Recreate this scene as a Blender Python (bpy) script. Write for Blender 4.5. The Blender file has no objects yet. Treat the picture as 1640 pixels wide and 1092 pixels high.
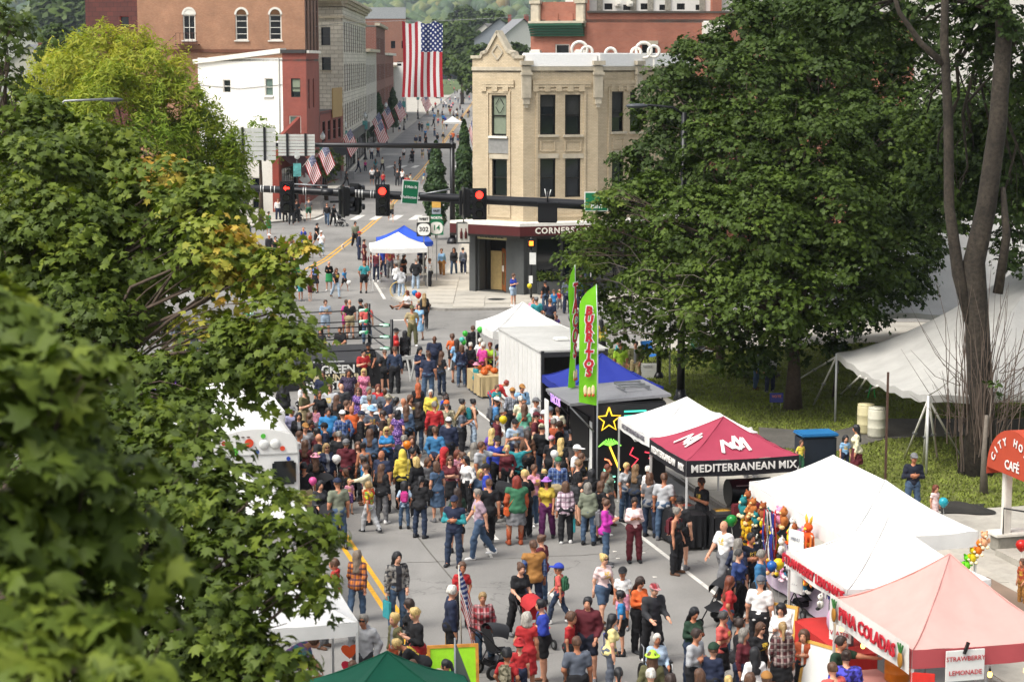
import bpy,bmesh,math,random
from math import sin,cos,pi,radians,atan2,hypot
import numpy as np
from mathutils import Vector,Matrix
random.seed(11); RNG = np.random.default_rng(11)
sc = bpy.context.scene
# ------------------------------------------------------------------ camera
CAM_H,HORIZON,FPX = 12.5,95.0,70 / 36 * 1640
PITCH = math.atan((546 - HORIZON) / FPX)
cam_d = bpy.data.cameras.new('camera'); cam = bpy.data.objects.new('camera',cam_d)
sc.collection.objects.link(cam); sc.camera = cam
cam_d.lens = 70; cam_d.sensor_width = 36; cam_d.clip_end = 9000; cam_d.clip_start = 0.2
cam.location = (0,0,CAM_H); cam.rotation_euler = (pi / 2 - PITCH,0,0)
cam_d.dof.use_dof = True; cam_d.dof.focus_distance = 62; cam_d.dof.aperture_fstop = 3.6
# ------------------------------------------------------------------ sky and sun: bright thin overcast
SUN_EL,SUN_AZ = radians(56),radians(-128)     # azimuth measured from +Y towards +X
w = bpy.data.worlds.new('World'); sc.world = w; w.use_nodes = True
nt = w.node_tree; nt.nodes.clear()
sky = nt.nodes.new('ShaderNodeTexSky'); sky.sky_type = 'NISHITA'; sky.sun_disc = False
sky.sun_elevation = SUN_EL; sky.sun_rotation = SUN_AZ; sky.air_density = 1.0; sky.dust_density = 4.0; sky.ozone_density = 1.0
bg = nt.nodes.new('ShaderNodeBackground'); bg.inputs[1].default_value = 0.105
hs = nt.nodes.new('ShaderNodeHueSaturation'); hs.inputs['Saturation'].default_value = 0.3
wo = nt.nodes.new('ShaderNodeOutputWorld')
nt.links.new(sky.outputs[0],hs.inputs['Color']); nt.links.new(hs.outputs[0],bg.inputs[0]); nt.links.new(bg.outputs[0],wo.inputs[0])
sun_d = bpy.data.lights.new('sun','SUN'); sun_d.energy = 1.5; sun_d.angle = radians(28); sun_d.color = (1,.955,.88)
sun = bpy.data.objects.new('sun',sun_d); sc.collection.objects.link(sun)
_sd = Vector((sin(SUN_AZ) * cos(SUN_EL),cos(SUN_AZ) * cos(SUN_EL),sin(SUN_EL)))
sun.rotation_euler = (-_sd).to_track_quat('-Z','Y').to_euler(); sun.location = (0,0,80)
vs = sc.view_settings; vs.view_transform = 'Standard'; vs.look = 'None'; vs.exposure = 1.24; vs.gamma = 1; vs.use_curve_mapping = False
try:
    sc.cycles.use_denoising = True; sc.cycles.max_bounces = 6; sc.cycles.transparent_max_bounces = 6
    sc.cycles.diffuse_bounces = 3; sc.cycles.glossy_bounces = 2; sc.cycles.transmission_bounces = 3; sc.cycles.caustics_reflective = False; sc.cycles.caustics_refractive = False
except Exception: pass

# ------------------------------------------------------------------ helpers: pixels of the photograph to places in the world
CT,ST = cos(PITCH),sin(PITCH)
def ray(px,py):
    u,v = (px - 820) / FPX,(546 - py) / FPX
    return u,CT + v * ST,-ST + v * CT
def G(px,py,z=0.0):                       # where the line of sight meets the height z
    x,y,zz = ray(px,py); t = (z - CAM_H) / zz
    return Vector((x * t,y * t,z))
def at(px,py,Y):                          # where the line of sight is Y metres ahead
    x,y,zz = ray(px,py); t = Y / y
    return Vector((x * t,Y,CAM_H + zz * t))
def onwall(px,py,A,B):                   # (u, z) on the upright plane through A and B
    x,y,zz = ray(px,py); dx,dy = B[0] - A[0],B[1] - A[1]
    t = (A[0] * dy - A[1] * dx) / (x * dy - y * dx)
    L = hypot(dx,dy)
    return ((x * t - A[0]) * dx + (y * t - A[1]) * dy) / L,CAM_H + zz * t
# near street frame: s along the street away from us, t to the right of the yellow line
SD = Vector((-0.245,1,0)).normalized(); SN = Vector((SD.y,-SD.x,0)); S0 = Vector((-4.65,52,0))
SROT = atan2(-SD.x,SD.y)
def S(s,t,z=0.0): return S0 + SD * s + SN * t + Vector((0,0,z))

# ------------------------------------------------------------------ helpers: objects
COL = sc.collection
def link(o,parent=None):
    COL.objects.link(o)
    if parent is not None: o.parent = parent
    return o
def tag(o,label,cat,group=None):
    o['label'] = label; o['category'] = cat
    if group: o['group'] = group
    return o
def thing(name,label,cat,loc=(0,0,0),rz=0.0,group=None):
    o = bpy.data.objects.new(name,None); o.empty_display_size = .2; COL.objects.link(o)
    o.location = loc; o.rotation_euler = (0,0,rz)
    return tag(o,label,cat,group)
def structure(o,kind='structure'): o['kind'] = kind; return o
def fastmesh(name,V,F,smooth=False):
    V = np.ascontiguousarray(V,dtype=np.float32); F = np.ascontiguousarray(F,dtype=np.int32)
    me = bpy.data.meshes.new(name); k = F.shape[1]; n = len(F)
    me.vertices.add(len(V)); me.vertices.foreach_set('co',V.ravel())
    me.loops.add(n * k); me.loops.foreach_set('vertex_index',F.ravel())
    me.polygons.add(n); me.polygons.foreach_set('loop_start',np.arange(0,n * k,k,dtype=np.int32))
    if smooth: me.polygons.foreach_set('use_smooth',np.ones(n,dtype=bool))
    me.update(calc_edges=True); return me
class MB:
    """collects shapes for ONE mesh"""
    def __init__(s): s.v,s.f,s.sm = [],[],[]
    def add(s,v,f,smooth=False):
        o = len(s.v); s.v += [tuple(p) for p in v]; s.f += [tuple(i + o for i in q) for q in f]; s.sm += [smooth] * len(f); return s
    def box(s,c,d,rz=0.0,rx=0.0,ry=0.0):
        m = Matrix.Rotation(rz,3,'Z') @ Matrix.Rotation(ry,3,'Y') @ Matrix.Rotation(rx,3,'X'); c = Vector(c); x,y,z = d[0] / 2,d[1] / 2,d[2] / 2
        p = [c + m @ Vector(q) for q in ((-x,-y,-z),(x,-y,-z),(x,y,-z),(-x,y,-z),(-x,-y,z),(x,-y,z),(x,y,z),(-x,y,z))]
        return s.add(p,((0,3,2,1),(4,5,6,7),(0,1,5,4),(1,2,6,5),(2,3,7,6),(3,0,4,7)))
    def bbox(s,c,d,b=.02):                # box with chamfered edges
        bm = bmesh.new(); bmesh.ops.create_cube(bm,size=1)
        for v in bm.verts: v.co = Vector((v.co.x * d[0],v.co.y * d[1],v.co.z * d[2]))
        bmesh.ops.bevel(bm,geom=bm.edges[:],offset=b,segments=2,affect='EDGES')
        s.add([v.co + Vector(c) for v in bm.verts],[[v.index for v in f.verts] for f in bm.faces],False); bm.free(); return s
    def tube(s,pts,r,n=8,cap=True,smooth=True):
        pts = [Vector(p) for p in pts]; r = list(r) if hasattr(r,'__len__') else [r] * len(pts)
        v,f = [],[]; up = None
        for i,p in enumerate(pts):
            d = (pts[min(i + 1,len(pts) - 1)] - pts[max(i - 1,0)])
            d = d.normalized() if d.length > 1e-9 else Vector((0,0,1))
            if up is None: up = d.orthogonal().normalized()
            up = (up - d * up.dot(d)); up = up.normalized() if up.length > 1e-6 else d.orthogonal().normalized()
            sd = d.cross(up)
            for k in range(n):
                a = 2 * pi * k / n; v.append(p + (up * cos(a) + sd * sin(a)) * r[i])
        for i in range(len(pts) - 1):
            for k in range(n):
                f.append((i * n + k,i * n + (k + 1) % n,(i + 1) * n + (k + 1) % n,(i + 1) * n + k))
        s.add(v,f,smooth)
        if cap:
            o = len(s.v) - len(v)
            s.f += [tuple(o + k for k in reversed(range(n))),tuple(o + (len(pts) - 1) * n + k for k in range(n))]; s.sm += [False,False]
        return s
    def cyl(s,c,r,h,n=14,r2=None): c = Vector(c); return s.tube([c,c + Vector((0,0,h))],[r,r if r2 is None else r2],n)
    def ball(s,c,r,n=10,m=7):
        r = r if hasattr(r,'__len__') else (r,r,r); v,f = [],[]
        for i in range(m + 1):
            a = pi * i / m
            for k in range(n):
                b = 2 * pi * k / n; v.append((c[0] + r[0] * sin(a) * cos(b),c[1] + r[1] * sin(a) * sin(b),c[2] + r[2] * cos(a)))
        for i in range(m):
            for k in range(n): f.append((i * n + k,(i + 1) * n + k,(i + 1) * n + (k + 1) % n,i * n + (k + 1) % n))
        return s.add(v,f,True)
    def lathe(s,prof,c=(0,0,0),n=16):
        v,f = [],[]
        for r,z in prof:
            for k in range(n): a = 2 * pi * k / n; v.append((c[0] + r * cos(a),c[1] + r * sin(a),c[2] + z))
        for i in range(len(prof) - 1):
            for k in range(n): f.append((i * n + k,i * n + (k + 1) % n,(i + 1) * n + (k + 1) % n,(i + 1) * n + k))
        return s.add(v,f,True)
    def prism(s,poly,z0,z1):              # upright prism over an xy outline
        n = len(poly); a = sum(poly[i][0] * poly[(i + 1) % n][1] - poly[(i + 1) % n][0] * poly[i][1] for i in range(n))
        if a < 0: poly = list(reversed(poly))
        v = [(p[0],p[1],z0) for p in poly] + [(p[0],p[1],z1) for p in poly]
        return s.add(v,[tuple(reversed(range(n))),tuple(range(n,2 * n))] + [(i,(i + 1) % n,n + (i + 1) % n,n + i) for i in range(n)])
    def xz(s,poly,y0,y1):                 # prism over an xz outline, from y0 back to y1
        n = len(poly); a = sum(poly[i][0] * poly[(i + 1) % n][1] - poly[(i + 1) % n][0] * poly[i][1] for i in range(n))
        if a < 0: poly = list(reversed(poly))
        v = [(p[0],y0,p[1]) for p in poly] + [(p[0],y1,p[1]) for p in poly]
        return s.add(v,[tuple(range(n)),tuple(reversed(range(n,2 * n)))] + [((i + 1) % n,i,n + i,n + (i + 1) % n) for i in range(n)])
    def grid(s,fn,nu,nv,smooth=True):
        v = [fn(i / nu,j / nv) for j in range(nv + 1) for i in range(nu + 1)]
        return s.add(v,[(j * (nu + 1) + i,j * (nu + 1) + i + 1,(j + 1) * (nu + 1) + i + 1,(j + 1) * (nu + 1) + i) for j in range(nv) for i in range(nu)],smooth)
    def mesh(s,name):
        me = bpy.data.meshes.new(name); me.from_pydata(s.v,[],s.f)
        me.polygons.foreach_set('use_smooth',s.sm); me.update(); return me
    def build(s,name,mat,parent=None,loc=None,rz=0.0):
        return obj(name,s.mesh(name),mat,parent,loc,rz)
def obj(name,me,mat,parent=None,loc=None,rz=0.0,rot=None):
    if mat is not None and not me.materials: me.materials.append(mat)
    o = bpy.data.objects.new(name,me); link(o,parent)
    if loc is not None: o.location = loc
    o.rotation_euler = rot if rot is not None else (0,0,rz)
    if mat is not None and me.materials[0] is not mat:
        o.material_slots[0].link = 'OBJECT'; o.material_slots[0].material = mat
    return o

# ------------------------------------------------------------------ helpers: materials
def lin(h):
    if not isinstance(h,str): return tuple(h)
    h = h.lstrip('#'); c = [int(h[i:i + 2],16) / 255 for i in (0,2,4)]
    return tuple(x / 12.92 if x <= .04045 else ((x + .055) / 1.055) ** 2.4 for x in c)
MATS = {}
def _nodes(name):
    m = bpy.data.materials.new(name); m.use_nodes = True; t = m.node_tree
    return m,t,t.nodes['Principled BSDF'],t.links.new
def M(name,col=None,rough=.6,var=.12,scale=6.0,bump=0.0,metal=0.0,coat=0.0,spec=.4,stain=0.0,translucent=0.0):
    """procedural material: base colour, two scales of noise for wear, fine relief"""
    if name in MATS: return MATS[name]
    m,t,p,L = _nodes(name); c = lin(col)
    tc = t.nodes.new('ShaderNodeTexCoord')
    n1 = t.nodes.new('ShaderNodeTexNoise'); n1.inputs['Scale'].default_value = scale; n1.inputs['Detail'].default_value = 5; n1.inputs['Roughness'].default_value = .62
    L(tc.outputs['Object'],n1.inputs['Vector'])
    r = t.nodes.new('ShaderNodeMapRange'); r.inputs[1].default_value = .3; r.inputs[2].default_value = .7; r.inputs[3].default_value = 1 - var; r.inputs[4].default_value = 1 + var
    L(n1.outputs[0],r.inputs[0])
    mx = t.nodes.new('ShaderNodeMix'); mx.data_type = 'RGBA'; mx.blend_type = 'MULTIPLY'; mx.inputs[0].default_value = 1
    mx.inputs[6].default_value = (*c,1); L(r.outputs[0],mx.inputs[7]); out = mx.outputs[2]
    if stain:
        n2 = t.nodes.new('ShaderNodeTexNoise'); n2.inputs['Scale'].default_value = scale * .12; n2.inputs['Detail'].default_value = 4
        L(tc.outputs['Object'],n2.inputs['Vector'])
        r2 = t.nodes.new('ShaderNodeMapRange'); r2.inputs[1].default_value = .35; r2.inputs[2].default_value = .7; r2.inputs[3].default_value = 1 + stain * .5; r2.inputs[4].default_value = 1 - stain
        L(n2.outputs[0],r2.inputs[0]); m2 = t.nodes.new('ShaderNodeMix'); m2.data_type = 'RGBA'; m2.blend_type = 'MULTIPLY'; m2.inputs[0].default_value = 1
        L(out,m2.inputs[6]); L(r2.outputs[0],m2.inputs[7]); out = m2.outputs[2]
    L(out,p.inputs['Base Color']); p.inputs['Roughness'].default_value = rough; p.inputs['Metallic'].default_value = metal
    p.inputs['Specular IOR Level'].default_value = spec; p.inputs['Coat Weight'].default_value = coat
    if bump:
        b = t.nodes.new('ShaderNodeBump'); b.inputs['Strength'].default_value = bump; b.inputs['Distance'].default_value = .02
        L(n1.outputs[0],b.inputs['Height']); L(b.outputs[0],p.inputs['Normal'])
    if translucent:
        tr = t.nodes.new('ShaderNodeBsdfTranslucent'); L(out,tr.inputs[0]); ms = t.nodes.new('ShaderNodeMixShader'); ms.inputs[0].default_value = translucent
        L(p.outputs[0],ms.inputs[1]); L(tr.outputs[0],ms.inputs[2]); L(ms.outputs[0],t.nodes['Material Output'].inputs[0])
    MATS[name] = m; return m
def brickM(name,c1,c2,mortar,bw=.21,bh=.075,ms=.012,stain=.25,rough=.85,offs=.5):
    if name in MATS: return MATS[name]
    m,t,p,L = _nodes(name); tc = t.nodes.new('ShaderNodeTexCoord'); sp = t.nodes.new('ShaderNodeSeparateXYZ'); cb = t.nodes.new('ShaderNodeCombineXYZ')
    L(tc.outputs['Object'],sp.inputs[0]); L(sp.outputs[0],cb.inputs[0]); L(sp.outputs[2],cb.inputs[1])
    b = t.nodes.new('ShaderNodeTexBrick'); b.inputs['Color1'].default_value = (*lin(c1),1); b.inputs['Color2'].default_value = (*lin(c2),1); b.inputs['Mortar'].default_value = (*lin(mortar),1)
    b.inputs['Scale'].default_value = 1; b.inputs['Brick Width'].default_value = bw; b.inputs['Row Height'].default_value = bh; b.inputs['Mortar Size'].default_value = ms; b.offset = offs
    L(cb.outputs[0],b.inputs['Vector'])
    n = t.nodes.new('ShaderNodeTexNoise'); n.inputs['Scale'].default_value = .55; n.inputs['Detail'].default_value = 6; n.inputs['Roughness'].default_value = .65; L(tc.outputs['Object'],n.inputs['Vector'])
    r = t.nodes.new('ShaderNodeMapRange'); r.inputs[1].default_value = .3; r.inputs[2].default_value = .72; r.inputs[3].default_value = 1 + stain; r.inputs[4].default_value = 1 - stain
    L(n.outputs[0],r.inputs[0]); mx = t.nodes.new('ShaderNodeMix'); mx.data_type = 'RGBA'; mx.blend_type = 'MULTIPLY'; mx.inputs[0].default_value = 1
    L(b.outputs[0],mx.inputs[6]); L(r.outputs[0],mx.inputs[7]); L(mx.outputs[2],p.inputs['Base Color']); p.inputs['Roughness'].default_value = rough
    bp = t.nodes.new('ShaderNodeBump'); bp.inputs['Strength'].default_value = .5; bp.inputs['Distance'].default_value = .01; bp.invert = True
    L(b.outputs['Fac'],bp.inputs['Height']); L(bp.outputs[0],p.inputs['Normal'])
    MATS[name] = m; return m
def emitM(name,col,strength,base='#111111'):
    if name in MATS: return MATS[name]
    m,t,p,L = _nodes(name); p.inputs['Base Color'].default_value = (*lin(base),1)
    n = t.nodes.new('ShaderNodeTexNoise'); n.inputs['Scale'].default_value = 3; r = t.nodes.new('ShaderNodeMapRange'); r.inputs[3].default_value = strength * .85; r.inputs[4].default_value = strength * 1.15
    L(n.outputs[0],r.inputs[0]); L(r.outputs[0],p.inputs['Emission Strength']); p.inputs['Emission Color'].default_value = (*lin(col),1)
    MATS[name] = m; return m
def glassM(name='window_glass',col='#10161a',rough=.06):
    return M(name,col,rough=rough,var=.35,scale=1.3,spec=.8)
# lettering: every word is turned into a mesh once, before the scene fills up
TXT = {}
def text_mesh(body,size=1.0,ext=.01,bold=0.0,shear=0.0,space=1.0):
    k = (body,size,ext,bold,shear,space)
    if k not in TXT:
        c = bpy.data.curves.new('lettering','FONT'); c.body = body; c.size = size; c.extrude = ext; c.offset = bold; c.shear = shear; c.space_character = space
        c.align_x = 'CENTER'; c.align_y = 'CENTER'; c.resolution_u = 2
        o = bpy.data.objects.new('lettering',c)
        me = bpy.data.meshes.new_from_object(o); me.name = 'lettering'
        bpy.data.objects.remove(o); bpy.data.curves.remove(c); me.materials.clear(); TXT[k] = me
    return TXT[k]
def letters(body,size,mat,parent,loc,rot=(pi / 2,0,0),name='lettering',**kw):
    return obj(name,text_mesh(body,size,**kw),mat,parent,loc,rot=rot)
# ================================================================== SETTING
def poly_sheet(name,pts,z,mat,z0=None,kind='structure',cell=None):
    b = MB()
    if z0 is None: b.add([(p[0],p[1],z) for p in pts],[tuple(range(len(pts)))] if _ccw(pts) else [tuple(reversed(range(len(pts))))])
    else: b.prism([(p[0],p[1]) for p in pts],z0,z)
    return structure(b.build(name,mat),kind)
def _ccw(p): return sum(p[i][0] * p[(i + 1) % len(p)][1] - p[(i + 1) % len(p)][0] * p[i][1] for i in range(len(p))) > 0
def asphaltM():
    m,t,p,L = _nodes('worn_asphalt'); tc = t.nodes.new('ShaderNodeTexCoord')
    a = t.nodes.new('ShaderNodeTexNoise'); a.inputs['Scale'].default_value = 22; a.inputs['Detail'].default_value = 6; a.inputs['Roughness'].default_value = .8
    b = t.nodes.new('ShaderNodeTexNoise'); b.inputs['Scale'].default_value = .22; b.inputs['Detail'].default_value = 7; b.inputs['Roughness'].default_value = .62; b.inputs['Distortion'].default_value = .6
    mp = t.nodes.new('ShaderNodeMapping'); mp.inputs['Rotation'].default_value[2] = -SROT; mp.inputs['Scale'].default_value = (1.2,.16,1)
    c = t.nodes.new('ShaderNodeTexNoise'); c.inputs['Scale'].default_value = .9; c.inputs['Detail'].default_value = 4
    v = t.nodes.new('ShaderNodeTexVoronoi'); v.feature = 'DISTANCE_TO_EDGE'; v.inputs['Scale'].default_value = .16
    nz = t.nodes.new('ShaderNodeTexNoise'); nz.inputs['Scale'].default_value = 1.1; nz.inputs['Detail'].default_value = 5
    mv = t.nodes.new('ShaderNodeMix'); mv.data_type = 'RGBA'; mv.inputs[0].default_value = .09
    for n in (a,b,nz): L(tc.outputs['Object'],n.inputs['Vector'])
    L(tc.outputs['Object'],mp.inputs['Vector']); L(mp.outputs[0],c.inputs['Vector'])
    mul = t.nodes.new('ShaderNodeVectorMath'); mul.operation = 'SCALE'; mul.inputs['Scale'].default_value = 3.0; L(nz.outputs['Color'],mul.inputs[0])
    ad = t.nodes.new('ShaderNodeVectorMath'); L(tc.outputs['Object'],ad.inputs[0]); L(mul.outputs[0],ad.inputs[1]); L(ad.outputs[0],v.inputs['Vector'])
    def rng(src,lo,hi,a0,a1):
        r = t.nodes.new('ShaderNodeMapRange'); r.inputs[1].default_value = lo; r.inputs[2].default_value = hi; r.inputs[3].default_value = a0; r.inputs[4].default_value = a1; L(src,r.inputs[0]); return r.outputs[0]
    x = rng(a.outputs[0],.3,.7,.86,1.14); y = rng(b.outputs[0],.3,.7,1.2,.82); z = rng(c.outputs[0],.3,.7,.92,1.08); k = rng(v.outputs[0],0.0,.007,.62,1.0)
    def mult(i,j):
        q = t.nodes.new('ShaderNodeMath'); q.operation = 'MULTIPLY'; L(i,q.inputs[0]); L(j,q.inputs[1]); return q.outputs[0]
    tot = mult(mult(mult(x,y),z),k)
    mx = t.nodes.new('ShaderNodeMix'); mx.data_type = 'RGBA'; mx.blend_type = 'MULTIPLY'; mx.inputs[0].default_value = 1; mx.inputs[6].default_value = (.205,.197,.183,1); L(tot,mx.inputs[7])
    L(mx.outputs[2],p.inputs['Base Color']); p.inputs['Roughness'].default_value = .82; p.inputs['Specular IOR Level'].default_value = .3
    bp = t.nodes.new('ShaderNodeBump'); bp.inputs['Strength'].default_value = .25; bp.inputs['Distance'].default_value = .01; L(a.outputs[0],bp.inputs['Height']); L(bp.outputs[0],p.inputs['Normal'])
    return m
ASPHALT = asphaltM(); MATS['worn_asphalt'] = ASPHALT
CONC = M('pavement_concrete','#a5a095',rough=.9,var=.12,scale=5,bump=.2,stain=.22)
CONC2 = M('kerb_granite','#8f8b84',rough=.9,var=.2,scale=9,bump=.3)
GRASSM = M('lawn_soil','#5a5f28',rough=.95,var=.35,scale=3,bump=.4,stain=.3)
FIELD = M('field_green','#4a5a2c',rough=1,var=.35,scale=.02,stain=.3)
poly_sheet('ground',[(-2080,-130),(2080,-130),(2080,3930),(-2080,3930)],-.06,FIELD)
poly_sheet('road',[(-70,5),(75,5),(75,235),(-2.2,235),(-2.2,1200),(-22,1200),(-22,235),(-70,235)],0,ASPHALT)
YEL = M('yellow_road_paint','#d09a24',rough=.7,var=.22,scale=9,stain=.15); WHT = M('white_road_paint','#c9c6be',rough=.7,var=.2,scale=8,stain=.2)
def stripe(name,pts,wd,mat,z=.005,gap=None):
    b = MB()
    for i in range(len(pts) - 1):
        p,q = Vector(pts[i][:2]),Vector(pts[i + 1][:2]); d = (q - p).normalized(); n = Vector((-d.y,d.x)) * wd / 2
        b.add([(*(p - n),z),(*(q - n),z),(*(q + n),z),(*(p + n),z)],[(0,1,2,3)])
    return structure(b.build(name,mat))
def Sp(s,t): v = S(s,t); return (v.x,v.y)
for off in (-.14,.14): stripe('yellow_centre_line',[Sp(-30,off),Sp(-4,off),Sp(22,off)],.12,YEL)
for s in (-32,-20,-10.2,7,19): stripe('white_lane_line',[Sp(s,3.92),Sp(s + (3.1 if s > -6 else 3.0),3.92)],.12,WHT)
stripe('white_lane_line',[Sp(-1.9,3.92),Sp(3.2,3.92)],.12,WHT)
stripe('white_edge_line',[Sp(-30,7.7),Sp(18,7.7)],.12,WHT)
stripe('white_lane_line',[Sp(-3.7,3.35),Sp(-2.4,3.5)],.07,WHT)
fy = [(-12.3,119),(-11.75,125),(-10.9,148),(-10.55,162),(-10.1,222),(-10.6,378),(-12,700)]
for off in (-.15,.15): stripe('yellow_centre_line',[(x + off,y) for x,y in fy],.13,YEL)
stripe('white_lane_line',[G(600,452)[:2],G(616,479)[:2]],.16,WHT)
for px in (601,640,668): stripe('white_parking_line',[G(px,462 - (px - 601) * .02)[:2],G(px + 40,462 - (px - 601) * .02)[:2]],.1,WHT)
stripe('white_stop_line',[G(628,513)[:2],G(668,512)[:2]],.35,WHT)
for i in range(7):                                            # zebra crossing over the far street
    x = -15.6 + i * 1.55; stripe('zebra_bar',[(x,156.2),(x + .35,161.0)],.62,WHT,.009)
for i in range(6):
    x = -14.5 + i * 1.5; stripe('zebra_bar',[(x,232),(x + .3,237)],.6,WHT,.009)
TAR = M('tar_seam','#59564f',rough=.6,var=.2,scale=9)
random.seed(21)
for s0,t0,ds,dt in ((-9,1.9,14,.1),(-4,6.2,.3,-5),(16,1,1,7),(30,2,2,9),(40,-6,3,12)):
    n = 9; stripe('tar_seam',[Sp(s0 + ds * i / n + random.uniform(-.06,.06),t0 + dt * i / n + random.uniform(-.03,.03)) for i in range(n + 1)],.035,TAR,.004)
# pavements (raised 0.12 m with granite kerb in front)
def pavement(name,pts,kerb=None,z=.12):
    o = poly_sheet(name,pts,z,CONC,-.02)
    if kerb:
        b = MB()
        for i in range(len(kerb) - 1):
            p,q = Vector(kerb[i][:2]),Vector(kerb[i + 1][:2]); d = q - p; L = d.length; c = (p + q) / 2
            b.box((c.x,c.y,.06),(L + .02,.16,.13),atan2(d.y,d.x))
        structure(b.build('kerb',CONC2))
    return o
def slabs(parent,origin,ux,uy,nu,nv,du,dv,z,mat,keep=lambda c: True):
    """paving slabs as single pieces with open joints"""
    me = MB().box((0,0,0),(du - .03,dv - .03,.03)).mesh('paving_slab'); rz = atan2(ux.y,ux.x)
    for i in range(nu):
        for j in range(nv):
            c = origin + ux * (du * (i + .5)) + uy * (dv * (j + .5))
            if not keep(c): continue
            obj('paving_slab',me,mat,parent,(c.x,c.y,z + .016 + random.uniform(-.003,.003)),rz)
cornerk = [(-3.5,420),(-3.5,128),(-3.9,117),(-5.9,111),(-6.3,104),(-5.3,100.3),(-3.3,99.2),(0,99.6),(6,102),(13,107),(24,116),(60,150)]
pv = pavement('pavement_corner',cornerk + [(60,170),(0,170),(0,420)],cornerk)
def inpoly(c,pts):
    r = False
    for i in range(len(pts)):
        a,b = pts[i],pts[i - 1]
        if (a[1] > c.y) != (b[1] > c.y) and c.x < (b[0] - a[0]) * (c.y - a[1]) / (b[1] - a[1]) + a[0]: r = not r
    return r
slabs(pv,Vector((-6.2,99.5,0)),Vector((1,0,0)),Vector((0,1,0)),9,9,1.6,1.6,.12,M('pavement_slab','#aaa498',rough=.9,var=.12,scale=4,bump=.15,stain=.18),
      lambda c: all(inpoly(c + Vector((a,b,0)),cornerk + [(60,170),(0,170),(0,420)]) for a in (-.85,.85) for b in (-.85,.85)) and not (c.x > -2.9 and c.y > 104.5))
leftk = [(-60,118),(-40,121),(-27,127),(-21.2,137.5),(-19.1,152.2),(-15.7,156.8),(-15.3,161),(-16.8,175),(-17.2,211),(-18.1,284),(-19.5,420),(-21,700)]
pavement('pavement_left',[(-60,260),*leftk,(-40,700),(-40,260)],leftk)
rk = [Sp(-40,10.9),Sp(16,10.9),Sp(25,12.0),Sp(31,14.8)]
pr = pavement('pavement_right',rk + [Sp(31,15.0),Sp(-2.0,15.0),Sp(-2.0,30),Sp(-40,30)],rk)
slabs(pr,S(-19,10.9),SN,SD,2,12,1.9,1.9,.12,MATS['pavement_slab'])
lk = [Sp(-40,-11.3),Sp(30,-11.3),Sp(40,-14)]
pavement('pavement_near_left',lk + [Sp(40,-40),Sp(-40,-40)],lk)
# lawn: a soil sheet with a dense coat of real grass blades on it
lawn_pts = [Sp(-2.0,15.0),Sp(31,15.0),(6.6,84.5),(16,87),(60,84),(60,58),Sp(-2.0,45)]
poly_sheet('lawn',lawn_pts,.11,GRASSM,-.02)
pathM = M('path_paving_shaded','#55524c',rough=.9,var=.2,scale=12,bump=.2,stain=.2)  # dark tone carries the tents' shade, put into the paving colour
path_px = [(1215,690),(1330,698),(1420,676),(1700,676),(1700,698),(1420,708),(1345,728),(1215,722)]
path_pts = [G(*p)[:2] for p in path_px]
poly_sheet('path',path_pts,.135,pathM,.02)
back = [(6.6,84.6),(16,87.1),(60,84.1),(60,92),(16,94),(8,91),(5.2,87)]
pavement('pavement_park',back,[(6.0,87.5),(8.4,91.6),(16,94.2),(60,92.2)])
def grass():
    n = 110000; P = np.empty((0,2))
    lp = [Vector((a,b,0)) for a,b in lawn_pts]
    xs = [a for a,_ in lawn_pts]; ys = [b for _,b in lawn_pts]
    c = np.column_stack([RNG.uniform(4,27,n * 2),RNG.uniform(49,87.5,n * 2)])
    def inside(c,pts):
        r = np.zeros(len(c),bool)
        for i in range(len(pts)):
            a,b = pts[i],pts[i - 1]
            m = ((a[1] > c[:,1]) != (b[1] > c[:,1])); xx = (b[0] - a[0]) * (c[:,1] - a[1]) / (b[1] - a[1] + 1e-9) + a[0]
            r ^= m & (c[:,0] < xx)
        return r
    c = c[inside(c,lawn_pts) & ~inside(c,path_pts)][:n]; n = len(c)
    h = RNG.uniform(.04,.10,n); a = RNG.uniform(0,6.28,n); wd = RNG.uniform(.015,.04,n)
    dx,dy = np.cos(a) * wd,np.sin(a) * wd; lx,ly = RNG.normal(0,.04,n),RNG.normal(0,.04,n); z = np.full(n,.108)
    V = np.stack([np.column_stack([c[:,0] - dx,c[:,1] - dy,z]),np.column_stack([c[:,0] + dx,c[:,1] + dy,z]),np.column_stack([c[:,0] + lx,c[:,1] + ly,z + h])],1).reshape(-1,3)
    o = obj('grass',fastmesh('grass',V,np.arange(n * 3).reshape(-1,3)),M('grass_blades','#6f7a2e',rough=.8,var=.4,scale=1.6,stain=.35)); structure(o,'stuff')
    o['label'] = 'mown green grass covering the small park'; o['category'] = 'grass'
grass()
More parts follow.
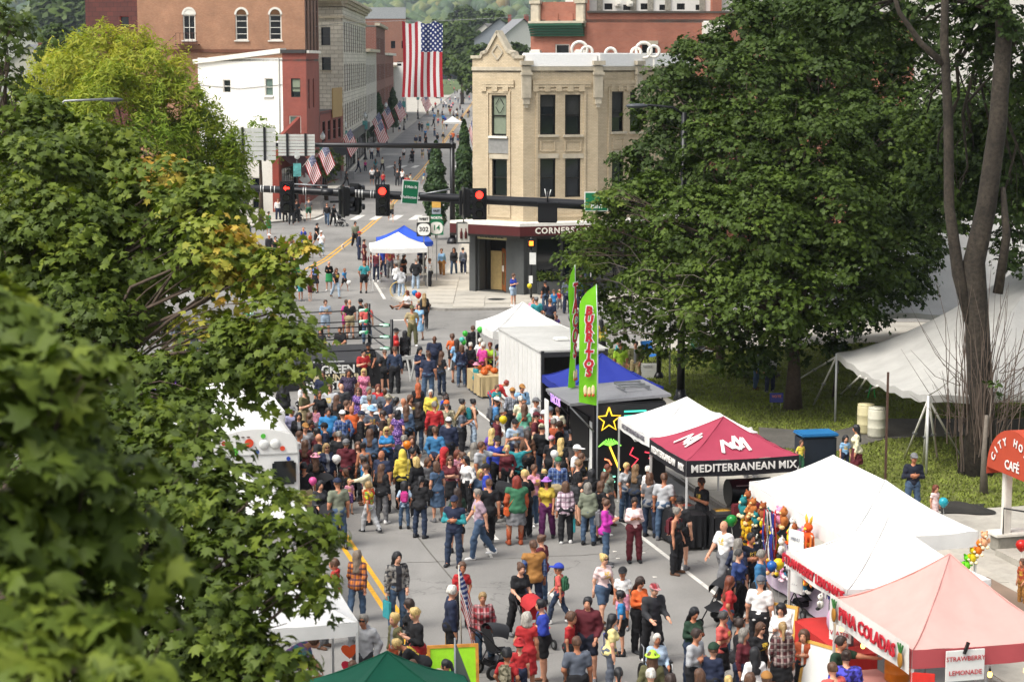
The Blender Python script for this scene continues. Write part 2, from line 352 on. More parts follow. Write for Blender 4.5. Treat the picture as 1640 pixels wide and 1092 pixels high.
# hills with a wooded skin far behind the town
def hills():
    nx,ny = 90,26
    def h(x,y):
        d = (y - 1300) / 2200
        return max(-1,190 * min(1,max(0,d)) ** 1.2 * (1 + .35 * sin(x * .0021 + 1.3) + .22 * sin(x * .0052 + y * .002)) + 14 * sin(x * .011 + y * .006))
    b = MB(); b.grid(lambda u,v: (-1700 + 3400 * u,1250 + 2600 * v,h(-1700 + 3400 * u,1250 + 2600 * v)),nx,ny)
    structure(b.build('hills',M('hill_forest_floor','#3f5230',rough=1,var=.3,scale=.01,stain=.3)))
    ic = bmesh.new(); bmesh.ops.create_icosphere(ic,subdivisions=1,radius=1); ic.verts.ensure_lookup_table()
    tv = np.array([v.co[:] for v in ic.verts]); tf = np.array([[v.index for v in f.verts] for f in ic.faces]); ic.free()
    n = 6500; Y = 1350 + 2000 * RNG.random(n) ** 1.15; X = RNG.uniform(-.33,.33,n) * Y
    Z = np.array([h(a,b_) for a,b_ in zip(X,Y)]); R = RNG.uniform(6,11,n)
    V = tv[None] * R[:,None,None] * np.array([1,1,1.1]) * RNG.uniform(.72,1.28,(n,len(tv),1)) + np.stack([X,Y,Z + R * .5],1)[:,None]
    F = tf[None] + (np.arange(n) * len(tv))[:,None,None]
    me = fastmesh('far_forest',V.reshape(-1,3),F.reshape(-1,3))
    at_ = me.attributes.new('tint','FLOAT','POINT'); at_.data.foreach_set('value',np.repeat(np.clip(RNG.beta(1.4,4,n),0,1),len(tv)).astype(np.float32))
    o = obj('far_forest',me,leafM('far_foliage',['#33472c','#4a5c34','#6b6f3c','#8a5a34'],trans=0)); structure(o,'stuff')
    o['label'] = 'wooded hills far behind the town'; o['category'] = 'forest'
def leafM(name,cols,trans=.35,rough=.58):
    if name in MATS: return MATS[name]
    m,t,p,L = _nodes(name); a = t.nodes.new('ShaderNodeAttribute'); a.attribute_name = 'tint'
    r = t.nodes.new('ShaderNodeValToRGB'); e = r.color_ramp.elements
    while len(e) < len(cols): e.new(.5)
    for i,c in enumerate(cols): e[i].position = i / (len(cols) - 1); e[i].color = (*lin(c),1)
    L(a.outputs['Fac'],r.inputs[0]); L(r.outputs[0],p.inputs['Base Color']); p.inputs['Roughness'].default_value = rough; p.inputs['Specular IOR Level'].default_value = .22
    if trans:
        tr = t.nodes.new('ShaderNodeBsdfTranslucent'); g = t.nodes.new('ShaderNodeMix'); g.data_type = 'RGBA'; g.blend_type = 'MULTIPLY'; g.inputs[0].default_value = 1; g.inputs[7].default_value = (1.15,1.25,.55,1)
        L(r.outputs[0],g.inputs[6]); L(g.outputs[2],tr.inputs[0]); ms = t.nodes.new('ShaderNodeMixShader'); ms.inputs[0].default_value = trans
        L(p.outputs[0],ms.inputs[1]); L(tr.outputs[0],ms.inputs[2]); L(ms.outputs[0],t.nodes['Material Output'].inputs[0])
    MATS[name] = m; return m
hills()
# ================================================================== BUILDINGS
DARK = M('interior_dark','#15130f',rough=.9); TRIMW = M('painted_trim_white','#d8d4ca',rough=.6,var=.08,stain=.1)
BLACKF = M('black_window_frame','#17140f',rough=.4); GLASS = glassM(); STONE = M('limestone_trim','#b3a995',rough=.85,var=.15,scale=4,bump=.15,stain=.2)
def building(name,label,loc,group=None): return thing(name,label,'building',(loc[0],loc[1],0),0,group)
def rel(parent,p): l = parent.location; return Vector((p[0] - l.x,p[1] - l.y,(p[2] if len(p) > 2 else 0) - l.z))
class Wall:
    """an upright wall from A to B (outer face towards the right-hand side of A->B turned to us) with real openings"""
    def __init__(s,bld,A,B,z0,z1,mat,depth=.18,name='wall'):
        s.b,s.A,s.B,s.z0,s.z1,s.mat,s.dep,s.name = bld,Vector(A[:2]),Vector(B[:2]),z0,z1,mat,depth,name
        d = s.B - s.A; s.L = d.length; s.rz = atan2(d.y,d.x); s.ops = []; s.loc = rel(bld,(A[0],A[1],0))
    def px(s,x,y): return onwall(x,y,s.A,s.B)
    def rect(s,x0,y0,x1,y1):
        u0,za = s.px(x0,(y0 + y1) / 2); u1,zb = s.px(x1,(y0 + y1) / 2); xm = (x0 + x1) / 2
        return u0,u1,s.px(xm,y1)[1],s.px(xm,y0)[1]
    def win(s,r,**kw): s.ops.append((r,kw)); return s
    def winpx(s,x0,y0,x1,y1,**kw): return s.win(s.rect(x0,y0,x1,y1),**kw)
    def put(s,name,mb,mat,parent=None):              # any shape in the wall's own frame: x along, y inwards, z up
        return mb.build(name,mat,parent or s.b,s.loc if parent is None else None,s.rz if parent is None else 0)
    def build(s):
        us = sorted({0,s.L} | {v for r,_ in s.ops for v in r[:2]}); zs = sorted({s.z0,s.z1} | {v for r,_ in s.ops for v in r[2:]})
        us = [u for u in us if -1e-6 <= u <= s.L + 1e-6]; zs = [z for z in zs if s.z0 - 1e-6 <= z <= s.z1 + 1e-6]
        b = MB()
        for i in range(len(us) - 1):
            for j in range(len(zs) - 1):
                cu,cz = (us[i] + us[i + 1]) / 2,(zs[j] + zs[j + 1]) / 2
                if any(r[0] < cu < r[1] and r[2] < cz < r[3] for r,_ in s.ops): continue
                b.add([(us[i],0,zs[j]),(us[i + 1],0,zs[j]),(us[i + 1],0,zs[j + 1]),(us[i],0,zs[j + 1])],[(0,1,2,3)])
        for r,kw in s.ops:
            a,c,e,g = r; d = s.dep
            b.add([(a,0,e),(c,0,e),(c,0,g),(a,0,g),(a,d,e),(c,d,e),(c,d,g),(a,d,g)],[(0,4,5,1),(1,5,6,2),(2,6,7,3),(3,7,4,0)])
        s.o = s.put(s.name,b,s.mat)
        for r,kw in s.ops: s.window(r,**kw)
        return s
    def window(s,r,frame=None,glass=None,mull=(1,2),sill=None,fw=.07,name='window',lintel=None,blind=None):
        a,c,e,g = r; d = s.dep; w = MB(); y = d * .55
        for bx in (((a + fw / 2),(e + g) / 2,fw,g - e),((c - fw / 2),(e + g) / 2,fw,g - e)): w.box((bx[0],y,bx[1]),(bx[2],.06,bx[3]))
        for bz in (e + fw / 2,g - fw / 2): w.box(((a + c) / 2,y,bz),(c - a - 2 * fw,.06,fw))
        for k in range(1,mull[0]): w.box((a + (c - a) * k / mull[0],y,(e + g) / 2),(.045,.05,g - e - 2 * fw))
        for k in range(1,mull[1]): w.box(((a + c) / 2,y - .004,e + (g - e) * k / mull[1]),(c - a - 2 * fw,.055,.055))
        wo_ = s.put(name,w,frame or BLACKF)
        pn = MB(); pn.add([(a,d - .01,e),(c,d - .01,e),(c,d - .01,g),(a,d - .01,g)],[(0,1,2,3)]); pn.build('pane',glass or GLASS,wo_)
        if blind: MB().box(((a + c) / 2,d - .03,g - (g - e) * blind[0] / 2),(c - a - .1,.015,(g - e) * blind[0])).build('blind',blind[1],wo_)
        if sill: MB().box(((a + c) / 2,-.05,e - .06),(c - a + .25,.2,.12)).build('sill',sill,wo_)
        if lintel: MB().box(((a + c) / 2,-.015,g + .13),(c - a + .3,.08,.24)).build('lintel',lintel,wo_)
def roof_slab(b,pts,z,mat,name='roof',th=.2): return MB().prism([tuple(rel(b,p)[:2]) for p in pts],z - th,z).build(name,mat,b)
GALVP = M('grey_pipe','#9a9890',rough=.6); ROOFM = M('flat_roof_gravel','#6d6a64',rough=1,var=.2,scale=3)
PANE_REFL = M('pane_reflection_grey','#2c2d2a',rough=.8,var=.2); BLIND = M('roller_blind','#767f6c',rough=.8,var=.1)  # the first, grey tone imitates varied reflections in the panes

# ---- cornerstone block: buff brick, three storeys, three facets, pub on the ground floor
P1,P2,P3,P4 = (-2.11,107.0),(.59,105.2),(4.57,106.4),(10.2,112.2)
BUFF = brickM('buff_brick','#c3b193','#b7a486','#a79a82',stain=.17)
cb = building('brick_building','three storey buff brick corner block with stone gable and pub',P1)
BZ = 3.9
wA = Wall(cb,P1,P2,BZ,11.9,BUFF); wB = Wall(cb,P2,P3,BZ,11.9,BUFF); wC = Wall(cb,P3,P4,BZ,11.9,BUFF)
for x0,x1 in ((787,811),):
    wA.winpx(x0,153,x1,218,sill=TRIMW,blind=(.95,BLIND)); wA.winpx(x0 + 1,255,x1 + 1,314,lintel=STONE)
for x0,x1 in ((865,890),(905,930)):
    wB.winpx(x0,152,x1,216,sill=STONE,blind=(.3 if x0 < 900 else .55,PANE_REFL)); wB.winpx(x0,254,x1,316,lintel=STONE)  # upper grey sheets stand in for reflections in the glass
for x0,x1 in ((980,999),(1009,1028),(1062,1080),(1090,1106)):
    wC.winpx(x0,147,x1,211,sill=STONE,blind=(.25 + (x0 % 3) * .2,PANE_REFL)); wC.winpx(x0,249,x1,306,lintel=STONE)  # grey sheets of varied height imitate reflections here too
for wl in (wA,wB,wC): wl.build()
DIAM = M('window_lead','#0d0f0d',rough=.5)
dm = MB(); r = wA.rect(787,153,811,218); cu,cz = (r[0] + r[1]) / 2,r[3] - .55
for k in range(4):
    a = pi / 2 * k; q = (cu + .22 * cos(a + pi / 4),cz + .36 * sin(a + pi / 4))
    dm.box((cu + .15 * (1,-1,-1,1)[k],.08,cz + .22 * (1,1,-1,-1)[k]),(.4,.02,.03),ry=(1,-1,1,-1)[k] * .97)
wA.put('window_diamond',dm,DIAM)
def deco(wl,panels,corbel,gable=False,pil=()):
    for a,c,e,g in panels:                                # raised brick frames
        f = MB()
        for x in (a + .06,c - .06): f.box((x,-.03,(e + g) / 2),(.12,.06,g - e))
        for z in (e + .06,g - .06): f.box(((a + c) / 2,-.028,z),(c - a - .24,.056,.12))
        wl.put('brick_frame',f,BUFF)
    f = MB(); a,c = corbel; n = max(2,round((c - a) / .62)); st = (c - a) / n
    for i in range(n):                                      # stepped corbel table
        x = a + i * st; f.box((x + st * .25,-.045,10.98),(st * .5,.09,.36)); f.box((x + st * .75,-.04,11.1),(st * .5,.08,.12))
    f.box(((a + c) / 2,-.05,11.28),(c - a,.1,.22)); wl.put('corbel_table',f,BUFF)
    for x in pil:                                           # stone pier caps
        f = MB(); f.bbox((x,-.08,11.3),(.52,.22,1.7),.04); f.box((x,-.1,11.75),(.6,.3,.14)); f.box((x,-.11,12.3),(.66,.34,.22)); f.box((x,-.06,10.3),(.34,.16,.3)); f.box((x,-.04,10.06),(.22,.1,.2))
        wl.put('stone_pier_cap',f,STONE)
fr = lambda wl,*r: wl.rect(*r)
deco(wA,[fr(wA,780,146,818,348)],fr(wA,771,0,824,10)[:2])
deco(wB,[fr(wB,858,142,938,348)],fr(wB,853,0,946,10)[:2],pil=(.15,wB.L - .02))
deco(wC,[fr(wC,973,140,1034,348),fr(wC,1054,140,1112,348)],(.35,wC.L - .3),pil=(3.2,))
for wl,rs in ((wA,[(781,223,816,246)]),(wB,[(866,226,888,242),(905,226,930,242)]),(wC,[(981,222,998,238),(1010,222,1027,238)])):
    for q in rs:
        a,c,e,g = wl.rect(*q); f = MB()
        if wl is wA: f.box(((a + c) / 2,-.02,(e + g) / 2),(c - a,.05,g - e)); wl.put('stone_panel',f,M('grey_stone_panel','#8d8c88',rough=.85,var=.15,stain=.2))
        else:
            for x in (a,c): f.box((x,-.025,(e + g) / 2),(.07,.05,g - e))
            for z in (e,g): f.box(((a + c) / 2,-.024,z),(c - a - .07,.048,.07))
            wl.put('brick_panel',f,BUFF)
for wl in (wA,wB,wC):
    f = MB(); z0 = 11.9
    f.box((wl.L / 2,.12,z0 + .1),(wl.L,.4,.2)); wl.put('parapet_ledge',f,STONE)
    if wl is not wA: f = MB(); f.bbox((wl.L / 2,.18,z0 + .55),(wl.L - .1,.42,.74),.05); wl.put('parapet',f,M('white_parapet_membrane','#f3f2ef',rough=.5,var=.04))
Lw = wA.L; g_ = [(0,12.1),(0,12.55),(.55,12.55),(.65,12.75),(.95,12.85),(Lw / 2,13.85),(Lw - .95,12.85),(Lw - .65,12.75),(Lw - .55,12.55),(Lw,12.55),(Lw,12.1)]
wA.put('gable',MB().xz(g_,.0,.35),BUFF)
cop = MB()
for i in range(1,len(g_) - 2):
    (x0,z0),(x1,z1) = g_[i],g_[i + 1]; L_ = hypot(x1 - x0,z1 - z0)
    cop.box(((x0 + x1) / 2,.15,(z0 + z1) / 2 + .06),(L_ + .1,.5,.16),ry=-atan2(z1 - z0,x1 - x0))
wA.put('gable_coping',cop,STONE)
dz = MB()
for k in range(4): dz.box((Lw / 2 + .17 * (1,-1,-1,1)[k],-.03,12.85 + .2 * (1,1,-1,-1)[k]),(.5,.06,.08),ry=(1,-1,1,-1)[k] * .87)
wA.put('gable_diamond',dz,STONE)
wall_l = Wall(cb,(-1.3,135),P1,0,12.3,BUFF).build(); Wall(cb,P4,(12,140),0,12.3,BUFF).build()
roof_slab(cb,[P1,P2,P3,P4,(12,140),(-1.3,135)],12.0,ROOFM)
for x,z in ((-.35,5.0),(Lw + .05 - .28,5.0)): wA.put('wall_lamp',MB().ball((x + .45,-.12,z),(.08,.1,.2)).box((x + .45,-.03,z),(.1,.06,.1)),BLACKF)
# pub front
PUBG = M('pub_grey_paint','#4b4d4c',rough=.55,var=.1,stain=.1); PUBR = M('pub_red_fascia','#4a1717',rough=.5,var=.1); CREAM = M('cream_sign','#c9bf94',rough=.6,var=.06)
def off(A,B,o):
    d = Vector((B[0] - A[0],B[1] - A[1])).normalized(); n = Vector((d.y,-d.x)); return n * o
def pt(p,v): return (p[0] + v.x,p[1] + v.y)
nA,nB,nC = off(P1,P2,1),off(P2,P3,1),off(P3,P4,1)
c1,c2,c3,c4 = pt(P1,nA * 1.2 + Vector((-.55,.3))),pt(P2,(nA + nB) * .68),pt(P3,(nB + nC) * .62),pt(P4,nC * 1.2)
MB().prism([tuple(rel(cb,p)[:2]) for p in (c1,c2,c3,c4,P4,P3,P2,P1)],3.32,3.82).build('canopy_fascia',PUBR,cb)
MB().prism([tuple(rel(cb,p)[:2]) for p in (c1,c2,c3,c4,P4,P3,P2,P1)],3.822,3.98).build('canopy_roof',M('canopy_white_roof','#d9d5cc',rough=.7,var=.08),cb)
MB().prism([tuple(rel(cb,p)[:2]) for p in (c1,c2,c3,c4,P4,P3,P2,P1)],3.2,3.318).build('canopy_trim',BLACKF,cb)
d_ = Vector((c3[0] - c2[0],c3[1] - c2[1])); rzB = atan2(d_.y,d_.x)
LETW = M('sign_letter_white','#e8e2d4',rough=.6,var=.03)
m_ = Vector(c2) + d_ * .62; n_ = Vector((d_.y,-d_.x)).normalized() * .03
letters('CORNERSTONE PUB',.44,LETW,cb,rel(cb,(m_.x + n_.x,m_.y + n_.y,3.57)),(pi / 2,0,rzB),bold=.012,space=1.15)
wp = Wall(cb,P1,P2,0,BZ,PUBG); wp.dep = 1.1
wp.win((.42,2.15,.14,2.95),name='doorway',mull=(1,1),fw=.05,frame=BLACKF,glass=DARK); wp.build()
WOODD = M('orange_door_wood','#8a4a1c',rough=.45,var=.18,scale=3)
dr = MB()
for x in (.09,.91): dr.box((x,0,1.15),(.18,.06,2.2))
for z in (.2,1.2,2.2): dr.box((.5,0,z),(.64,.055,.22 if z > 2 else .3))
door = wp.put('door',dr,WOODD); door.location = wp.loc + Matrix.Rotation(wp.rz,3,'Z') @ Vector((2.1,.06,.14)); door.rotation_euler = (0,0,wp.rz + 2.35)
MB().box((.5,.01,1.2),(.66,.015,1.9)).build('pane',GLASS,door); MB().box((.4,.06,1.25),(.24,.01,.32)).box((.68,.06,1.22),(.2,.01,.3)).build('notice',LETW,door)
wp.put('inner_door',MB().box((.95,.9,1.2),(.75,.06,2.1)),M('inner_cream_wall','#b59c68',rough=.8))
wp.put('name_board',MB().bbox((1.28,-.04,3.1),(1.9,.06,.3),.015),CREAM)
letters('CORNERSTONE',.2,M('dark_green_letters','#2b3a2a'),cb,wp.loc + Matrix.Rotation(wp.rz,3,'Z') @ Vector((1.28,-.09,3.1)),(pi / 2,0,wp.rz),bold=.01,space=1.1)
wp.put('corner_post',MB().bbox((.1,-.06,1.6),(.42,.3,3.2),.02),PUBG); wp.put('corner_post',MB().bbox((wp.L - .12,-.06,1.6),(.62,.3,3.2),.02),PUBG)
wq = Wall(cb,P2,P3,0,BZ,PUBG); wq.win((.75,2.1,.8,3.1),mull=(1,1)); wq.win((2.2,3.7,.8,3.1),mull=(1,1)); wq.build()
wr = Wall(cb,P3,P4,0,BZ,PUBG); wr.win((.6,2.6,.8,3.1),mull=(2,1)); wr.win((3,5.4,.8,3.1),mull=(2,1)); wr.build()
hang = thing('hanging_sign','square framed pub sign hanging from the corner of the red canopy','sign',(c1[0] + .75,c1[1] - .55,2.55))
MB().bbox((0,0,.8),(.78,.1,1.15),.03).build('frame',M('sign_grey_metal','#5c5d5c',rough=.4,metal=.5),hang)
MB().box((0,-.056,.8),(.62,.012,.98)).build('board',M('sign_pale_board','#b5b2a8',rough=.6),hang)
b = MB()
for x in (-.12,.12): b.lathe([(0,0),(.07,0),(.075,.3),(.03,.42),(.028,.55),(0,.55)],(x,-.075,.5),8)
b.build('bottle_emblem',M('bottle_maroon','#4d1512',rough=.4),hang); MB().tube([(0,0,1.36),(0,0,1.6)],.03).build('hanger',BLACKF,hang)

# ---- red brick block behind it, with green cornice, and the white building behind that
RB = brickM('red_brick_side','#944f3a','#a15c45','#8f7061',stain=.22); GREEN = M('green_cornice_paint','#1c4a35',rough=.5,var=.1)
rb = building('brick_building','red brick block with green cornice and white pilasters behind the corner block',(1.3,128))
w1 = Wall(rb,(1.2,129.5),(4.75,128),0,16.1,RB); w2 = Wall(rb,(4.75,128),(26,130),0,15.4,RB)
w1.winpx(889,71,912,92,frame=TRIMW,sill=TRIMW,mull=(1,1)); w2.winpx(1028,72,1050,92,lintel=STONE,mull=(1,2)); w2.winpx(1122,70,1146,92,lintel=TRIMW,mull=(1,2))
w1.build(); w2.build()
f = MB(); a,c,e,g = w1.rect(852,38,938,59)
for i in range(5): f.box(((a + c) / 2,-.25 - .05 * i,e + (g - e) * (i + .5) / 5),(c - a,.1 + .1 * i,(g - e) / 5 - .02))
w1.put('green_cornice',f,GREEN)
w1.put('cornice_ledge',MB().box(((a + c) / 2,-.2,g + .08),(c - a + .1,.7,.14)),STONE)
for x0,x1 in ((852,866),(924,938)):
    a,c,_,_ = w1.rect(x0,20,x1,30); f = MB(); f.bbox(((a + c) / 2,-.1,15.25),(c - a,.3,1.5),.05); f.box(((a + c) / 2,-.1,16.1),(c - a + .15,.45,.2)); w1.put('parapet_pier',f,STONE)
    f = MB(); f.box(((a + c) / 2,-.1,6.5),(c - a,.2,13.2)); f.box(((a + c) / 2,-.14,12.9),(c - a + .12,.3,.25)); w1.put('pilaster',f,TRIMW)
a,c,_,_ = w1.rect(851,20,858,30); w1.put('finial',MB().lathe([(.0,0),(.25,0),(.2,.3),(.28,.4),(.12,.7),(.1,1.5),(0,1.55)],(.3,.1,16.2),10),STONE)
a,c,e,g = w1.rect(872,22,920,34)
for x in ((a * .75 + c * .25),(a * .25 + c * .75)): w1.put('brick_panel',MB().box((x,-.02,(e + g) / 2),((c - a) * .42,.04,g - e)),RB)
w2.put('coping',MB().box((w2.L / 2,.1,15.46),(w2.L,.5,.12)),M('dark_coping','#4b4640',rough=.8))
a,c,e,g = w2.rect(1124,40,1158,66); w2.put('roof_vent',MB().bbox(((a + c) / 2,-.3,14.4),(c - a,.8,1.0),.08),TRIMW)
roof_slab(rb,[(1.2,129.5),(4.75,128),(26,130),(26,142),(1.2,142)],15.0,ROOFM)
wb = building('white_building','long white building with grey carved panels rising behind the red brick block',(4,150))
WW = M('white_stucco','#d6d2ca',rough=.8,var=.06,stain=.1); w3 = Wall(wb,(4.6,150),(42,156),0,24,WW)
for x in range(968,1330,58): w3.winpx(x,6,x + 13,16,mull=(2,1)); w3.winpx(x + 30,8,x + 42,17,mull=(1,1))
w3.build(); PANEL = M('carved_grey_panel','#8d887c',rough=.9,var=.35,scale=7,bump=.4)
for x in (956,1010,1037,1065,1120): a,c,e,g = w3.rect(x,-4,x + 9,17); w3.put('carved_panel',MB().box(((a + c) / 2,-.04,(e + g) / 2),(c - a,.1,g - e)),PANEL)
a,c,e,g = w3.rect(919,-20,941,14); w3.put('brick_stack',MB().box(((a + c) / 2,-.3,16),(c - a,.9,8)),RB)
a,c,e,g = w3.rect(1138,-20,1153,16); w3.put('brick_stack',MB().box(((a + c) / 2,-.2,16),(c - a,.7,12)),RB)
for x in (984,1003): a,c,e,g = w3.rect(x,2,x + 9,12); w3.put('air_conditioner',MB().bbox(((a + c) / 2,-.25,(e + g) / 2),(c - a,.5,(g - e) * .8),.05).cyl(((a + c) / 2,-.5,(e + g) / 2),.12,.03),TRIMW)
Wall(wb,(4.6,175),(4.6,150),0,24,WW).build(); roof_slab(wb,[(4.6,150),(42,156),(42,175),(4.6,175)],23.5,ROOFM)
# rooftop ring ornaments (white hoops standing on the parapet roof)
for i,(px,py,r) in enumerate(((928,80,.42),(940,84,.3),(978,86,.28),(1019,85,.26),(1031,81,.42),(1047,83,.3))):
    p = at(px,py,109); b = MB(); n = 18
    b.tube([(cos(2 * pi * k / n) * r,0,sin(2 * pi * k / n) * r) for k in range(n + 1)],.085,8,cap=False); b.box((0,0,-r - .35),(.1,.1,.7))
    o = b.build('ornamental_hoop',TRIMW,None,p); tag(o,('tall white hoop at the left end of the roof ornaments','small white hoop beside the tallest left roof ornament','low white hoop between the two groups of roof ornaments','small white hoop left of the right-hand tall roof hoop','tall white hoop in the right-hand group of roof ornaments','white roof hoop nearest the big maple')[i],'roof ornament','white hoops on the roof')

# ---- left side of the far street
HB = brickM('orange_hall_brick','#9c6c4f','#a97b5d','#93755f',stain=.24); SLATE = brickM('brown_slate_siding','#4c241f','#582a22','#2c1512',bw=.8,bh=.45,ms=.02,stain=.2)
hb = building('brick_hall','tall orange brick hall with arched windows behind the white building',(-35,196))
H1,H2,H3 = at(222,100,197),at(489,100,196),at(511,100,208)
wh = Wall(hb,H1,H2,0,25,HB,.25)
ARCH = ((293,15,313,65),(377,15,397,65),(431,15,451,65))
for i,q in enumerate(ARCH): wh.winpx(q[0],q[1] + 9,q[2],q[3],frame=TRIMW,sill=TRIMW,mull=(2 if i == 0 else 1,2 if i == 0 else 4),fw=.12)
wh.build()
for i,q in enumerate(ARCH):
    a,c,e,g = wh.rect(q[0],q[1] + 9,q[2],q[3]); cx,rr = (a + c) / 2,(c - a) / 2; f = MB(); n = 12
    for k in range(n):
        t0,t1 = pi * k / n,pi * (k + 1) / n
        f.xz([(cx + rr * 1.14 * cos(t0),g + rr * 1.2 * sin(t0)),(cx + rr * 1.14 * cos(t1),g + rr * 1.2 * sin(t1)),(cx + rr * .82 * cos(t1),g + rr * .86 * sin(t1)),(cx + rr * .82 * cos(t0),g + rr * .86 * sin(t0))],-.06,.05)
    ar = wh.put('arch',f,TRIMW)
    MB().xz([(cx + rr * .82 * cos(pi * k / n),g + rr * .86 * sin(pi * k / n)) for k in range(n + 1)],-.02,.0).build('arch_pane',TRIMW if i == 0 else M('stained_brown_glass','#5a3d22',rough=.25),ar)
wh.put('brick_band',MB().box((wh.L / 2,-.06,wh.px(350,82)[1]),(wh.L,.12,.3)),brickM('dark_brick_band','#6b3a28','#7a4530','#5b4234',stain=.3))
st_ = MB(); z = wh.px(303,72)[1]; x = wh.px(303,72)[0]
st_.box((x,-.7,z),(2.2,1.3,.08))
for k in range(9): st_.box((x - 1.2 - k * .32,-.7,z - .2 - k * .3),(.34,.9,.05))
for k in range(6): st_.box((x - 1 + k * .4,-1.32,z + .55),(.04,.04,1.1))
st_.box((x,-1.32,z + 1.1),(2.2,.05,.05)); st_.tube([(x - 1.1,-1.2,z + .9),(x - 4,-1.2,z - 1.8)],.03,5)
wh.put('fire_escape',st_,M('rusty_iron','#4a2c22',rough=.8))
wt = Wall(hb,at(139,100,199),H1,0,25,SLATE); wt.winpx(192,26,207,46,frame=M('red_shutter','#7a1f1a',rough=.7),mull=(1,1)); wt.build()
ws = Wall(hb,H2,H3,0,25,brickM('hall_brick_shaded','#7c5a4a','#86624f','#6d5648',stain=.25))  # hall brick in a darker copy: the street face's shade is in the colour
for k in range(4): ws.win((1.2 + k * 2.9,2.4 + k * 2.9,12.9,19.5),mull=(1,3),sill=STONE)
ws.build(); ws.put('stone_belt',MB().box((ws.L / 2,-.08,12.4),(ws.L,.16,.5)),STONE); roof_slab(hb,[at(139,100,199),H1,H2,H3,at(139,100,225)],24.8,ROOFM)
# white building with the red brick corner
WP = M('white_painted_brick','#dedbd4',rough=.7,var=.05,scale=2,stain=.06)
RB2 = brickM('red_corner_brick','#7e3529','#8b4032','#7a5248',stain=.15)
wg = building('white_building','white painted side wall of a two storey building with red brick corner front',(-22,176))
A0,A1,A2,A3 = at(318,160,181),at(453,160,174),at(491,160,173),at(511,160,184)
v1 = Wall(wg,A0,A1,0,12.6,WP); v1.winpx(357,128,369,149,mull=(1,2),frame=TRIMW); v1.winpx(424,126,437,154,frame=TRIMW,mull=(1,2),sill=TRIMW,glass=M('pale_window','#5f7068',rough=.15)); v1.build()
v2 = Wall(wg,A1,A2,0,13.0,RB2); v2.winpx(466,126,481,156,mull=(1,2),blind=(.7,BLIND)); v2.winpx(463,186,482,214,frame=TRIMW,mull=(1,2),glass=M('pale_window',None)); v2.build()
v3 = Wall(wg,A2,A3,0,13.0,RB2); v3.win((1.5,2.6,8.2,10.8),mull=(1,2)); v3.win((5.5,6.6,8.2,10.8),mull=(1,2)); v3.win((3,8,.5,3.2),mull=(3,1)); v3.build()
f = MB(); f.add([(-.4,-.25,12.05),(v1.L,-.25,13.0),(v1.L,.5,13.0),(-.4,.5,12.05),(-.4,-.25,12.45),(v1.L,-.25,13.42),(v1.L,.5,13.42),(-.4,.5,12.45)],[(0,3,2,1),(4,5,6,7),(0,1,5,4),(1,2,6,5),(2,3,7,6),(3,0,4,7)])
v1.put('roof_edge',f,TRIMW); v2.put('roof_edge',MB().box((v2.L / 2,.1,13.15),(v2.L + .1,.7,.3)),M('blackish_coping','#2e2b2a',rough=.7)); v3.put('roof_edge',MB().box((v3.L / 2,.1,13.12),(v3.L,.7,.24)),TRIMW)
v1.put('downpipe',MB().tube([(v1.L - .35,-.08,12.6),(v1.L - .35,-.08,0)],.05,6),GALVP); v1.put('meter_box',MB().bbox((v1.L * .62,-.1,6.1),(.5,.2,.7),.03),GALVP); v1.put('cable',MB().tube([(0,-.04,10.2),(v1.L * .5,-.05,9.9),(v1.L,-.04,10.3)],.02,4),BLACKF)
roof_slab(wg,[A0,A1,A2,A3,at(330,160,190)],12.5,ROOFM)
# low red shop in front of it
rs = building('shop','low red shop with sloping parapet and dark awning under the white building',(-20,163))
SH = M('red_shop_stucco','#7d3528',rough=.8,var=.1,stain=.12)
B0,B1,B2 = at(372,300,164),at(447,300,163),at(482,300,172)
s1 = Wall(rs,B0,B1,0,5.2,M('shop_white_front','#c9c5bc',rough=.7,var=.08)); s1.win((.4,1.5,.3,2.9),mull=(1,3),frame=TRIMW); s1.win((1.7,2.7,.3,2.9),mull=(1,3),frame=TRIMW); s1.build()
s2 = Wall(rs,B1,B2,0,6.0,SH); s2.win((1.2,7.5,.15,3.6),mull=(4,1)); s2.build()
MB().xz([(0,5.9),(s2.L,5.9),(s2.L,7.6),(0,6.1)],-.05,.25).build('sloped_parapet',SH,rs,s2.loc,s2.rz)
f = MB(); f.add([(.6,-.05,4.6),(8.2,-.05,4.6),(8.2,-1.9,3.2),(.6,-1.9,3.2),(.6,-1.9,2.9),(8.2,-1.9,2.9)],[(0,3,2,1),(3,4,5,2),(0,1,2,3)]); s2.put('awning',f,M('maroon_awning','#3d1416',rough=.8))
s1.put('corner_post',MB().box((s1.L - .2,-.1,2.6),(.55,.3,5.2)),SH); roof_slab(rs,[B0,B1,B2,at(372,300,180)],5.1,ROOFM)
br_ = building('shop','brown wooden shop front left of the low red shop behind street tree',(-24,160))
q1 = Wall(br_,at(352,330,161),at(374,330,160),0,4.2,M('brown_panel','#5d3626',rough=.7)); q1.win((.25,.95,.1,2.8),mull=(1,1),frame=TRIMW); q1.build(); roof_slab(br_,[at(352,330,161),at(374,330,160),at(374,330,170)],4.2,ROOFM)
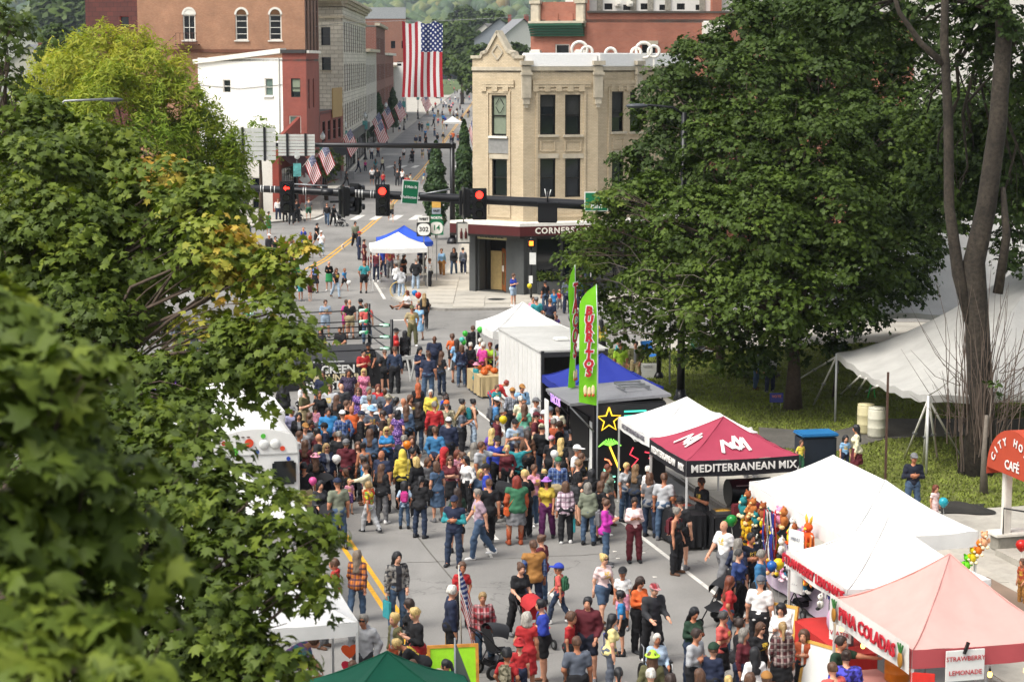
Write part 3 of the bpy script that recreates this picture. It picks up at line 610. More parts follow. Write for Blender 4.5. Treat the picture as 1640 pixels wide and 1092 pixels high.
# grey stone block and the row beyond
GS = brickM('grey_stone_block','#cfc9bc','#bcb6a8','#989284',bw=1.1,bh=.42,ms=.035,stain=.2)
gb = building('stone_building','pale grey rusticated stone block with heavy cornice on the left of the street',(-20,214))
g0,g1,g2 = at(510,100,214),at(550,100,212),at(586,100,262)
k1 = Wall(gb,g0,g1,0,18,GS); k1.winpx(514,44,529,73,mull=(1,2)); k1.winpx(515,92,530,113,mull=(1,2),sill=STONE); k1.build()
k2 = Wall(gb,g1,g2,0,18,GS)
for z0,z1 in ((13.2,16.4),(9.0,12.0),(5.0,7.8)):
    for k in range(11): u = 1.6 + k * 4.5; k2.win((u,u + 2.2,z0,z1),mull=(1,2),frame=M('grey_frame','#5d5a54'))
k2.win((2,22,.4,3.4),mull=(6,1)); k2.win((25,48,.4,3.4),mull=(6,1)); k2.build()
for wl in (k1,k2):
    f = MB()
    for i,(dz,o) in enumerate(((0,.25),(.3,.5),(.6,.8))): f.box((wl.L / 2,-o / 2 + .1,18.15 + dz),(wl.L + o,o + .3,.29))
    wl.put('cornice',f,STONE); wl.put('belt_course',MB().box((wl.L / 2,-.08,16.9),(wl.L,.18,.25)),STONE)
k2.put('shop_sign_band',MB().box((k2.L / 2,-.2,3.95),(k2.L,.5,.9)),M('dark_shop_band','#3c3a38',rough=.6,var=.3,scale=.3))
roof_slab(gb,[g0,g1,g2,at(520,100,262)],18.1,ROOFM)
lowb = building('shop','small brick shop with tan signboard squeezed before the stone block',(-19,196))
l0,l1 = at(512,160,196),at(549,160,211); wl = Wall(lowb,l0,l1,0,7.4,RB2)
for k in range(4): wl.win((1.5 + k * 3.4,3.3 + k * 3.4,4.4,6.4),mull=(1,2))
wl.win((1,13.5,.3,3),mull=(5,1)); wl.build(); wl.put('signboard',MB().bbox((10.2,-.15,8.1),(6.4,.12,3.0),.04),M('tan_signboard','#a58a58',rough=.8,var=.12)); wl.put('dark_awning',MB().add([(0.5,0,3.6),(14,0,3.6),(14,-1.5,2.9),(.5,-1.5,2.9)],[(0,3,2,1),(0,1,2,3)]),M('charcoal_awning','#2c2b2c',rough=.8)); roof_slab(lowb,[l0,l1,at(512,160,211)],7.3,ROOFM)
row = [(586,603,264,300,13.5,'#b9b5ac','pale two storey shop building next to the stone block'),(603,617,301,345,17.5,'#6e3a2c','dark red brick block beyond the pale shop building'),
       (617,630,346,395,13.2,'#7b4434','brown brick shop building with pale cornice beyond the dark red block'),(630,643,396,470,11,'#9a978f','grey low shop building at the far end of the left row')]
for i,(xa,xb,ya,yb,zt,c,lab) in enumerate(row):
    a,c_ = at(xa,120,ya),at(xb,120,yb); bd = building('shop_building',lab,a,'shops along the far street')
    mt = brickM('row_brick_%d' % i,c,c,'#8b8177',bw=.5,bh=.2,stain=.15); wl = Wall(bd,a,c_,0,zt,mt); n = int(wl.L // 4.6)
    for z in ([5.2,9.2,13.2] if zt > 15 else [5.2,9.2] if zt > 12.5 else [5.5]):
        for k in range(n): wl.win((1.2 + k * 4.6,3.2 + k * 4.6,z,z + 2.5),mull=(1,2))
    wl.win((1,wl.L - 1,.4,3.2),mull=(8,1)); wl.build(); wl.put('cornice',MB().box((wl.L / 2,-.2,zt + .15),(wl.L,.8,.4)),TRIMW if i == 2 else STONE)
    e = Wall(bd,(a.x - 14,a.y),(a.x,a.y),0,zt - .3,mt).build(); roof_slab(bd,[a,c_,(c_.x - 14,c_.y),(a.x - 14,a.y)],zt,ROOFM)
fb = building('brick_building','low red brick block with pale roof parapet behind the big flag',(-45,470)); fa,fc = at(582,70,430),at(650,70,430)
wl = Wall(fb,fa,fc,0,21.5,brickM('far_red_brick','#7d4a3a','#86513f','#7d6658',stain=.12))
for k in range(4): wl.winpx(592 + k * 17,66,599 + k * 17,78,mull=(1,2))
wl.build(); wl.put('parapet',MB().box((wl.L / 2,.2,22.2),(wl.L,.6,2.4)),M('pale_metal_parapet','#8f9294',rough=.5)); roof_slab(fb,[fa,fc,(fc.x,450),(fa.x,450)],21.4,ROOFM)
fb2 = building('shop_building','low white and red shop with flat roof below the far brick block',(-30,415)); fa,fc = at(604,100,405),at(650,100,405)
wl = Wall(fb2,fa,fc,0,11.6,WP)
for k in range(3): wl.winpx(610 + k * 13,99,617 + k * 13,106,mull=(1,2))
wl.build(); roof_slab(fb2,[fa,fc,(fc.x,420),(fa.x,420)],11.8,M('white_flat_roof','#cfcdc8',rough=.6))
# houses among the trees: far left and far centre
def house(px,py,Y,wd,hgt,wallc,roofc,lab,ridge=0.0,rz=0.0):
    p = at(px,py,Y); z = p.z; h = thing('house',lab,'house',(p.x,Y,0),rz,'houses beyond the town centre'); d = wd * .8
    wm = M('clapboard_' + wallc.strip('#'),wallc,rough=.8,var=.06); rm = M('shingle_' + roofc.strip('#'),roofc,rough=.9,var=.2,scale=2)
    MB().xz([(-wd / 2,0),(wd / 2,0),(wd / 2,z),(0,z + wd * .38),(-wd / 2,z)],0,d).build('wall',wm,h)
    for sx in (-1,1):
        b = MB(); b.add([(0,-.5,z + wd * .40),(0,d + .5,z + wd * .40),(sx * (wd / 2 + .5),d + .5,z - .35),(sx * (wd / 2 + .5),-.5,z - .35)],[(0,1,2,3) if sx < 0 else (0,3,2,1)]); b.build('roof',rm,h)
    for x in (-.22,.22):
        for zz in (z - 2.4,z - 5.2):
            o = MB().box((x * wd,-.04,zz),(1.1,.1,1.5)).build('window',TRIMW,h); MB().box((x * wd,-.1,zz),(.85,.03,1.25)).build('pane',GLASS,o)
    MB().box((wd * .2,d * .5,z + wd * .38),(.9,.9,2.4)).build('chimney',RB2,h); return h
house(48,96,420,8,8,'#a9a59a','#8d8f90','grey gabled house at the far left behind the yellow tree')
house(30,78,560,16,8,'#c9c6be','#c2c0ba','white long house highest at the far left edge',rz=.4)
house(800,62,520,13,8,'#7f848a','#5d6064','grey house in the trees left of the stone finial')
house(838,58,470,10,8,'#b5b5b0','#77787a','pale gabled house right behind the gable of corner block',rz=.3)
house(776,66,640,14,8,'#a3a19a','#6c6a68','small far house above the corner gable among trees',rz=-.3)
# ================================================================== SIGNALS, LAMPS, SIGNS, FLAGS
BLK = M('black_powder_coat','#121215',rough=.35,var=.1); GALV = M('galvanised_steel','#8d8f90',rough=.45,metal=.7,var=.15)
GREENS = M('sign_green','#0e6b45',rough=.45,var=.04); SIGNW = M('sign_white','#d9d9d4',rough=.5,var=.03); SBLK = M('sign_black','#101010',rough=.5)
RED_ON = emitM('signal_red_on','#ff2016',4.5); LENS_OFF = M('signal_lens_off','#1e211a',rough=.25)
def Rx(a): return Matrix.Rotation(a,3,'X')
mp = Vector((6.2,72.2,0))
mast = thing('traffic_signal_mast','black signal mast with long arm reaching left from behind the maple','traffic signal',mp)
MB().tube([(0,0,.3),(0,0,10.6)],[.15,.095],14).build('pole',BLK,mast); MB().lathe([(.0,0),(.3,0),(.3,.12),(.2,.3),(.17,.5),(0,.5)],n=14).build('base',BLK,mast)
aR,aL = at(935,328,72.0) - mp,at(344,299,72.0) - mp
arm0 = Vector((0,-.2,aR.z - .12))
MB().tube([arm0,aR,aR.lerp(aL,.5),aL],[.2,.18,.155,.115],14).build('mast_arm',BLK,mast)
b = MB(); la = at(1016,170,72.2) - mp
b.tube([(0,0,10.5),(-.4,0,10.78),la + Vector((.5,0,.03)),la + Vector((.3,0,0))],[.05,.045,.04,.04],8); b.build('lamp_arm',BLK,mast)
MB().ball(la + Vector((.1,0,0)),(.42,.17,.09),12,6).build('lamp_head',M('lamp_head_grey','#3d4045',rough=.4),mast)
def onarm(px): u = (px - 344) / (935 - 344); return aL.lerp(aR,u)
for px in (364,377,389,393,418,422,434,440,486,490,570,575,580,594,598):
    p = onarm(px); MB().tube([p + Vector((-.012,0,0)),p + Vector((.012,0,0))],.178 - .05 * (935 - px) / 590,14,cap=False).build('tape_band',SIGNW,mast)
for px in (524,653): p = onarm(px); MB().lathe([(0,-.1),(.28,-.1),(.3,0),(.28,.1),(0,.1)],n=6).build('clamp',BLK,mast,p)
def signal(px,py,lab,arrow=False,rz=0.0,lit=True,Y=71.55):
    p = at(px,py,Y); o = thing('traffic_light',lab,'traffic light',p,rz,'signals on the near mast arm')
    f = MB(); f.bbox((0,0,0),(.52,.05,1.14),.02); f.build('back_plate',BLK,o)
    MB().bbox((0,-.12,0),(.34,.22,1.04),.04).build('housing',BLK,o); MB().box((0,.25,.0),(.06,.45,.08)).box((0,.1,0),(.1,.1,.9)).build('bracket',BLK,o)
    for k,z in enumerate((.34,0,-.34)):
        on = lit and k == 0
        ln = MB().tube([(0,-.235,z),(0,-.25,z)],[.135,.12],16).build('lens',LENS_OFF if (arrow or not on) else RED_ON,o)
        if arrow and k == 0:
            ar = MB(); ar.xz([(-.11,z),(-.02,z + .09),(-.02,z + .03),(.11,z + .03),(.11,z - .03),(-.02,z - .03),(-.02,z - .09)],-.262,-.251); ar.build('lit_arrow',RED_ON,ln)
        v = MB(); n = 10
        for i in range(n + 1):
            a = pi * (-.12 + 1.24 * i / n); v.v += [(.155 * cos(a),-.23,z + .155 * sin(a)),(.155 * cos(a),-.43 + .06 * (1 - sin(max(0,a))),z + .155 * sin(a))]
        for i in range(n): v.f.append((2 * i,2 * i + 1,2 * i + 3,2 * i + 2)); v.sm.append(True)
        v.build('visor',BLK,o)
    return o
signal(460,316,'traffic light showing a red left arrow on the mast arm',True)
signal(613,321,'traffic light showing a round red lamp between the other two',False)
signal(768,327,'traffic light showing red in front of the corner block',False)
signal(549,323,'unlit traffic light turned sideways, left of the pair in mid arm',rz=1.9,lit=False,Y=71.6); signal(568,319,'unlit traffic light turned sideways, right of the pair in mid arm',rz=2.4,lit=False,Y=72.5); signal(742,325,'unlit traffic light turned sideways beside the right-hand red light',rz=1.8,lit=False,Y=71.6)
def flat_sign(px,py,Y,wd,hg,rz,lab,lines,face=GREENS,ink=SIGNW,size=.2,edge=SIGNW,cat='sign',name='street_sign',tilt=0.0):
    p = at(px,py,Y); o = thing(name,lab,cat,p,rz); o.rotation_euler = (0,tilt,rz)
    MB().bbox((0,0,0),(wd,.02,hg),.006).build('border',edge,o); MB().bbox((0,-.013,0),(wd - .07,.012,hg - .07),.004).build('panel',face,o)
    n = len(lines)
    for i,t in enumerate(lines):
        if t: letters(t,size,ink,o,(0,-.026,hg * (.5 - (i + .5) / n) * .86),ext=.004,bold=.004)
    MB().box((0,.05,0),(.06,.08,hg * .8)).build('bracket',GALV,o); return o
flat_sign(657,308,71.5,.66,.86,.5,'green street sign for Main and Washington streets hanging on the mast arm',['S Main St','Washington St'],size=.13,tilt=.1)
flat_sign(955,323,71.5,.86,.7,0,'green Elm street sign at the right of the mast arm',['','Elm'],size=.3)
o = thing('sign','blank black box sign hanging under the mast arm before the pub','sign',at(877,341,71.6)); MB().bbox((0,0,0),(.7,.1,.72),.03).build('panel',BLK,o); MB().bbox((0,-.03,.34),(.76,.16,.08),.02).build('hood',BLK,o); MB().tube([(0,.15,.3),(0,.15,.75)],.03).build('bracket',BLK,o)
MB().tube([(-.05,.2,.55),(-.1,.2,.85)],.015,5).tube([(.05,.2,.55),(.12,.2,.82)],.015,5).build('clip',SIGNW,o)
MB().tube([at(672,312,71.9) - mp,at(722,303,71.9) - mp],.03,6).build('conduit',GALV,mast); MB().tube([at(470,295,71.9) - mp,at(524,298,71.9) - mp],.03,6).build('conduit',GALV,mast)
# second mast across the junction with guide sign backs
m2p = Vector((-4.07,136,0)); m2 = thing('traffic_signal_mast','black signal mast beyond the junction whose thin arm crosses the far street','traffic signal',m2p)
z2 = at(725,234,136).z; MB().tube([(0,0,0),(0,0,z2 + .25)],[.2,.17],12).build('pole',BLK,m2); xl = at(392,232,136).x - m2p.x
MB().tube([(.25,0,z2),(-6,0,z2 + .04),(xl,0,z2 + .1)],[.2,.17,.13],12).build('mast_arm',BLK,m2); MB().lathe([(0,0),(.4,0),(.4,.15),(.25,.4),(0,.4)],n=12).build('base',BLK,m2)
def sign_back(x0,y0,x1,y1,lab,nb):
    a,c = at(x0,y1,135.6),at(x1,y0,135.6); wd,hg = c.x - a.x,c.z - a.z; o = thing('guide_sign',lab,'sign',a,0,'guide signs seen from behind'); n = 7
    for k in range(n): MB().box((wd / 2,0,hg * (k + .5) / n),(wd,.04,hg / n - .035)).build('plank',M('sign_back_aluminium','#b9bbb6',rough=.5,var=.07,metal=.15),o)
    for i in range(nb): MB().box((wd * (i + .5) / nb,-.06,hg / 2),(.16,.08,hg + .1)).build('brace',BLK,o)
sign_back(372,205,441,257,'large ribbed guide sign back at the left end of the far arm',2); sign_back(446,215,504,250,'smaller ribbed guide sign back next to the red shop',2)
def lamp_post(x,y,hgt,lab,banner=True):
    o = thing('street_lamp',lab,'street lamp',(x,y,.12),0,'black lantern posts along the far street')
    MB().lathe([(0,0),(.28,0),(.28,.1),(.16,.35),(.12,.8),(0,.8)],n=10).build('base',BLK,o); MB().tube([(0,0,.6),(0,0,hgt - .6)],[.075,.055],8).build('pole',BLK,o)
    MB().lathe([(.06,0),(.2,.1),(.24,.35),(.17,.5),(0,.6)],(0,0,hgt - .65),10).build('lantern',M('lantern_glass','#cfd2d2',rough=.3),o); MB().lathe([(.2,0),(.1,.12),(.02,.25),(0,.25)],(0,0,hgt - .15),10).build('lantern_cap',M('lantern_cap','#9aa0a2',rough=.4),o)
    if banner: MB().box((.0,-.1,hgt - 1.5),(.62,.02,1.05)).build('banner',M('teal_banner','#4f8f8d',rough=.7,var=.5,scale=4),o)
    return o
LP = [(-17.0,158.0,5.2),(-17.6,186,5.6),(-17.9,214,5.8),(-18.2,248,5.8),(-18.6,296,6),(-19,352,6),(-19.6,418,6)]
ORD = ('nearest','second','third','fourth','fifth','sixth','farthest')
for i,(x,y,h) in enumerate(LP): lamp_post(x,y,h,'%s black lantern post with teal banner on the left kerb' % ORD[i])
# flags
def flagM(name='us_flag_cloth'):
    if name in MATS: return MATS[name]
    m,t,p,L = _nodes(name); uv = t.nodes.new('ShaderNodeUVMap'); sp = t.nodes.new('ShaderNodeSeparateXYZ'); L(uv.outputs[0],sp.inputs[0])
    def mth(op,a,b=None):
        n = t.nodes.new('ShaderNodeMath'); n.operation = op
        for i,x in enumerate((a,b)):
            if x is None: continue
            if isinstance(x,(int,float)): n.inputs[i].default_value = x
            else: L(x,n.inputs[i])
        return n.outputs[0]
    u,v = sp.outputs[0],sp.outputs[1]
    st = mth('MODULO',mth('FLOOR',mth('MULTIPLY',v,12.999)),2.0)
    can = mth('MULTIPLY',mth('LESS_THAN',u,.4),mth('GREATER_THAN',v,6 / 13))
    cu,cv = mth('MULTIPLY',u,11 / .4 / 2),mth('MULTIPLY',mth('SUBTRACT',v,6 / 13),9 / (7 / 13) / 2)
    def dots(ou,ov):
        a = mth('SUBTRACT',mth('FRACT',mth('ADD',cu,ou)),.5); c = mth('SUBTRACT',mth('FRACT',mth('ADD',cv,ov)),.5)
        return mth('LESS_THAN',mth('ADD',mth('MULTIPLY',a,a),mth('MULTIPLY',c,c)),.035)
    star = mth('MAXIMUM',dots(0,0),dots(.5,.5))
    m1 = t.nodes.new('ShaderNodeMix'); m1.data_type = 'RGBA'; m1.inputs[6].default_value = (*lin('#a8202c'),1); m1.inputs[7].default_value = (*lin('#e2e0de'),1); L(st,m1.inputs[0])
    m2_ = t.nodes.new('ShaderNodeMix'); m2_.data_type = 'RGBA'; m2_.inputs[6].default_value = (*lin('#1d2f6a'),1); m2_.inputs[7].default_value = (*lin('#e6e6e6'),1); L(star,m2_.inputs[0])
    m3 = t.nodes.new('ShaderNodeMix'); m3.data_type = 'RGBA'; L(can,m3.inputs[0]); L(m1.outputs[2],m3.inputs[6]); L(m2_.outputs[2],m3.inputs[7]); L(m3.outputs[2],p.inputs['Base Color']); p.inputs['Roughness'].default_value = .75
    tr = t.nodes.new('ShaderNodeBsdfTranslucent'); L(m3.outputs[2],tr.inputs[0]); ms = t.nodes.new('ShaderNodeMixShader'); ms.inputs[0].default_value = .3; L(p.outputs[0],ms.inputs[1]); L(tr.outputs[0],ms.inputs[2]); L(ms.outputs[0],t.nodes['Material Output'].inputs[0])
    MATS[name] = m; return m
def cloth(fn,nu,nv,name='cloth'):
    b = MB(); b.grid(fn,nu,nv); me = b.mesh(name); uvl = me.uv_layers.new(name='UVMap'); n = len(me.loops); vi = np.empty(n,np.int32); me.loops.foreach_get('vertex_index',vi)
    uv = np.column_stack([(vi % (nu + 1)) / nu,(vi // (nu + 1)) / nv]).astype(np.float32); uvl.data.foreach_set('uv',uv.ravel()); return me
FY = 205.0; q0,q1,q2 = at(644,34,FY),at(709,34,FY),at(676,156,FY); W_,H_ = q1.x - q0.x,q0.z - q2.z
bf = thing('flag','huge American flag hung vertically on a cable high over the far street','flag',(q0.x,FY,q2.z))
def bigflag(u,v):      # u runs down the fly, v across
    sc_ = .28 * abs(sin(v * pi * 2.5)) * (1 - u) ** 3
    return (v * W_ + .12 * sin(u * 4 + v * 3) * u,.35 * sin(v * 9 + u * 2.5) * (.3 + .7 * u) + .12 * sin(v * 21),H_ * (1 - u) - sc_)
obj('cloth',cloth(bigflag,36,30),flagM(),bf)
MB().tube([(-14,0,H_ - 1.2),(-6,0,H_ - .2),(0,0,H_ + .02),(W_ * .5,0,H_ - .05),(W_,0,H_ + .02),(W_ + 6,0,H_ + .3),(W_ + 14,.5,H_ + 1)],.025,5).build('cable',GALV,bf)
def pole_flag(base,tip,size,lab,group='flags on the lamp posts',swing=0.0):
    o = thing('flag',lab,'flag',base,0,group); t = Vector(tip) - Vector(base); MB().tube([(0,0,0),t],.018,5).build('staff',M('flag_staff','#b9b4a6'),o)
    d = t.normalized(); hz = size * .62
    def f(u,v): # u away from staff (hangs), v along the staff
        p = t - d * hz * (1 - v); return (p.x + u * size * (.28 + swing),p.y + .08 * sin(u * 8 + v * 4),p.z - u * size * (.95 - abs(swing) * .3) + .05 * sin(u * 6))
    obj('cloth',cloth(f,14,8),flagM(),o); return o
for i,(px,py,Y,L_) in enumerate(((484,268,158,1.9),(506,252,166,2.0),(546,226,185,2.0),(596,212,214,2.2),(593,198,222,2.2),(609,186,247,2.2),(629,176,290,2.4),(672,162,352,2.6))):
    a = at(px,py,Y); pole_flag(a,a + Vector((.9,0,1.15)) * (L_ / 2.0),L_ * .95,'%s small American flag along the left lamp posts, counted from the red shop' % (ORD + ('eighth',))[i].replace('nearest','first').replace('farthest','seventh'),swing=.1)
a = at(749,214,150); pole_flag(a,a + Vector((.35,0,1.3)),1.7,'small American flag between the columnar trees and the corner block',swing=-.05)
a = at(345,287,150); pole_flag(a,a + Vector((-.2,0,1.0)),1.5,'small American flag at the tip of the yellow tree')
a = at(762,120,360); pole_flag(a,a + Vector((1.0,0,1.2)),2.4,'far American flag seen left of the corner gable')
# route signs on posts
def route_post(x,y,lab,plates):
    o = thing('route_sign',lab,'sign',(x,y,.12)); MB().box((0,.05,1.8),(.06,.05,3.6)).build('post',GALV,o)
    for kind,z,txt,sz in plates:
        w_,h_,fc,ik = dict(plate=(.62,.34,SIGNW,SBLK),gplate=(.62,.34,GREENS,SIGNW),shield=(.8,.78,SBLK,SBLK),gshield=(.78,.78,GREENS,SIGNW),yellow=(.5,.38,M('sign_amber','#c39a4a'),SBLK),grey=(.5,.34,M('sign_greyblue','#8d97a3'),SBLK))[kind]
        pl = MB().bbox((0,0,z),(w_,.02,h_),.006).build('plate',fc,o)
        if 'shield' in kind:
            b = MB(); n = 20
            for_ = [(.36 * math.copysign(abs(cos(a)) ** .7,cos(a)),z + .34 * math.copysign(abs(sin(a)) ** .8,sin(a))) for a in [2 * pi * k / n for k in range(n)]]
            b.xz(for_,-.024,-.012); b.build('shield',SIGNW,pl)
        if txt: letters(txt,sz,SBLK if kind == 'shield' else (GREENS if kind == 'gshield' else ik),pl,(0,-.03,z),ext=.003,bold=.008)
route_post(-4.95,111.5,'US route 302 west sign on a post beside the white street tent',[('plate',3.5,'WEST',.2),('shield',2.92,'302',.36)])
route_post(-4.25,111.8,'green route 14 north sign on a post beside the route 302 sign',[('yellow',4.3,'',.1),('grey',3.94,'VAST',.16),('gplate',3.55,'NORTH',.18),('gshield',2.98,'14',.42)])
# pedestrian signal post and sign posts by the pub
po = thing('pedestrian_signal','black pedestrian signal post with white notice before the pub wall','traffic signal',(1.0,103.4,.12)); MB().tube([(0,0,0),(0,0,3.2)],.06,8).build('pole',BLK,po)
MB().bbox((0,-.1,2.9),(.4,.2,.42),.03).build('housing',BLK,po); MB().box((0,-.21,2.9),(.22,.01,.24)).build('hand_symbol',emitM('ped_orange','#ff7a20',2.0),po); MB().box((.08,-.07,2.1),(.34,.02,.62)).build('notice',SIGNW,po); MB().box((-.02,-.08,1.0),(.2,.05,.4)).build('button_box',SIGNW,po)
nb = thing('street_lamp','slim black post at the park corner left of the signal pole','street lamp',(5.76,77.2,.1)); MB().tube([(0,0,0),(0,0,2.4)],.1,10).build('pole',BLK,nb); MB().lathe([(0,0),(.2,0),(.2,.1),(.12,.25),(0,.25)],n=10).build('base',BLK,nb); MB().ball((0,0,2.4),.11).build('cap',BLK,nb)
sp_ = thing('street_sign','green street name sign on a thin post at the park corner','sign',(6.05,75.5,.1)); MB().box((0,0,1.9),(.06,.05,3.8)).build('post',GALV,sp_); MB().bbox((0,-.04,3.6),(.95,.02,.24),.005).build('plate',GREENS,sp_); letters('Eastern Ave',.14,SIGNW,sp_,(0,-.055,3.6),ext=.003)
hp = thing('street_lamp','grey cobra lamp head sticking out of the honey locust at left','street lamp',(at(92,300,80).x,80,0))
zz = at(150,160,80).z; MB().tube([(0,0,0),(0,0,zz - .4)],[.13,.09],10).build('pole',BLK,hp); MB().tube([(0,0,zz - .4),(.4,0,zz - .05),(2.0,0,zz + .02)],.045,8).build('lamp_arm',GALV,hp); MB().ball((2.3,0,zz),(.45,.17,.09),12,6).build('lamp_head',M('lamp_head_grey','#3d4045'),hp)
# ================================================================== TREES
BARK = M('maple_bark','#4d4137',rough=.95,var=.3,scale=7,bump=.6,stain=.2); BARK2 = M('old_bark','#352f27',rough=.95,var=.55,scale=9,bump=1.0,stain=.4)
_h = [(0,.60),(.07,.40),(.17,.30),(.40,.42),(.33,.22),(.28,.10),(.52,-.02),(.36,-.12),(.16,-.22),(0,-.20)]
LEAF_MAPLE = _h + [(-x,y) for x,y in reversed(_h[1:-1])]
LEAF_MID = [(0,.58),(.15,.26),(.42,.36),(.30,.06),(.46,-.1),(0,-.24),(-.46,-.1),(-.30,.06),(-.42,.36),(-.15,.26)]
LEAF_FAR = [(0,.55),(.42,.2),(.3,-.25),(-.3,-.25),(-.42,.2)]
LEAF_3 = [(.2,-.27),(.47,.24),(.14,.2),(0,.58),(-.14,.2),(-.47,.24),(-.24,-.26)]
LEAF_LONG = [(0,.95),(.16,.3),(.14,-.4),(0,-.6),(-.14,-.4),(-.16,.3)]
def leaf_template(out,cup=.35):
    v = [(0,.05,0)] + [(x,y,-cup * abs(x) - .12 * max(0,y) ** 2) for x,y in out]; n = len(out)
    f = [(0,1 + (i + 1) % n,1 + i) for i in range(n)]
    return np.array(v,np.float32),np.array(f,np.int32)
def frames(N):
    n = len(N); N = N / np.linalg.norm(N,axis=1,keepdims=True); r = RNG.normal(size=(n,3)); A = np.cross(N,r); A /= np.linalg.norm(A,axis=1,keepdims=True) + 1e-9; B = np.cross(N,A)
    return A,B,N
def leaf_mesh(name,P,N,size,tint,tpl):
    tv,tf = tpl; A,B,C = frames(N)
    V = P[:,None] + size[:,None,None] * (tv[None,:,0:1] * A[:,None] + tv[None,:,1:2] * B[:,None] + tv[None,:,2:3] * C[:,None])
    F = tf[None] + (np.arange(len(P),dtype=np.int32) * len(tv))[:,None,None]
    me = fastmesh(name,V.reshape(-1,3),F.reshape(-1,3)); a = me.attributes.new('tint','FLOAT','POINT'); a.data.foreach_set('value',np.repeat(tint,len(tv)).astype(np.float32)); return me,(A,B,C)
def crown_points(blobs,spray_r,per_spray,dens,size,shell=.55,flat=.35,droop=.25):
    """blobs: (centre, radius xyz, tint mean). Sprays of leaves spread through the outer part of every blob"""
    Ps,Ns,Ts = [],[],[]
    for c,r,tm in blobs:
        c = np.array(c); r = np.array(r,float); n = max(3,int(dens * 4 * pi * ((r[0] * r[1]) ** 1.6 / 3 + (r[0] * r[2]) ** 1.6 / 3 + (r[1] * r[2]) ** 1.6 / 3) ** (1 / 1.6)))
        d = RNG.normal(size=(n,3)); d[:,2] += .25; d /= np.linalg.norm(d,axis=1,keepdims=True)
        q = c + d * r * (shell + (1.08 - shell) * RNG.random((n,1)) ** .6)
        for k in range(n):
            m = max(4,int(per_spray * RNG.uniform(.5,1.4))); sr = spray_r * RNG.uniform(.6,1.35)
            sn = d[k] * .55 + np.array([0,0,.85]) + RNG.normal(0,.22,3); sn /= np.linalg.norm(sn)
            a = np.cross(sn,[.3,.2,.9]); a /= np.linalg.norm(a); b = np.cross(sn,a)
            rr = sr * np.sqrt(RNG.random(m)); th = RNG.uniform(0,6.283,m); el = RNG.uniform(.55,1.0)
            p = q[k] + a * (rr * np.cos(th))[:,None] + b * (rr * np.sin(th) * el)[:,None] + sn * RNG.normal(0,flat * sr * .35,m)[:,None]
            p[:,2] -= droop * rr ** 2 / sr
            nn = sn + (a * np.cos(th)[:,None] + b * np.sin(th)[:,None]) * (rr / sr * .55)[:,None] + RNG.normal(0,.38,(m,3))
            Ps.append(p); Ns.append(nn); Ts.append(np.clip(tm + RNG.normal(0,.07) + RNG.normal(0,.05,m),0,1))
    return np.concatenate(Ps),np.concatenate(Ns),np.concatenate(Ts)
def limb(mb,a,b,r0,r1,seg=6,wob=.06,n=7):
    a,b = Vector(a),Vector(b); L = (b - a).length; pts = []
    for i in range(seg + 1):
        u = i / seg; p = a.lerp(b,u); k = sin(u * pi) * L * wob
        pts.append(p + Vector((random.uniform(-k,k),random.uniform(-k,k),L * .1 * sin(u * pi))))
    pts[0],pts[-1] = a,b; mb.tube(pts,[r0 + (r1 - r0) * (i / seg) ** .8 for i in range(seg + 1)],n); return pts
def tree(name,lab,base,trunk_top,r,blobs,mat,tpl,spray_r,per,dens,size,bark=BARK,singles=0,twigs=2,group=None,trunk_pts=None,**kw):
    o = thing(name,lab,'tree',base,0,group); B = Vector(base)
    tb = MB(); tp = trunk_pts or [Vector((0,0,-.15)),Vector((random.uniform(-.1,.1),random.uniform(-.1,.1),trunk_top * .5)),Vector((0,0,trunk_top))]
    k = len(tp); tb.tube(tp,[r * 1.35] + [r * (1 - .5 * i / (k - 1)) for i in range(1,k)],12); top = tp[-1]
    tb.build('trunk',bark,o); lb = MB()
    for c,rr,tm in blobs:
        c = Vector(c) - B; e = limb(lb,top - Vector((0,0,random.uniform(0,min(1.5,trunk_top * .25)))),c,r * .26,r * .06)
        for _ in range(twigs):
            d = Vector((random.gauss(0,1),random.gauss(0,1),random.gauss(.2,1))).normalized(); limb(lb,e[random.choice((3,4,5))],c + Vector((d.x * rr[0],d.y * rr[1],d.z * rr[2])) * .85,r * .08,r * .02,4,.1,5)
    lb.build('branch',bark,o)
    P,N,T = crown_points(blobs,spray_r,per,dens,size,**kw); P = P - np.array(B[:]); S_ = size * RNG.uniform(.7,1.25,len(P))
    pick = np.zeros(len(P),bool)
    if singles:
        W = P + np.array(B[:]); zz = W[:,1]; u = W[:,0] / zz; v = (W[:,2] - CAM_H) / zz
        infr = (np.abs(u) < .255) & (v < .03) & (v > -.33) & (zz > 1)
        idx = np.argsort(np.where(infr,zz / S_,1e9))[:singles]; pick[idx] = True
    me,_ = leaf_mesh('crown',P[~pick],N[~pick],S_[~pick],T[~pick],tpl); cr = obj('crown',me,mat,o); structure(cr,'stuff')
    if singles:
        tv,tf = tpl; lms = []
        for t_ in np.linspace(.0,1,9):
            m = fastmesh('leaf',tv,tf); a = m.attributes.new('tint','FLOAT','POINT'); a.data.foreach_set('value',np.full(len(tv),t_,np.float32)); m.materials.append(mat); lms.append(m)
        A,Bv,C = frames(N[pick])
        for p,s_,t_,a,b_,c in zip(P[pick],S_[pick],T[pick],A,Bv,C):
            lo = bpy.data.objects.new('leaf',lms[int(round(float(t_) * 8))]); link(lo,o)
            lo.matrix_local = Matrix(((a[0] * s_,b_[0] * s_,c[0] * s_,p[0]),(a[1] * s_,b_[1] * s_,c[1] * s_,p[1]),(a[2] * s_,b_[2] * s_,c[2] * s_,p[2]),(0,0,0,1)))
    return o
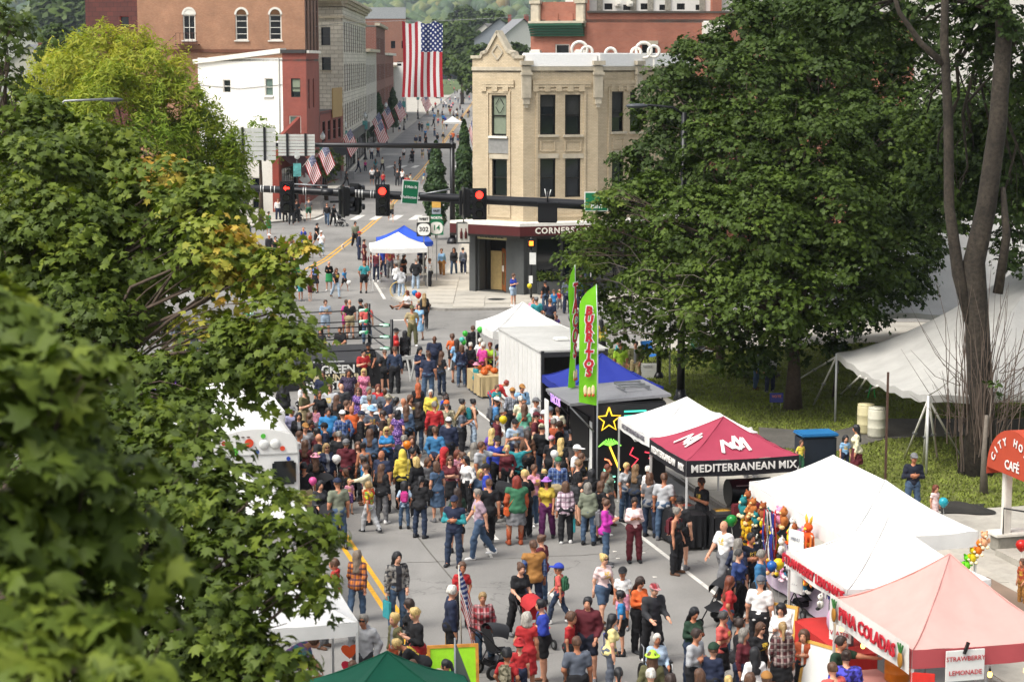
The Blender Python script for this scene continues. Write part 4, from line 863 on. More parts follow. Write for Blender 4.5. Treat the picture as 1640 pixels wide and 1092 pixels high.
def blobs_px(rows):     # (px, py, Y, radius in px, tint)
    out = []
    for px,py,Y,rp,tm in rows:
        r = rp * Y / FPX * 1.04; out.append((at(px,py,Y),(r,r,r * .88),tm))
    return out
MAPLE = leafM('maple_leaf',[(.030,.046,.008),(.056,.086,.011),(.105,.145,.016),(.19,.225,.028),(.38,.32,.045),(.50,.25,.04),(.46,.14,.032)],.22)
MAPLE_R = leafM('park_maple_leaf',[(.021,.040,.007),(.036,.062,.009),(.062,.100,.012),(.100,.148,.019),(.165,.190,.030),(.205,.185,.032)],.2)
LOCUST = leafM('locust_leaf',['#566c22','#6c8428','#879430','#a6a236','#b8a038'],.4)
T_3 = leaf_template(LEAF_3,.3); T_3 = (T_3[0][1:],np.array([(0,i + 1,i) for i in range(1,6)],np.int32)); T_LG = leaf_template(LEAF_LONG,.2); T_LG = (T_LG[0][1:],np.array([(0,i + 1,i) for i in range(1,5)],np.int32)); T_M,T_MID,T_FAR,T_LONG = leaf_template(LEAF_MAPLE),leaf_template(LEAF_MID),leaf_template(LEAF_FAR,.2),leaf_template(LEAF_LONG,.2)
# honey locust behind, yellowing
tree('locust_tree','feathery honey locust turning yellow in front of the brick hall',(-16.6,88,0),6.0,.24,blobs_px([
    (150,95,89,62,.62),(235,110,88,60,.62),(95,150,90,62,.55),(185,160,86,66,.5),(280,170,87,58,.45),(330,215,88,56,.42),(350,262,88,48,.36),(250,235,86,60,.32),(150,235,87,60,.3),(70,225,90,60,.35),(320,300,89,50,.25),(370,285,89,32,.3),(120,130,93,70,.6),(210,75,90,36,.7),(365,240,88,26,.55)]),
    LOCUST,T_LG,.6,76,1.75,.185,twigs=3,flat=.8,droop=.9)
# maples between us and the street, nearer and nearer
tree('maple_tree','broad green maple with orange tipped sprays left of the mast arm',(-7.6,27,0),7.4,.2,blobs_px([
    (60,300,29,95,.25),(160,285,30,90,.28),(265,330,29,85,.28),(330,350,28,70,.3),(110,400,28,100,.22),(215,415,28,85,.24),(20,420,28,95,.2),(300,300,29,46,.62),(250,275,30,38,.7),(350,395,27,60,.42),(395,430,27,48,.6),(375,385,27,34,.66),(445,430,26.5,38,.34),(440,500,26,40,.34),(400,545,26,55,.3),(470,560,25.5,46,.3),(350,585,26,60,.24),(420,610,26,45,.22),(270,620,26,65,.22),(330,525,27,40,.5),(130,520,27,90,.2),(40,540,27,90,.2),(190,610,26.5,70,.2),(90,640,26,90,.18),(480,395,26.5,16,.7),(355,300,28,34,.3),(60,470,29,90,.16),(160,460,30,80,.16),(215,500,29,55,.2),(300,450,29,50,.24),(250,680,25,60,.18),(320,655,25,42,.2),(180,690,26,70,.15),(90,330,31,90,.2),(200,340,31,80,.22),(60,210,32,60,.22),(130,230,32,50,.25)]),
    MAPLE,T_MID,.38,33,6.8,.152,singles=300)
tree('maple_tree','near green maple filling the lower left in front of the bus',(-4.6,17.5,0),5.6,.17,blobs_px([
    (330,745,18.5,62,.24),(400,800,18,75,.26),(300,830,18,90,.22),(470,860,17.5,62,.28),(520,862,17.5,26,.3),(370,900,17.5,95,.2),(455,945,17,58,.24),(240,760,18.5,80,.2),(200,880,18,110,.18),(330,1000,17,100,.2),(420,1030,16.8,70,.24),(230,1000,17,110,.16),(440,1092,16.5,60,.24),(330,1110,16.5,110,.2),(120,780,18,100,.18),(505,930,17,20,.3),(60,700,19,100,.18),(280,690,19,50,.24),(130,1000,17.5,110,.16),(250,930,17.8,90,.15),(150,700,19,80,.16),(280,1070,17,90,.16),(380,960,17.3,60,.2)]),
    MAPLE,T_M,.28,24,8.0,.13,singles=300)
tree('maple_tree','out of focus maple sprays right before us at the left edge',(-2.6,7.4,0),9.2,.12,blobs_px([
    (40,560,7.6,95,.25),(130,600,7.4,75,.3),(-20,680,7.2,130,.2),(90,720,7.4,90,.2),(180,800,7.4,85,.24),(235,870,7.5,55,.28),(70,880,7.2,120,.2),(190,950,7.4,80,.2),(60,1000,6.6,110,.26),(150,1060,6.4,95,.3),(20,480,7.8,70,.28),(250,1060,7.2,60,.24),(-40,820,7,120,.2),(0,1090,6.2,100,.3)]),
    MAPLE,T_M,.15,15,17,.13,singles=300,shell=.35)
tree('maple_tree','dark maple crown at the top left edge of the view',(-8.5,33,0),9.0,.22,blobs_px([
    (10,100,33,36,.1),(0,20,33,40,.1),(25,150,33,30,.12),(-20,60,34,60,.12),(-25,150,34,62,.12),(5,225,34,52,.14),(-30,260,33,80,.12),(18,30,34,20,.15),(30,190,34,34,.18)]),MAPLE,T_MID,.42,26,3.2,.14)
# park maple on the right
pb = [(1215,25,76,46,.2),(1320,45,77,70,.2),(1400,50,77,70,.18),(1460,110,77,60,.18),(1490,250,76,46,.2),(1480,320,74,44,.2),(1200,60,76,60,.2),(1270,40,78,70,.2),(1130,110,75,62,.22),(1080,150,75,46,.22),(1210,130,73,78,.25),(1310,120,74,80,.25),(1390,110,76,62,.25),(1110,210,74,60,.22),(1060,260,74,58,.22),(1010,265,75,34,.2),(1180,250,71,92,.28),(1290,240,70,98,.28),(1400,220,72,85,.28),(1460,180,76,60,.25),
      (1040,340,72,68,.35),(990,360,73,46,.4),(1120,370,69,85,.36),(1220,360,68,95,.33),(1330,350,68,95,.28),(1430,320,71,75,.26),(960,400,74,40,.42),(990,440,73,52,.4),(1060,440,70,66,.42),(1140,470,68,72,.46),(1230,470,67,82,.36),(1330,450,68,85,.26),(1420,420,70,70,.24),(1470,380,72,48,.24),
      (1010,505,72,36,.36),(1080,520,71,40,.36),(1150,550,70,42,.36),(1230,540,70,52,.2),(1310,530,70,50,.16),(1390,490,70,46,.16),(935,410,71,22,.5),(945,362,70.5,24,.5),(972,330,70.5,20,.5),(975,310,70.5,14,.5),(1455,455,72,32,.2),(915,385,72,16,.5),(905,410,72,12,.5),(925,455,73,22,.42),(950,485,73,20,.4),(985,530,72,20,.35),(1045,555,72,22,.35),(1110,572,71,20,.3),(1035,180,75,22,.25),(1062,118,75,20,.25),(1105,75,76,20,.25),(1150,62,76,22,.22),(1000,300,75,18,.3),(1180,585,70,20,.25)]
tree('maple_tree','large round park maple hiding the right of the corner block',(10.05,70.2,.1),3.4,.27,blobs_px(pb + [(1100,180,80,80,.1),(1200,200,81,110,.08),(1320,220,81,110,.08),(1420,260,80,90,.08),(1100,330,79,90,.1),(1210,360,80,110,.06),(1320,380,79,110,.06),(1420,400,78,80,.06),(1240,90,82,80,.1),(1360,100,82,90,.1),(1080,440,76,60,.1),(1180,480,76,80,.08)]),MAPLE_R,T_3,.55,36,2.3,.2,twigs=3,flat=.25)  # back clumps get darker leaf tints for the shade inside the crown
bt_ = MB(); random.seed(8)                                  # dead grey twigs in the lower left of the crown
for k in range(34):
    a = at(random.uniform(990,1150),random.uniform(420,540),67.2) - Vector((10.05,70.2,.1)); e = a + Vector((random.uniform(-1.6,1.2),random.uniform(-1.2,.2),random.uniform(-.3,1.0))); bt_.tube([a,a.lerp(e,.5) + Vector((0,0,.15)),e],[.02,.014,.005],4,cap=False)
_mt = [o for o in bpy.data.objects if o.name.startswith('maple_tree')][-1]; structure(bt_.build('dead_twigs',M('dead_twig','#6d655a',rough=.9),_mt),'stuff')
# old tree at the right with bare stems around its foot
ob = Vector((14.0,59.0,.1))
def oa(px,py,Y=59.5): return at(px,py,Y) - ob
ot = tree('old_tree','tall old tree with forked trunk beside the marquee',ob,9,.42,blobs_px([(1300,10,64,50,.15),(1540,190,66,46,.1),(1590,270,66,55,.1),(1545,300,67,55,.08),(1640,160,64,55,.12),(1625,400,66,40,.1),(1400,20,62,60,.15),(1460,50,63,46,.18),(1340,30,63,60,.18),(1560,60,61,55,.1),(1620,90,62,60,.14),(1600,20,60,60,.1),(1500,10,61,40,.12),(1590,200,66,40,.2),(1640,230,66,60,.2),(1500,280,66,50,.2),(1480,200,67,40,.3),(1560,150,67,30,.3),(1620,330,66,40,.16),(1520,350,66,40,.14)]),
    MAPLE_R,T_3,.5,32,2.9,.2,bark=BARK2,twigs=2,trunk_pts=[Vector((0,0,-.15)),oa(1572,660),oa(1565,520),oa(1560,420),oa(1580,330),oa(1598,200),oa(1608,60),oa(1600,-60)])
tb = MB(); tb.tube([oa(1570,560),oa(1535,440),oa(1520,330),oa(1519,200),oa(1512,60),oa(1515,-60)],[.26,.2,.16,.15,.13,.1],10); tb.tube([oa(1519,110),oa(1475,70),oa(1440,20),oa(1425,-30)],[.12,.09,.07,.05],8)
tb.tube([oa(1598,470),oa(1612,380),oa(1606,300)],[.16,.13,.08],8); tb.build('second_stem',BARK2,ot)
st = MB(); random.seed(5)
for k in range(70):
    x = random.gauss(0,.5); y = random.gauss(-.2,.4); h = random.uniform(1.6,5.2); lean = random.uniform(-.35,.38) + x * .3
    p0 = Vector((x,y,random.uniform(0,1.8))); st.tube([p0,p0 + Vector((lean * .35,random.uniform(-.2,.2),h * .4)),p0 + Vector((lean * .8 + random.uniform(-.15,.15),random.uniform(-.3,.3),h * .75)),p0 + Vector((lean * 1.3,random.uniform(-.3,.3),h))],[.022,.016,.011,.004],4,cap=False)
for k in range(40):
    x = random.uniform(-1.6,-.3) if random.random() < .45 else random.uniform(.3,1.9); p0 = Vector((x * .4,random.gauss(0,.3),random.uniform(1.5,3.2))); e = p0 + Vector((x * 1.1,random.gauss(0,.4),random.uniform(.3,2.6))); st.tube([p0,p0.lerp(e,.5) + Vector((0,0,-.25)),e],[.016,.011,.004],4,cap=False)
stm = st.build('bare_shoots',M('bare_twig','#5d5046',rough=.9,var=.2),ot); structure(stm,'stuff')
tree('young_tree','slim young trunk right of the old tree by the cafe awning',(13.6,56.2,.1),2.3,.1,[((13.8,56.5,3.2),(.5,.5,.4),.2)],MAPLE_R,T_FAR,.3,12,.8,.16,bark=M('pale_bark','#6a6258',rough=.9,var=.2,scale=8,bump=.3),twigs=1)
# trees filling the back of the park
for i,(px,py,Y,r,lab) in enumerate(((1540,230,96,125,'dark leafy tree behind the marquee, nearest the old tree'),(1640,290,94,130,'dark leafy tree behind the marquee at the right edge'),(1450,260,98,110,'leafy tree behind the park maple and marquee'))):
    c = at(px,py,Y); R = r * Y / FPX; tree('leafy_tree',lab,(c.x,Y,0),c.z - R * .6,.22,[((c.x + dx * R,Y + dy * R,c.z + dz * R),(R * .55,R * .55,R * .45),.15 + .1 * random.random()) for dx,dy,dz in ((0,0,.3),(-.5,.1,0),(.5,0,.05),(0,-.4,-.1),(-.3,-.3,-.45),(.35,-.2,-.4))],MAPLE_R,T_FAR,.8,36,1.6,.3,group='trees behind the park')
for i,(px,py) in enumerate(((1153,587),(1335,640))):
    p = G(px,py); tree('small_tree',('small park tree with slim dark trunk left of the strolling pair','thin leafless looking tree by the marquee straps')[i],(p.x,p.y,.1),2.6,.16 if i == 0 else .07,[((p.x,p.y,4.2),(1.3,1.3,1),.2)],MAPLE_R,T_FAR,.5,18,.8,.2,twigs=2)
# columnar conifers by the junction and along the far street
CON = leafM('arborvitae',['#22331c','#2e4423','#40562b','#566432'],.1)
def column(x,y,h,r,lab,grp='columnar evergreens along the street'):
    o = thing('columnar_tree',lab,'tree',(x,y,.12),0,grp); MB().tube([(0,0,0),(0,0,h * .5)],[.09,.05],7).build('trunk',BARK,o)
    n = int(480 * h * r); z = RNG.random(n) ** .8; rad = r * np.clip(np.sin(np.pi * (z * .86 + .14)) ** .6,.06,1) * (1 - z * .45) * RNG.uniform(.75,1.08,n) * (1 + .15 * np.sin(z * 30)); th = RNG.uniform(0,6.283,n)
    P = np.column_stack([rad * np.cos(th),rad * np.sin(th),.9 + z * (h - .9)]); N = np.column_stack([np.cos(th),np.sin(th),np.full(n,.5)]) + RNG.normal(0,.4,(n,3))
    me,_ = leaf_mesh('crown',P,N,RNG.uniform(.18,.32,n),np.clip(RNG.normal(.35,.2,n),0,1),T_FAR); structure(obj('crown',me,CON,o),'stuff'); return o
column(-5.3,139,6.7,.95,'columnar evergreen beside the route signs at the far corner'); column(-3.3,138,8.2,.85,'taller columnar evergreen against the corner block edge')
for i,(x,y,h) in enumerate(((-19.6,222,6.6),(-19.6,240,6.9),(-19.8,262,7.0),(-20,300,7.4),(-20.2,340,7.6))): column(x,y,h,1.25,'%s columnar street tree on the left pavement before the stone block' % ORD[i])
def round_tree(x,y,h,r,lab,mat=MAPLE_R,tm=.3,grp=None,size=.3,dens=.8):
    return tree('street_tree',lab,(x,y,.1),h - r * 1.2,.1 + r * .04,[((x + dx * r,y + dy * r,h - r + dz * r),(r * .6,r * .6,r * .5),tm + random.uniform(-.06,.1)) for dx,dy,dz in ((0,0,.45),(-.45,.1,0),(.45,0,.1),(0,-.4,-.1),(-.25,-.3,-.4),(.3,-.2,-.35))],mat,T_FAR,r * .3,22,dens,size,group=grp,twigs=1)
round_tree(-16.6,178,4.9,1.5,'small round street tree with grey barrier beneath it',tm=.4,size=.2,dens=1.6)
round_tree(-19.0,150.5,8.3,1.8,'young street tree whose trunk stands behind the seated person',LOCUST,.2,size=.2,dens=1.3)
for i,(px,py,Y,r,lab) in enumerate(((740,70,560,34,'big round green tree right of the huge flag'),(700,60,640,28,'green tree directly behind the huge flag'),(770,100,470,30,'green tree just left of the corner gable'),(826,92,430,26,'green tree above the corner gable'),(790,40,760,26,'distant dark tree at the hill foot'),(745,30,900,24,'far pale tree near the hill foot'),(110,20,700,62,'dark spruce like tree at the top left'),(185,20,690,55,'dark tree between the top left spruce and the slate tower'),(95,62,300,26,'sparse brown tree by the far left house'))):
    c = at(px,py,Y); R = r * Y / FPX; round_tree(c.x,Y,c.z + R,R * 1.3,lab,MAPLE_R,.22,'trees beyond the town',size=R * .24,dens=22 / (R * R * 4))

# ================================================================== TENTS, STALLS, VEHICLES
def fabric(name,col,tr=.12): return M(name,col,rough=.75,var=.06,scale=2.2,bump=.5,translucent=tr,stain=.06)
TW = fabric('white_canopy_fabric','#e4e3df'); LEGM = M('tent_leg_white','#c9c9c6',rough=.4,metal=.2)
def canopy(lab,c,w=3.05,d=3.05,rz=SROT,eave=2.3,peak=3.2,val=.28,mat=TW,vmat=None,ridge=0.0,legs=True,name='canopy_tent',legm=LEGM,sag=1.35):
    """pop-up tent: four sagging roof panels, four valances, four legs; ridge = length of a ridge along local y"""
    o = thing(name,lab,'tent',(c[0],c[1],0),rz); cx = [(-w / 2,-d / 2),(w / 2,-d / 2),(w / 2,d / 2),(-w / 2,d / 2)]; pk = [(0,-ridge / 2),(0,ridge / 2)]
    ends = [(cx[0],cx[1],pk[0],pk[0]),(cx[1],cx[2],pk[0],pk[1]),(cx[2],cx[3],pk[1],pk[1]),(cx[3],cx[0],pk[1],pk[0])]
    for i,(a,b,p,q) in enumerate(ends):
        def fn(u,v,a=a,b=b,p=p,q=q,i=i):
            bx,by = a[0] + (b[0] - a[0]) * u,a[1] + (b[1] - a[1]) * u; tx,ty = p[0] + (q[0] - p[0]) * u,p[1] + (q[1] - p[1]) * u
            x,y = bx + (tx - bx) * v,by + (ty - by) * v; z = eave + (peak - eave) * v ** sag
            z -= .05 * sin(u * pi) * sin(v * pi) + .014 * sin(u * 17 + i * 2 + c[0]) * (1 - v) + .012 * sin(u * 9 + v * 14 + c[1]) * sin(v * pi) + .03 * sin(u * pi) * (1 - v) ** 2
            return x,y,z
        b_ = MB(); b_.grid(fn,14,10); b_.build('roof_panel',mat,o)
        dx,dy = b[0] - a[0],b[1] - a[1]; L = hypot(dx,dy); nx,ny = dy / L,-dx / L
        def vf(u,v,a=a,dx=dx,dy=dy,nx=nx,ny=ny,i=i):
            k = .006 + .012 * sin(u * 23 + i) * v; zt = eave + .004 - .03 * sin(u * pi)
            return a[0] + dx * u + nx * k,a[1] + dy * u + ny * k,zt - val * v
        b_ = MB(); b_.grid(vf,18,2); b_.build('valance',vmat or mat,o)
    sm = MB()
    for (x,y),(p,q) in zip(cx,(pk[0],pk[0],pk[1],pk[1])):                # sewn hip seams
        sm.tube([(x + (p - x) * v,y + (q - y) * v,eave + (peak - eave) * v ** sag + .006) for v in [j / 8 for j in range(9)]],.014,5)
    sm.build('hip_seam',mat,o)
    if legs:
        for x,y in cx: MB().box((x * .985,y * .985,(eave - .02) / 2),(.045,.045,eave - .04)).box((x * .985,y * .985,.01),(.09,.09,.02)).build('leg',legm,o)
        if ridge:
            for x in (-w / 2,w / 2): MB().box((x * .985,0,(eave - .02) / 2),(.045,.045,eave - .04)).build('leg',legm,o)
        t = MB()
        for i in range(4): a,b = cx[i],cx[(i + 1) % 4]; t.tube([(a[0] * .98,a[1] * .98,eave - .08),((a[0] + b[0]) / 2 * .98,(a[1] + b[1]) / 2 * .98,eave - .4),(b[0] * .98,b[1] * .98,eave - .08)],.012,4)
        t.build('truss',legm,o)
    return o
PINKM = fabric('pale_pink_canopy','#e2aea6',.3); PINKV = fabric('pink_valance','#b85458',.2); REDM = fabric('crimson_canopy','#a53c52',.2); BLKV = fabric('black_valance','#17151b',.0)
BLUEM = fabric('blue_canopy','#1f2f8c',.2); GREENM = fabric('green_canopy','#16684e',.2); PURP = fabric('purple_canopy','#7a48c0',.3)
tA = canopy('pale pink tent with pina coladas banner at the lower right',(8.05,35.7),3.05,3.5,peak=3.5,val=.34,mat=PINKM,vmat=PINKV)
tB = canopy('white tent with strawberry lemonade banner behind the pale pink tent',(7.63,39.5),3.05,3.1,val=.1,peak=3.3)
tC = canopy('long white tent hung with toys, with two peaks',(7.98,45.0),3.05,6.0,ridge=2.9,val=.34)
tD = canopy('crimson tent with black Mediterranean Mix valance',(5.54,51.42),eave=2.42,val=.42,peak=3.22,mat=REDM,vmat=BLKV)
tE = canopy('white tent directly behind the crimson tent',(4.86,54.6),eave=2.42,val=.3)
canopy('royal blue tent between the box trailer and the black food trailer',(2.8,61.4),mat=BLUEM,eave=2.55,peak=3.42,val=.22,legm=BLK)
tH = canopy('white tent behind the white box trailer over the pumpkin table',(.42,76.5),val=.3)
canopy('white tent in the far junction before the blue one',(-6.3,109.7),rz=.12,val=.25,peak=3.05)
canopy('blue tent just behind the white junction tent',(-6.15,113.4),rz=.12,mat=fabric('bright_blue_canopy','#2b55c4',.2),val=.25,peak=3.1)
canopy('white tent at the lower left over a book table',(-4.66,36.5),val=.26); canopy('green tent whose peak rises at the bottom edge',(-1.98,30.6),mat=GREENM,val=.26)
canopy('white tent left of the crowd below the bus',(-6.35,44.9),val=.26); canopy('purple tent glimpsed through the maple leaves',(-9.7,61.3),mat=PURP,val=.26)
canopy('white tent half hidden behind the bus roof',(-8.5,58.6),val=.3); canopy('white tent left of the bus in the maple shade',(-10.8,54.5),val=.3); canopy('small white tent far up the flagged street',(-9.8,330),rz=0,val=.3)
# lettering on valances. Face towards the street (-SN) or towards us (-SD), in the tents' own frame
FL_,FN_ = (pi / 2,0,-pi / 2),(pi / 2,0,0)
WL = M('valance_letter_white','#dcd8d2',rough=.6); REDL = M('banner_letter_red','#b01e2c',rough=.6,var=.1)
for t_,q,sz in (('MEDITERRANEAN',-.27,.27),('MIX',1.2,.27)): letters(t_,sz,WL,tD,(q,-1.56,2.2),FN_,bold=.006,space=1.08); letters(t_,.24,WL,tD,(-1.56,-q,2.2),FL_,bold=.006,space=1.05)
def mm(tent,side):
    # two interlocked chevrons of the stall's emblem, laid on the roof panel
    for k in (0,1):
        def P(x,y):
            v = .30 + y; z = 2.42 + (.8) * v ** 1.35 - .05 * sin((.5 + x / 3) * pi) * sin(v * pi) + .03
            return ((x,-1.525 * (1 - v),z) if side == 0 else (-1.525 * (1 - v),-x,z))
        pts = [(-.42,-.1),(-.3,.22),(-.08,.02),(.06,.3),(.2,.02)] if k == 0 else [(-.12,.16),(.08,-.02),(.26,.26),(.34,-.06)]
        b = MB()
        for (x0,y0),(x1,y1) in zip(pts,pts[1:]):
            dx,dy = x1 - x0,y1 - y0; L = hypot(dx,dy); nx,ny = -dy / L * .045,dx / L * .03
            q = [P(x0 - nx,y0 - ny),P(x1 - nx,y1 - ny),P(x1 + nx,y1 + ny),P(x0 + nx,y0 + ny)]; b.add(q + [(x,y,z + .012) for x,y,z in q],[(0,1,2,3),(7,6,5,4),(0,4,5,1),(2,6,7,3)])
        b.build('emblem',WL,tent)
mm(tD,0); mm(tD,1)
letters('MEDITERRANEAN MIX',.2,M('grey_letters','#6d6a70'),tE,(-1.56,0,2.27),FL_,space=1.05)
def banner(lab,tent,y0,y1,z0,z1,txt,size,x=-1.58):
    o = thing('banner',lab,'banner',tent.matrix_basis @ Vector((x,(y0 + y1) / 2,z0)),tent.rotation_euler.z)
    b = MB(); b.grid(lambda u,v: (.03 * sin(u * 9) * (1 - v) - .01,(y0 - y1) * (u - .5),(z1 - z0) * v),20,3); b.build('cloth',fabric('banner_white','#dedcd6',.15),o)
    letters(txt,size,REDL,o,(-.045,0,(z1 - z0) / 2),FL_,ext=.012,bold=.008,space=1.02); return o
for t in (tA,tB): t.rotation_euler = t.rotation_euler
bpy.context.view_layer.update()
bA = banner('white pina coladas banner clipped along the pink tent',tA,-1.75,1.75,1.86,2.4,'PINA COLADAS',.35)
for y in (1.45,-1.5):
    b = MB(); b.ball((-.06,y,.2),(.03,.1,.15),8,6); b.build('pineapple_emblem',M('pineapple_brown','#9a6a22'),bA); b = MB()
    for a in (-.5,0,.5): b.box((-.06,y + a * .12,.4),(.02,.035,.2),rx=-a)
    b.build('pineapple_leaf',M('pineapple_green','#2c6a2c'),bA)
banner('white strawberry lemonade banner along the white tent',tB,-1.5,1.5,1.98,2.36,'STRAWBERRY LEMONADE',.27)
def board(lab,loc,w,h,rz,lines,size,ink=REDL,face=None,frame=None,tilt=0.0,name='sign_board',hang=False):
    o = thing(name,lab,'sign',loc,rz); o.rotation_euler = (tilt,0,rz)
    MB().bbox((0,0,h / 2),(w,.03,h),.008).build('panel',face or SIGNW,o)
    if frame:
        b = MB()
        for x in (-w / 2,w / 2): b.box((x,0,h / 2),(.06,.06,h + .06))
        for z in (0,h): b.box((0,0,z),(w - .06,.06,.06))
        b.build('frame',frame,o)
    n = len(lines)
    for i,t in enumerate(lines):
        if t: letters(t,size,ink,o,(0,-.03,h * (1 - (i + .6) / (n + .2))),FN_,ext=.004)
    if hang: MB().box((0,-.03,h + .04),(.05,.05,.22),ry=.35).build('clip',SBLK,o)
    return o
nf = S0 * 0 + Vector((8.05,35.7,0)) - SD * 1.82
board('white strawberry lemonade card clipped to the pink valance',nf + SN * -.55 + Vector((0,0,1.7)),.74,.56,SROT,['STRAWBERRY','LEMONADE'],.12,hang=True)
board('white ice cold water card hanging at the pink tent corner',Vector((6.35,37.35,1.35)),.5,.8,SROT - 1.0,['ICE','COLD','WATER'],.13)
board('red menu card under the pina coladas banner',nf + SN * -1.35 + Vector((0,0,1.05)),.42,.85,SROT - .5,['Try','THE ICE'],.1,ink=SIGNW,face=M('card_red','#c22a20',rough=.6))
OAKF = M('light_wood_frame','#c79a4a',rough=.6,var=.12)
board('white board in a wooden frame leaning before the lemonade stall',G(1232,1062,0),1.0,1.25,SROT - .9,[],.1,frame=OAKF,tilt=-.2); board('second wooden framed white board at the foot of the frame',G(1302,1130,0),.8,1.2,SROT - 1.1,[],.1,frame=OAKF,tilt=-.2)
board('lime green board with painted rim by the green tent',G(727,1128,0),.95,1.15,.15,[],.1,face=M('lime_board','#9fe02a',rough=.5),frame=M('multicolour_rim','#c98a3a',var=.5,scale=3),tilt=-.15)
board('hanging white price list at the lemonade tent corner',Vector((5.98,40.9,1.35)),.45,1.35,SROT - 1.2,['MENU','- - -','- - -','- - -'],.1,ink=M('grey_print','#8d8f98'))
gp = thing('banner','grey translucent panel slanting beside the flag bearer at bottom','banner',(-.95,32.2,0),.1); MB().add([(0,0,2.9),(.9,.1,0.4),(.1,0,.4)],[(0,1,2),(2,1,0)]).build('cloth',fabric('grey_sheer','#8d938d',.4),gp); MB().tube([(0,0,0),(0,0,2.95)],.02,6).build('pole',GALV,gp)
# counters and goods
BLKC = fabric('black_tablecloth','#131316',0)
def table(lab,loc,w,d,rz,h=.76,cloth_m=None,top='#b9b4a8',skirt=True):
    o = thing('table',lab,'table',loc,rz); MB().bbox((0,0,h),(w,d,.04),.01).build('table_top',M('table_top_' + top.strip('#'),top,rough=.6),o)
    for x in (-1,1):
        for y in (-1,1): MB().box((x * (w / 2 - .06),y * (d / 2 - .06),h / 2 - .01),(.04,.04,h - .02)).build('leg',GALV,o)
    if cloth_m:
        b = MB(); n = 40; per = [(-w / 2,-d / 2),(w / 2,-d / 2),(w / 2,d / 2),(-w / 2,d / 2)]
        for i in range(4):
            a,c = per[i],per[(i + 1) % 4]; nx,ny = (c[1] - a[1]),-(c[0] - a[0]); L = hypot(nx,ny); nx,ny = nx / L,ny / L
            b.grid(lambda u,v,a=a,c=c,nx=nx,ny=ny: (a[0] + (c[0] - a[0]) * u + nx * (.02 + .03 * v * sin(u * 25)),a[1] + (c[1] - a[1]) * u + ny * (.02 + .03 * v * sin(u * 25)),h + .025 - (h - .06) * v),24,3)
        b.add([(-w / 2 - .02,-d / 2 - .02,h + .026),(w / 2 + .02,-d / 2 - .02,h + .026),(w / 2 + .02,d / 2 + .02,h + .026),(-w / 2 - .02,d / 2 + .02,h + .026)],[(0,1,2,3)]); b.build('tablecloth',cloth_m,o)
    return o
def loc2(t,x,y,z=0): return t.matrix_basis @ Vector((x,y,z))
table('black clothed serving table along the street side of the crimson tent',loc2(tD,-1.25,.1),.75,2.7,SROT,.9,BLKC); table('black clothed serving table at the near side of the crimson tent',loc2(tD,.35,-1.2),2.2,.7,SROT,.9,BLKC)
STEEL = M('pan_steel','#9a9a98',rough=.3,metal=.9)
for i,(x,y,c,fn) in enumerate(((-1.25,.9,'#8a3b1c','red stew'),(-1.25,.3,'#a8672a','brown rice'),(-1.2,-.4,'#7a2a18','dark meat'),(-.4,-1.2,'#c79a3c','yellow fries'),(.4,-1.2,'#b5702c','orange rice'),(1.1,-1.2,'#9c7b3a','flat breads'))):
    o = thing('food_tray','steel tray of %s on the crimson tent tables' % fn,'tray',loc2(tD,x,y,.93),SROT,'food trays of the crimson stall'); b = MB()
    b.box((0,0,.01),(.5,.36,.015))
    for sx,sy,wx,wy in ((-.25,0,.015,.36),(.25,0,.015,.36),(0,-.18,.5,.015),(0,.18,.5,.015)): b.box((sx,sy,.05),(wx,wy,.09))
    b.build('tray',STEEL,o); b = MB(); b.grid(lambda u,v: (-.23 + .46 * u,-.16 + .32 * v,.05 + .05 * sin(u * pi) * sin(v * pi) + .012 * sin(u * 31 + v * 17)),12,8); b.build('food',M('food_' + c.strip('#'),c,rough=.6,var=.4,scale=30,bump=.5),o)
o = thing('grill','black smoker grill behind the crimson stall counter','grill',loc2(tD,.9,.4),SROT); MB().tube([(-.6,0,1.1),(.6,0,1.1)],.36,16).build('drum',BLK,o); MB().tube([(-.5,-.4,1.35),(.5,-.4,1.35)],.02,6).build('handle',STEEL,o)
for x in (-.5,.5): MB().box((x,0,.4),(.06,.5,.8)).build('leg',BLK,o)
for i,(x,y,c) in enumerate(((.0,-1.58,'maroon'),(.6,-1.58,'maroon'))): tag(MB().bbox((0,0,0),(.56,.28,.3),.03).build('cooler_bag',M('maroon_bag','#5a1720',rough=.7),None,loc2(tD,x,y,1.09),SROT),('left' if i == 0 else 'right') + ' maroon insulated bag on the crimson stall table','bag','bags on the crimson stall')
table('toy stall table under the long white tent',loc2(tC,-1.1,.5),.7,4.8,SROT,.8,fabric('pink_white_cloth','#c9b6c8',0)); table('lemonade counter with red cloth under the white tent',loc2(tB,-1.2,-.2),.7,2.6,SROT,.95,fabric('red_cloth','#b52a26',0)); table('drinks counter along the pink tent',loc2(tA,-1.15,-.1),.7,2.8,SROT,.95,fabric('pink_counter','#a8766e',0)); table('front counter of the pink tent',loc2(tA,.3,-1.35),2.3,.6,SROT,.95,M('counter_wood','#5d4630',var=.2))
ORDS = ('first','second','third','fourth','fifth','sixth','seventh','eighth','ninth','tenth','eleventh')
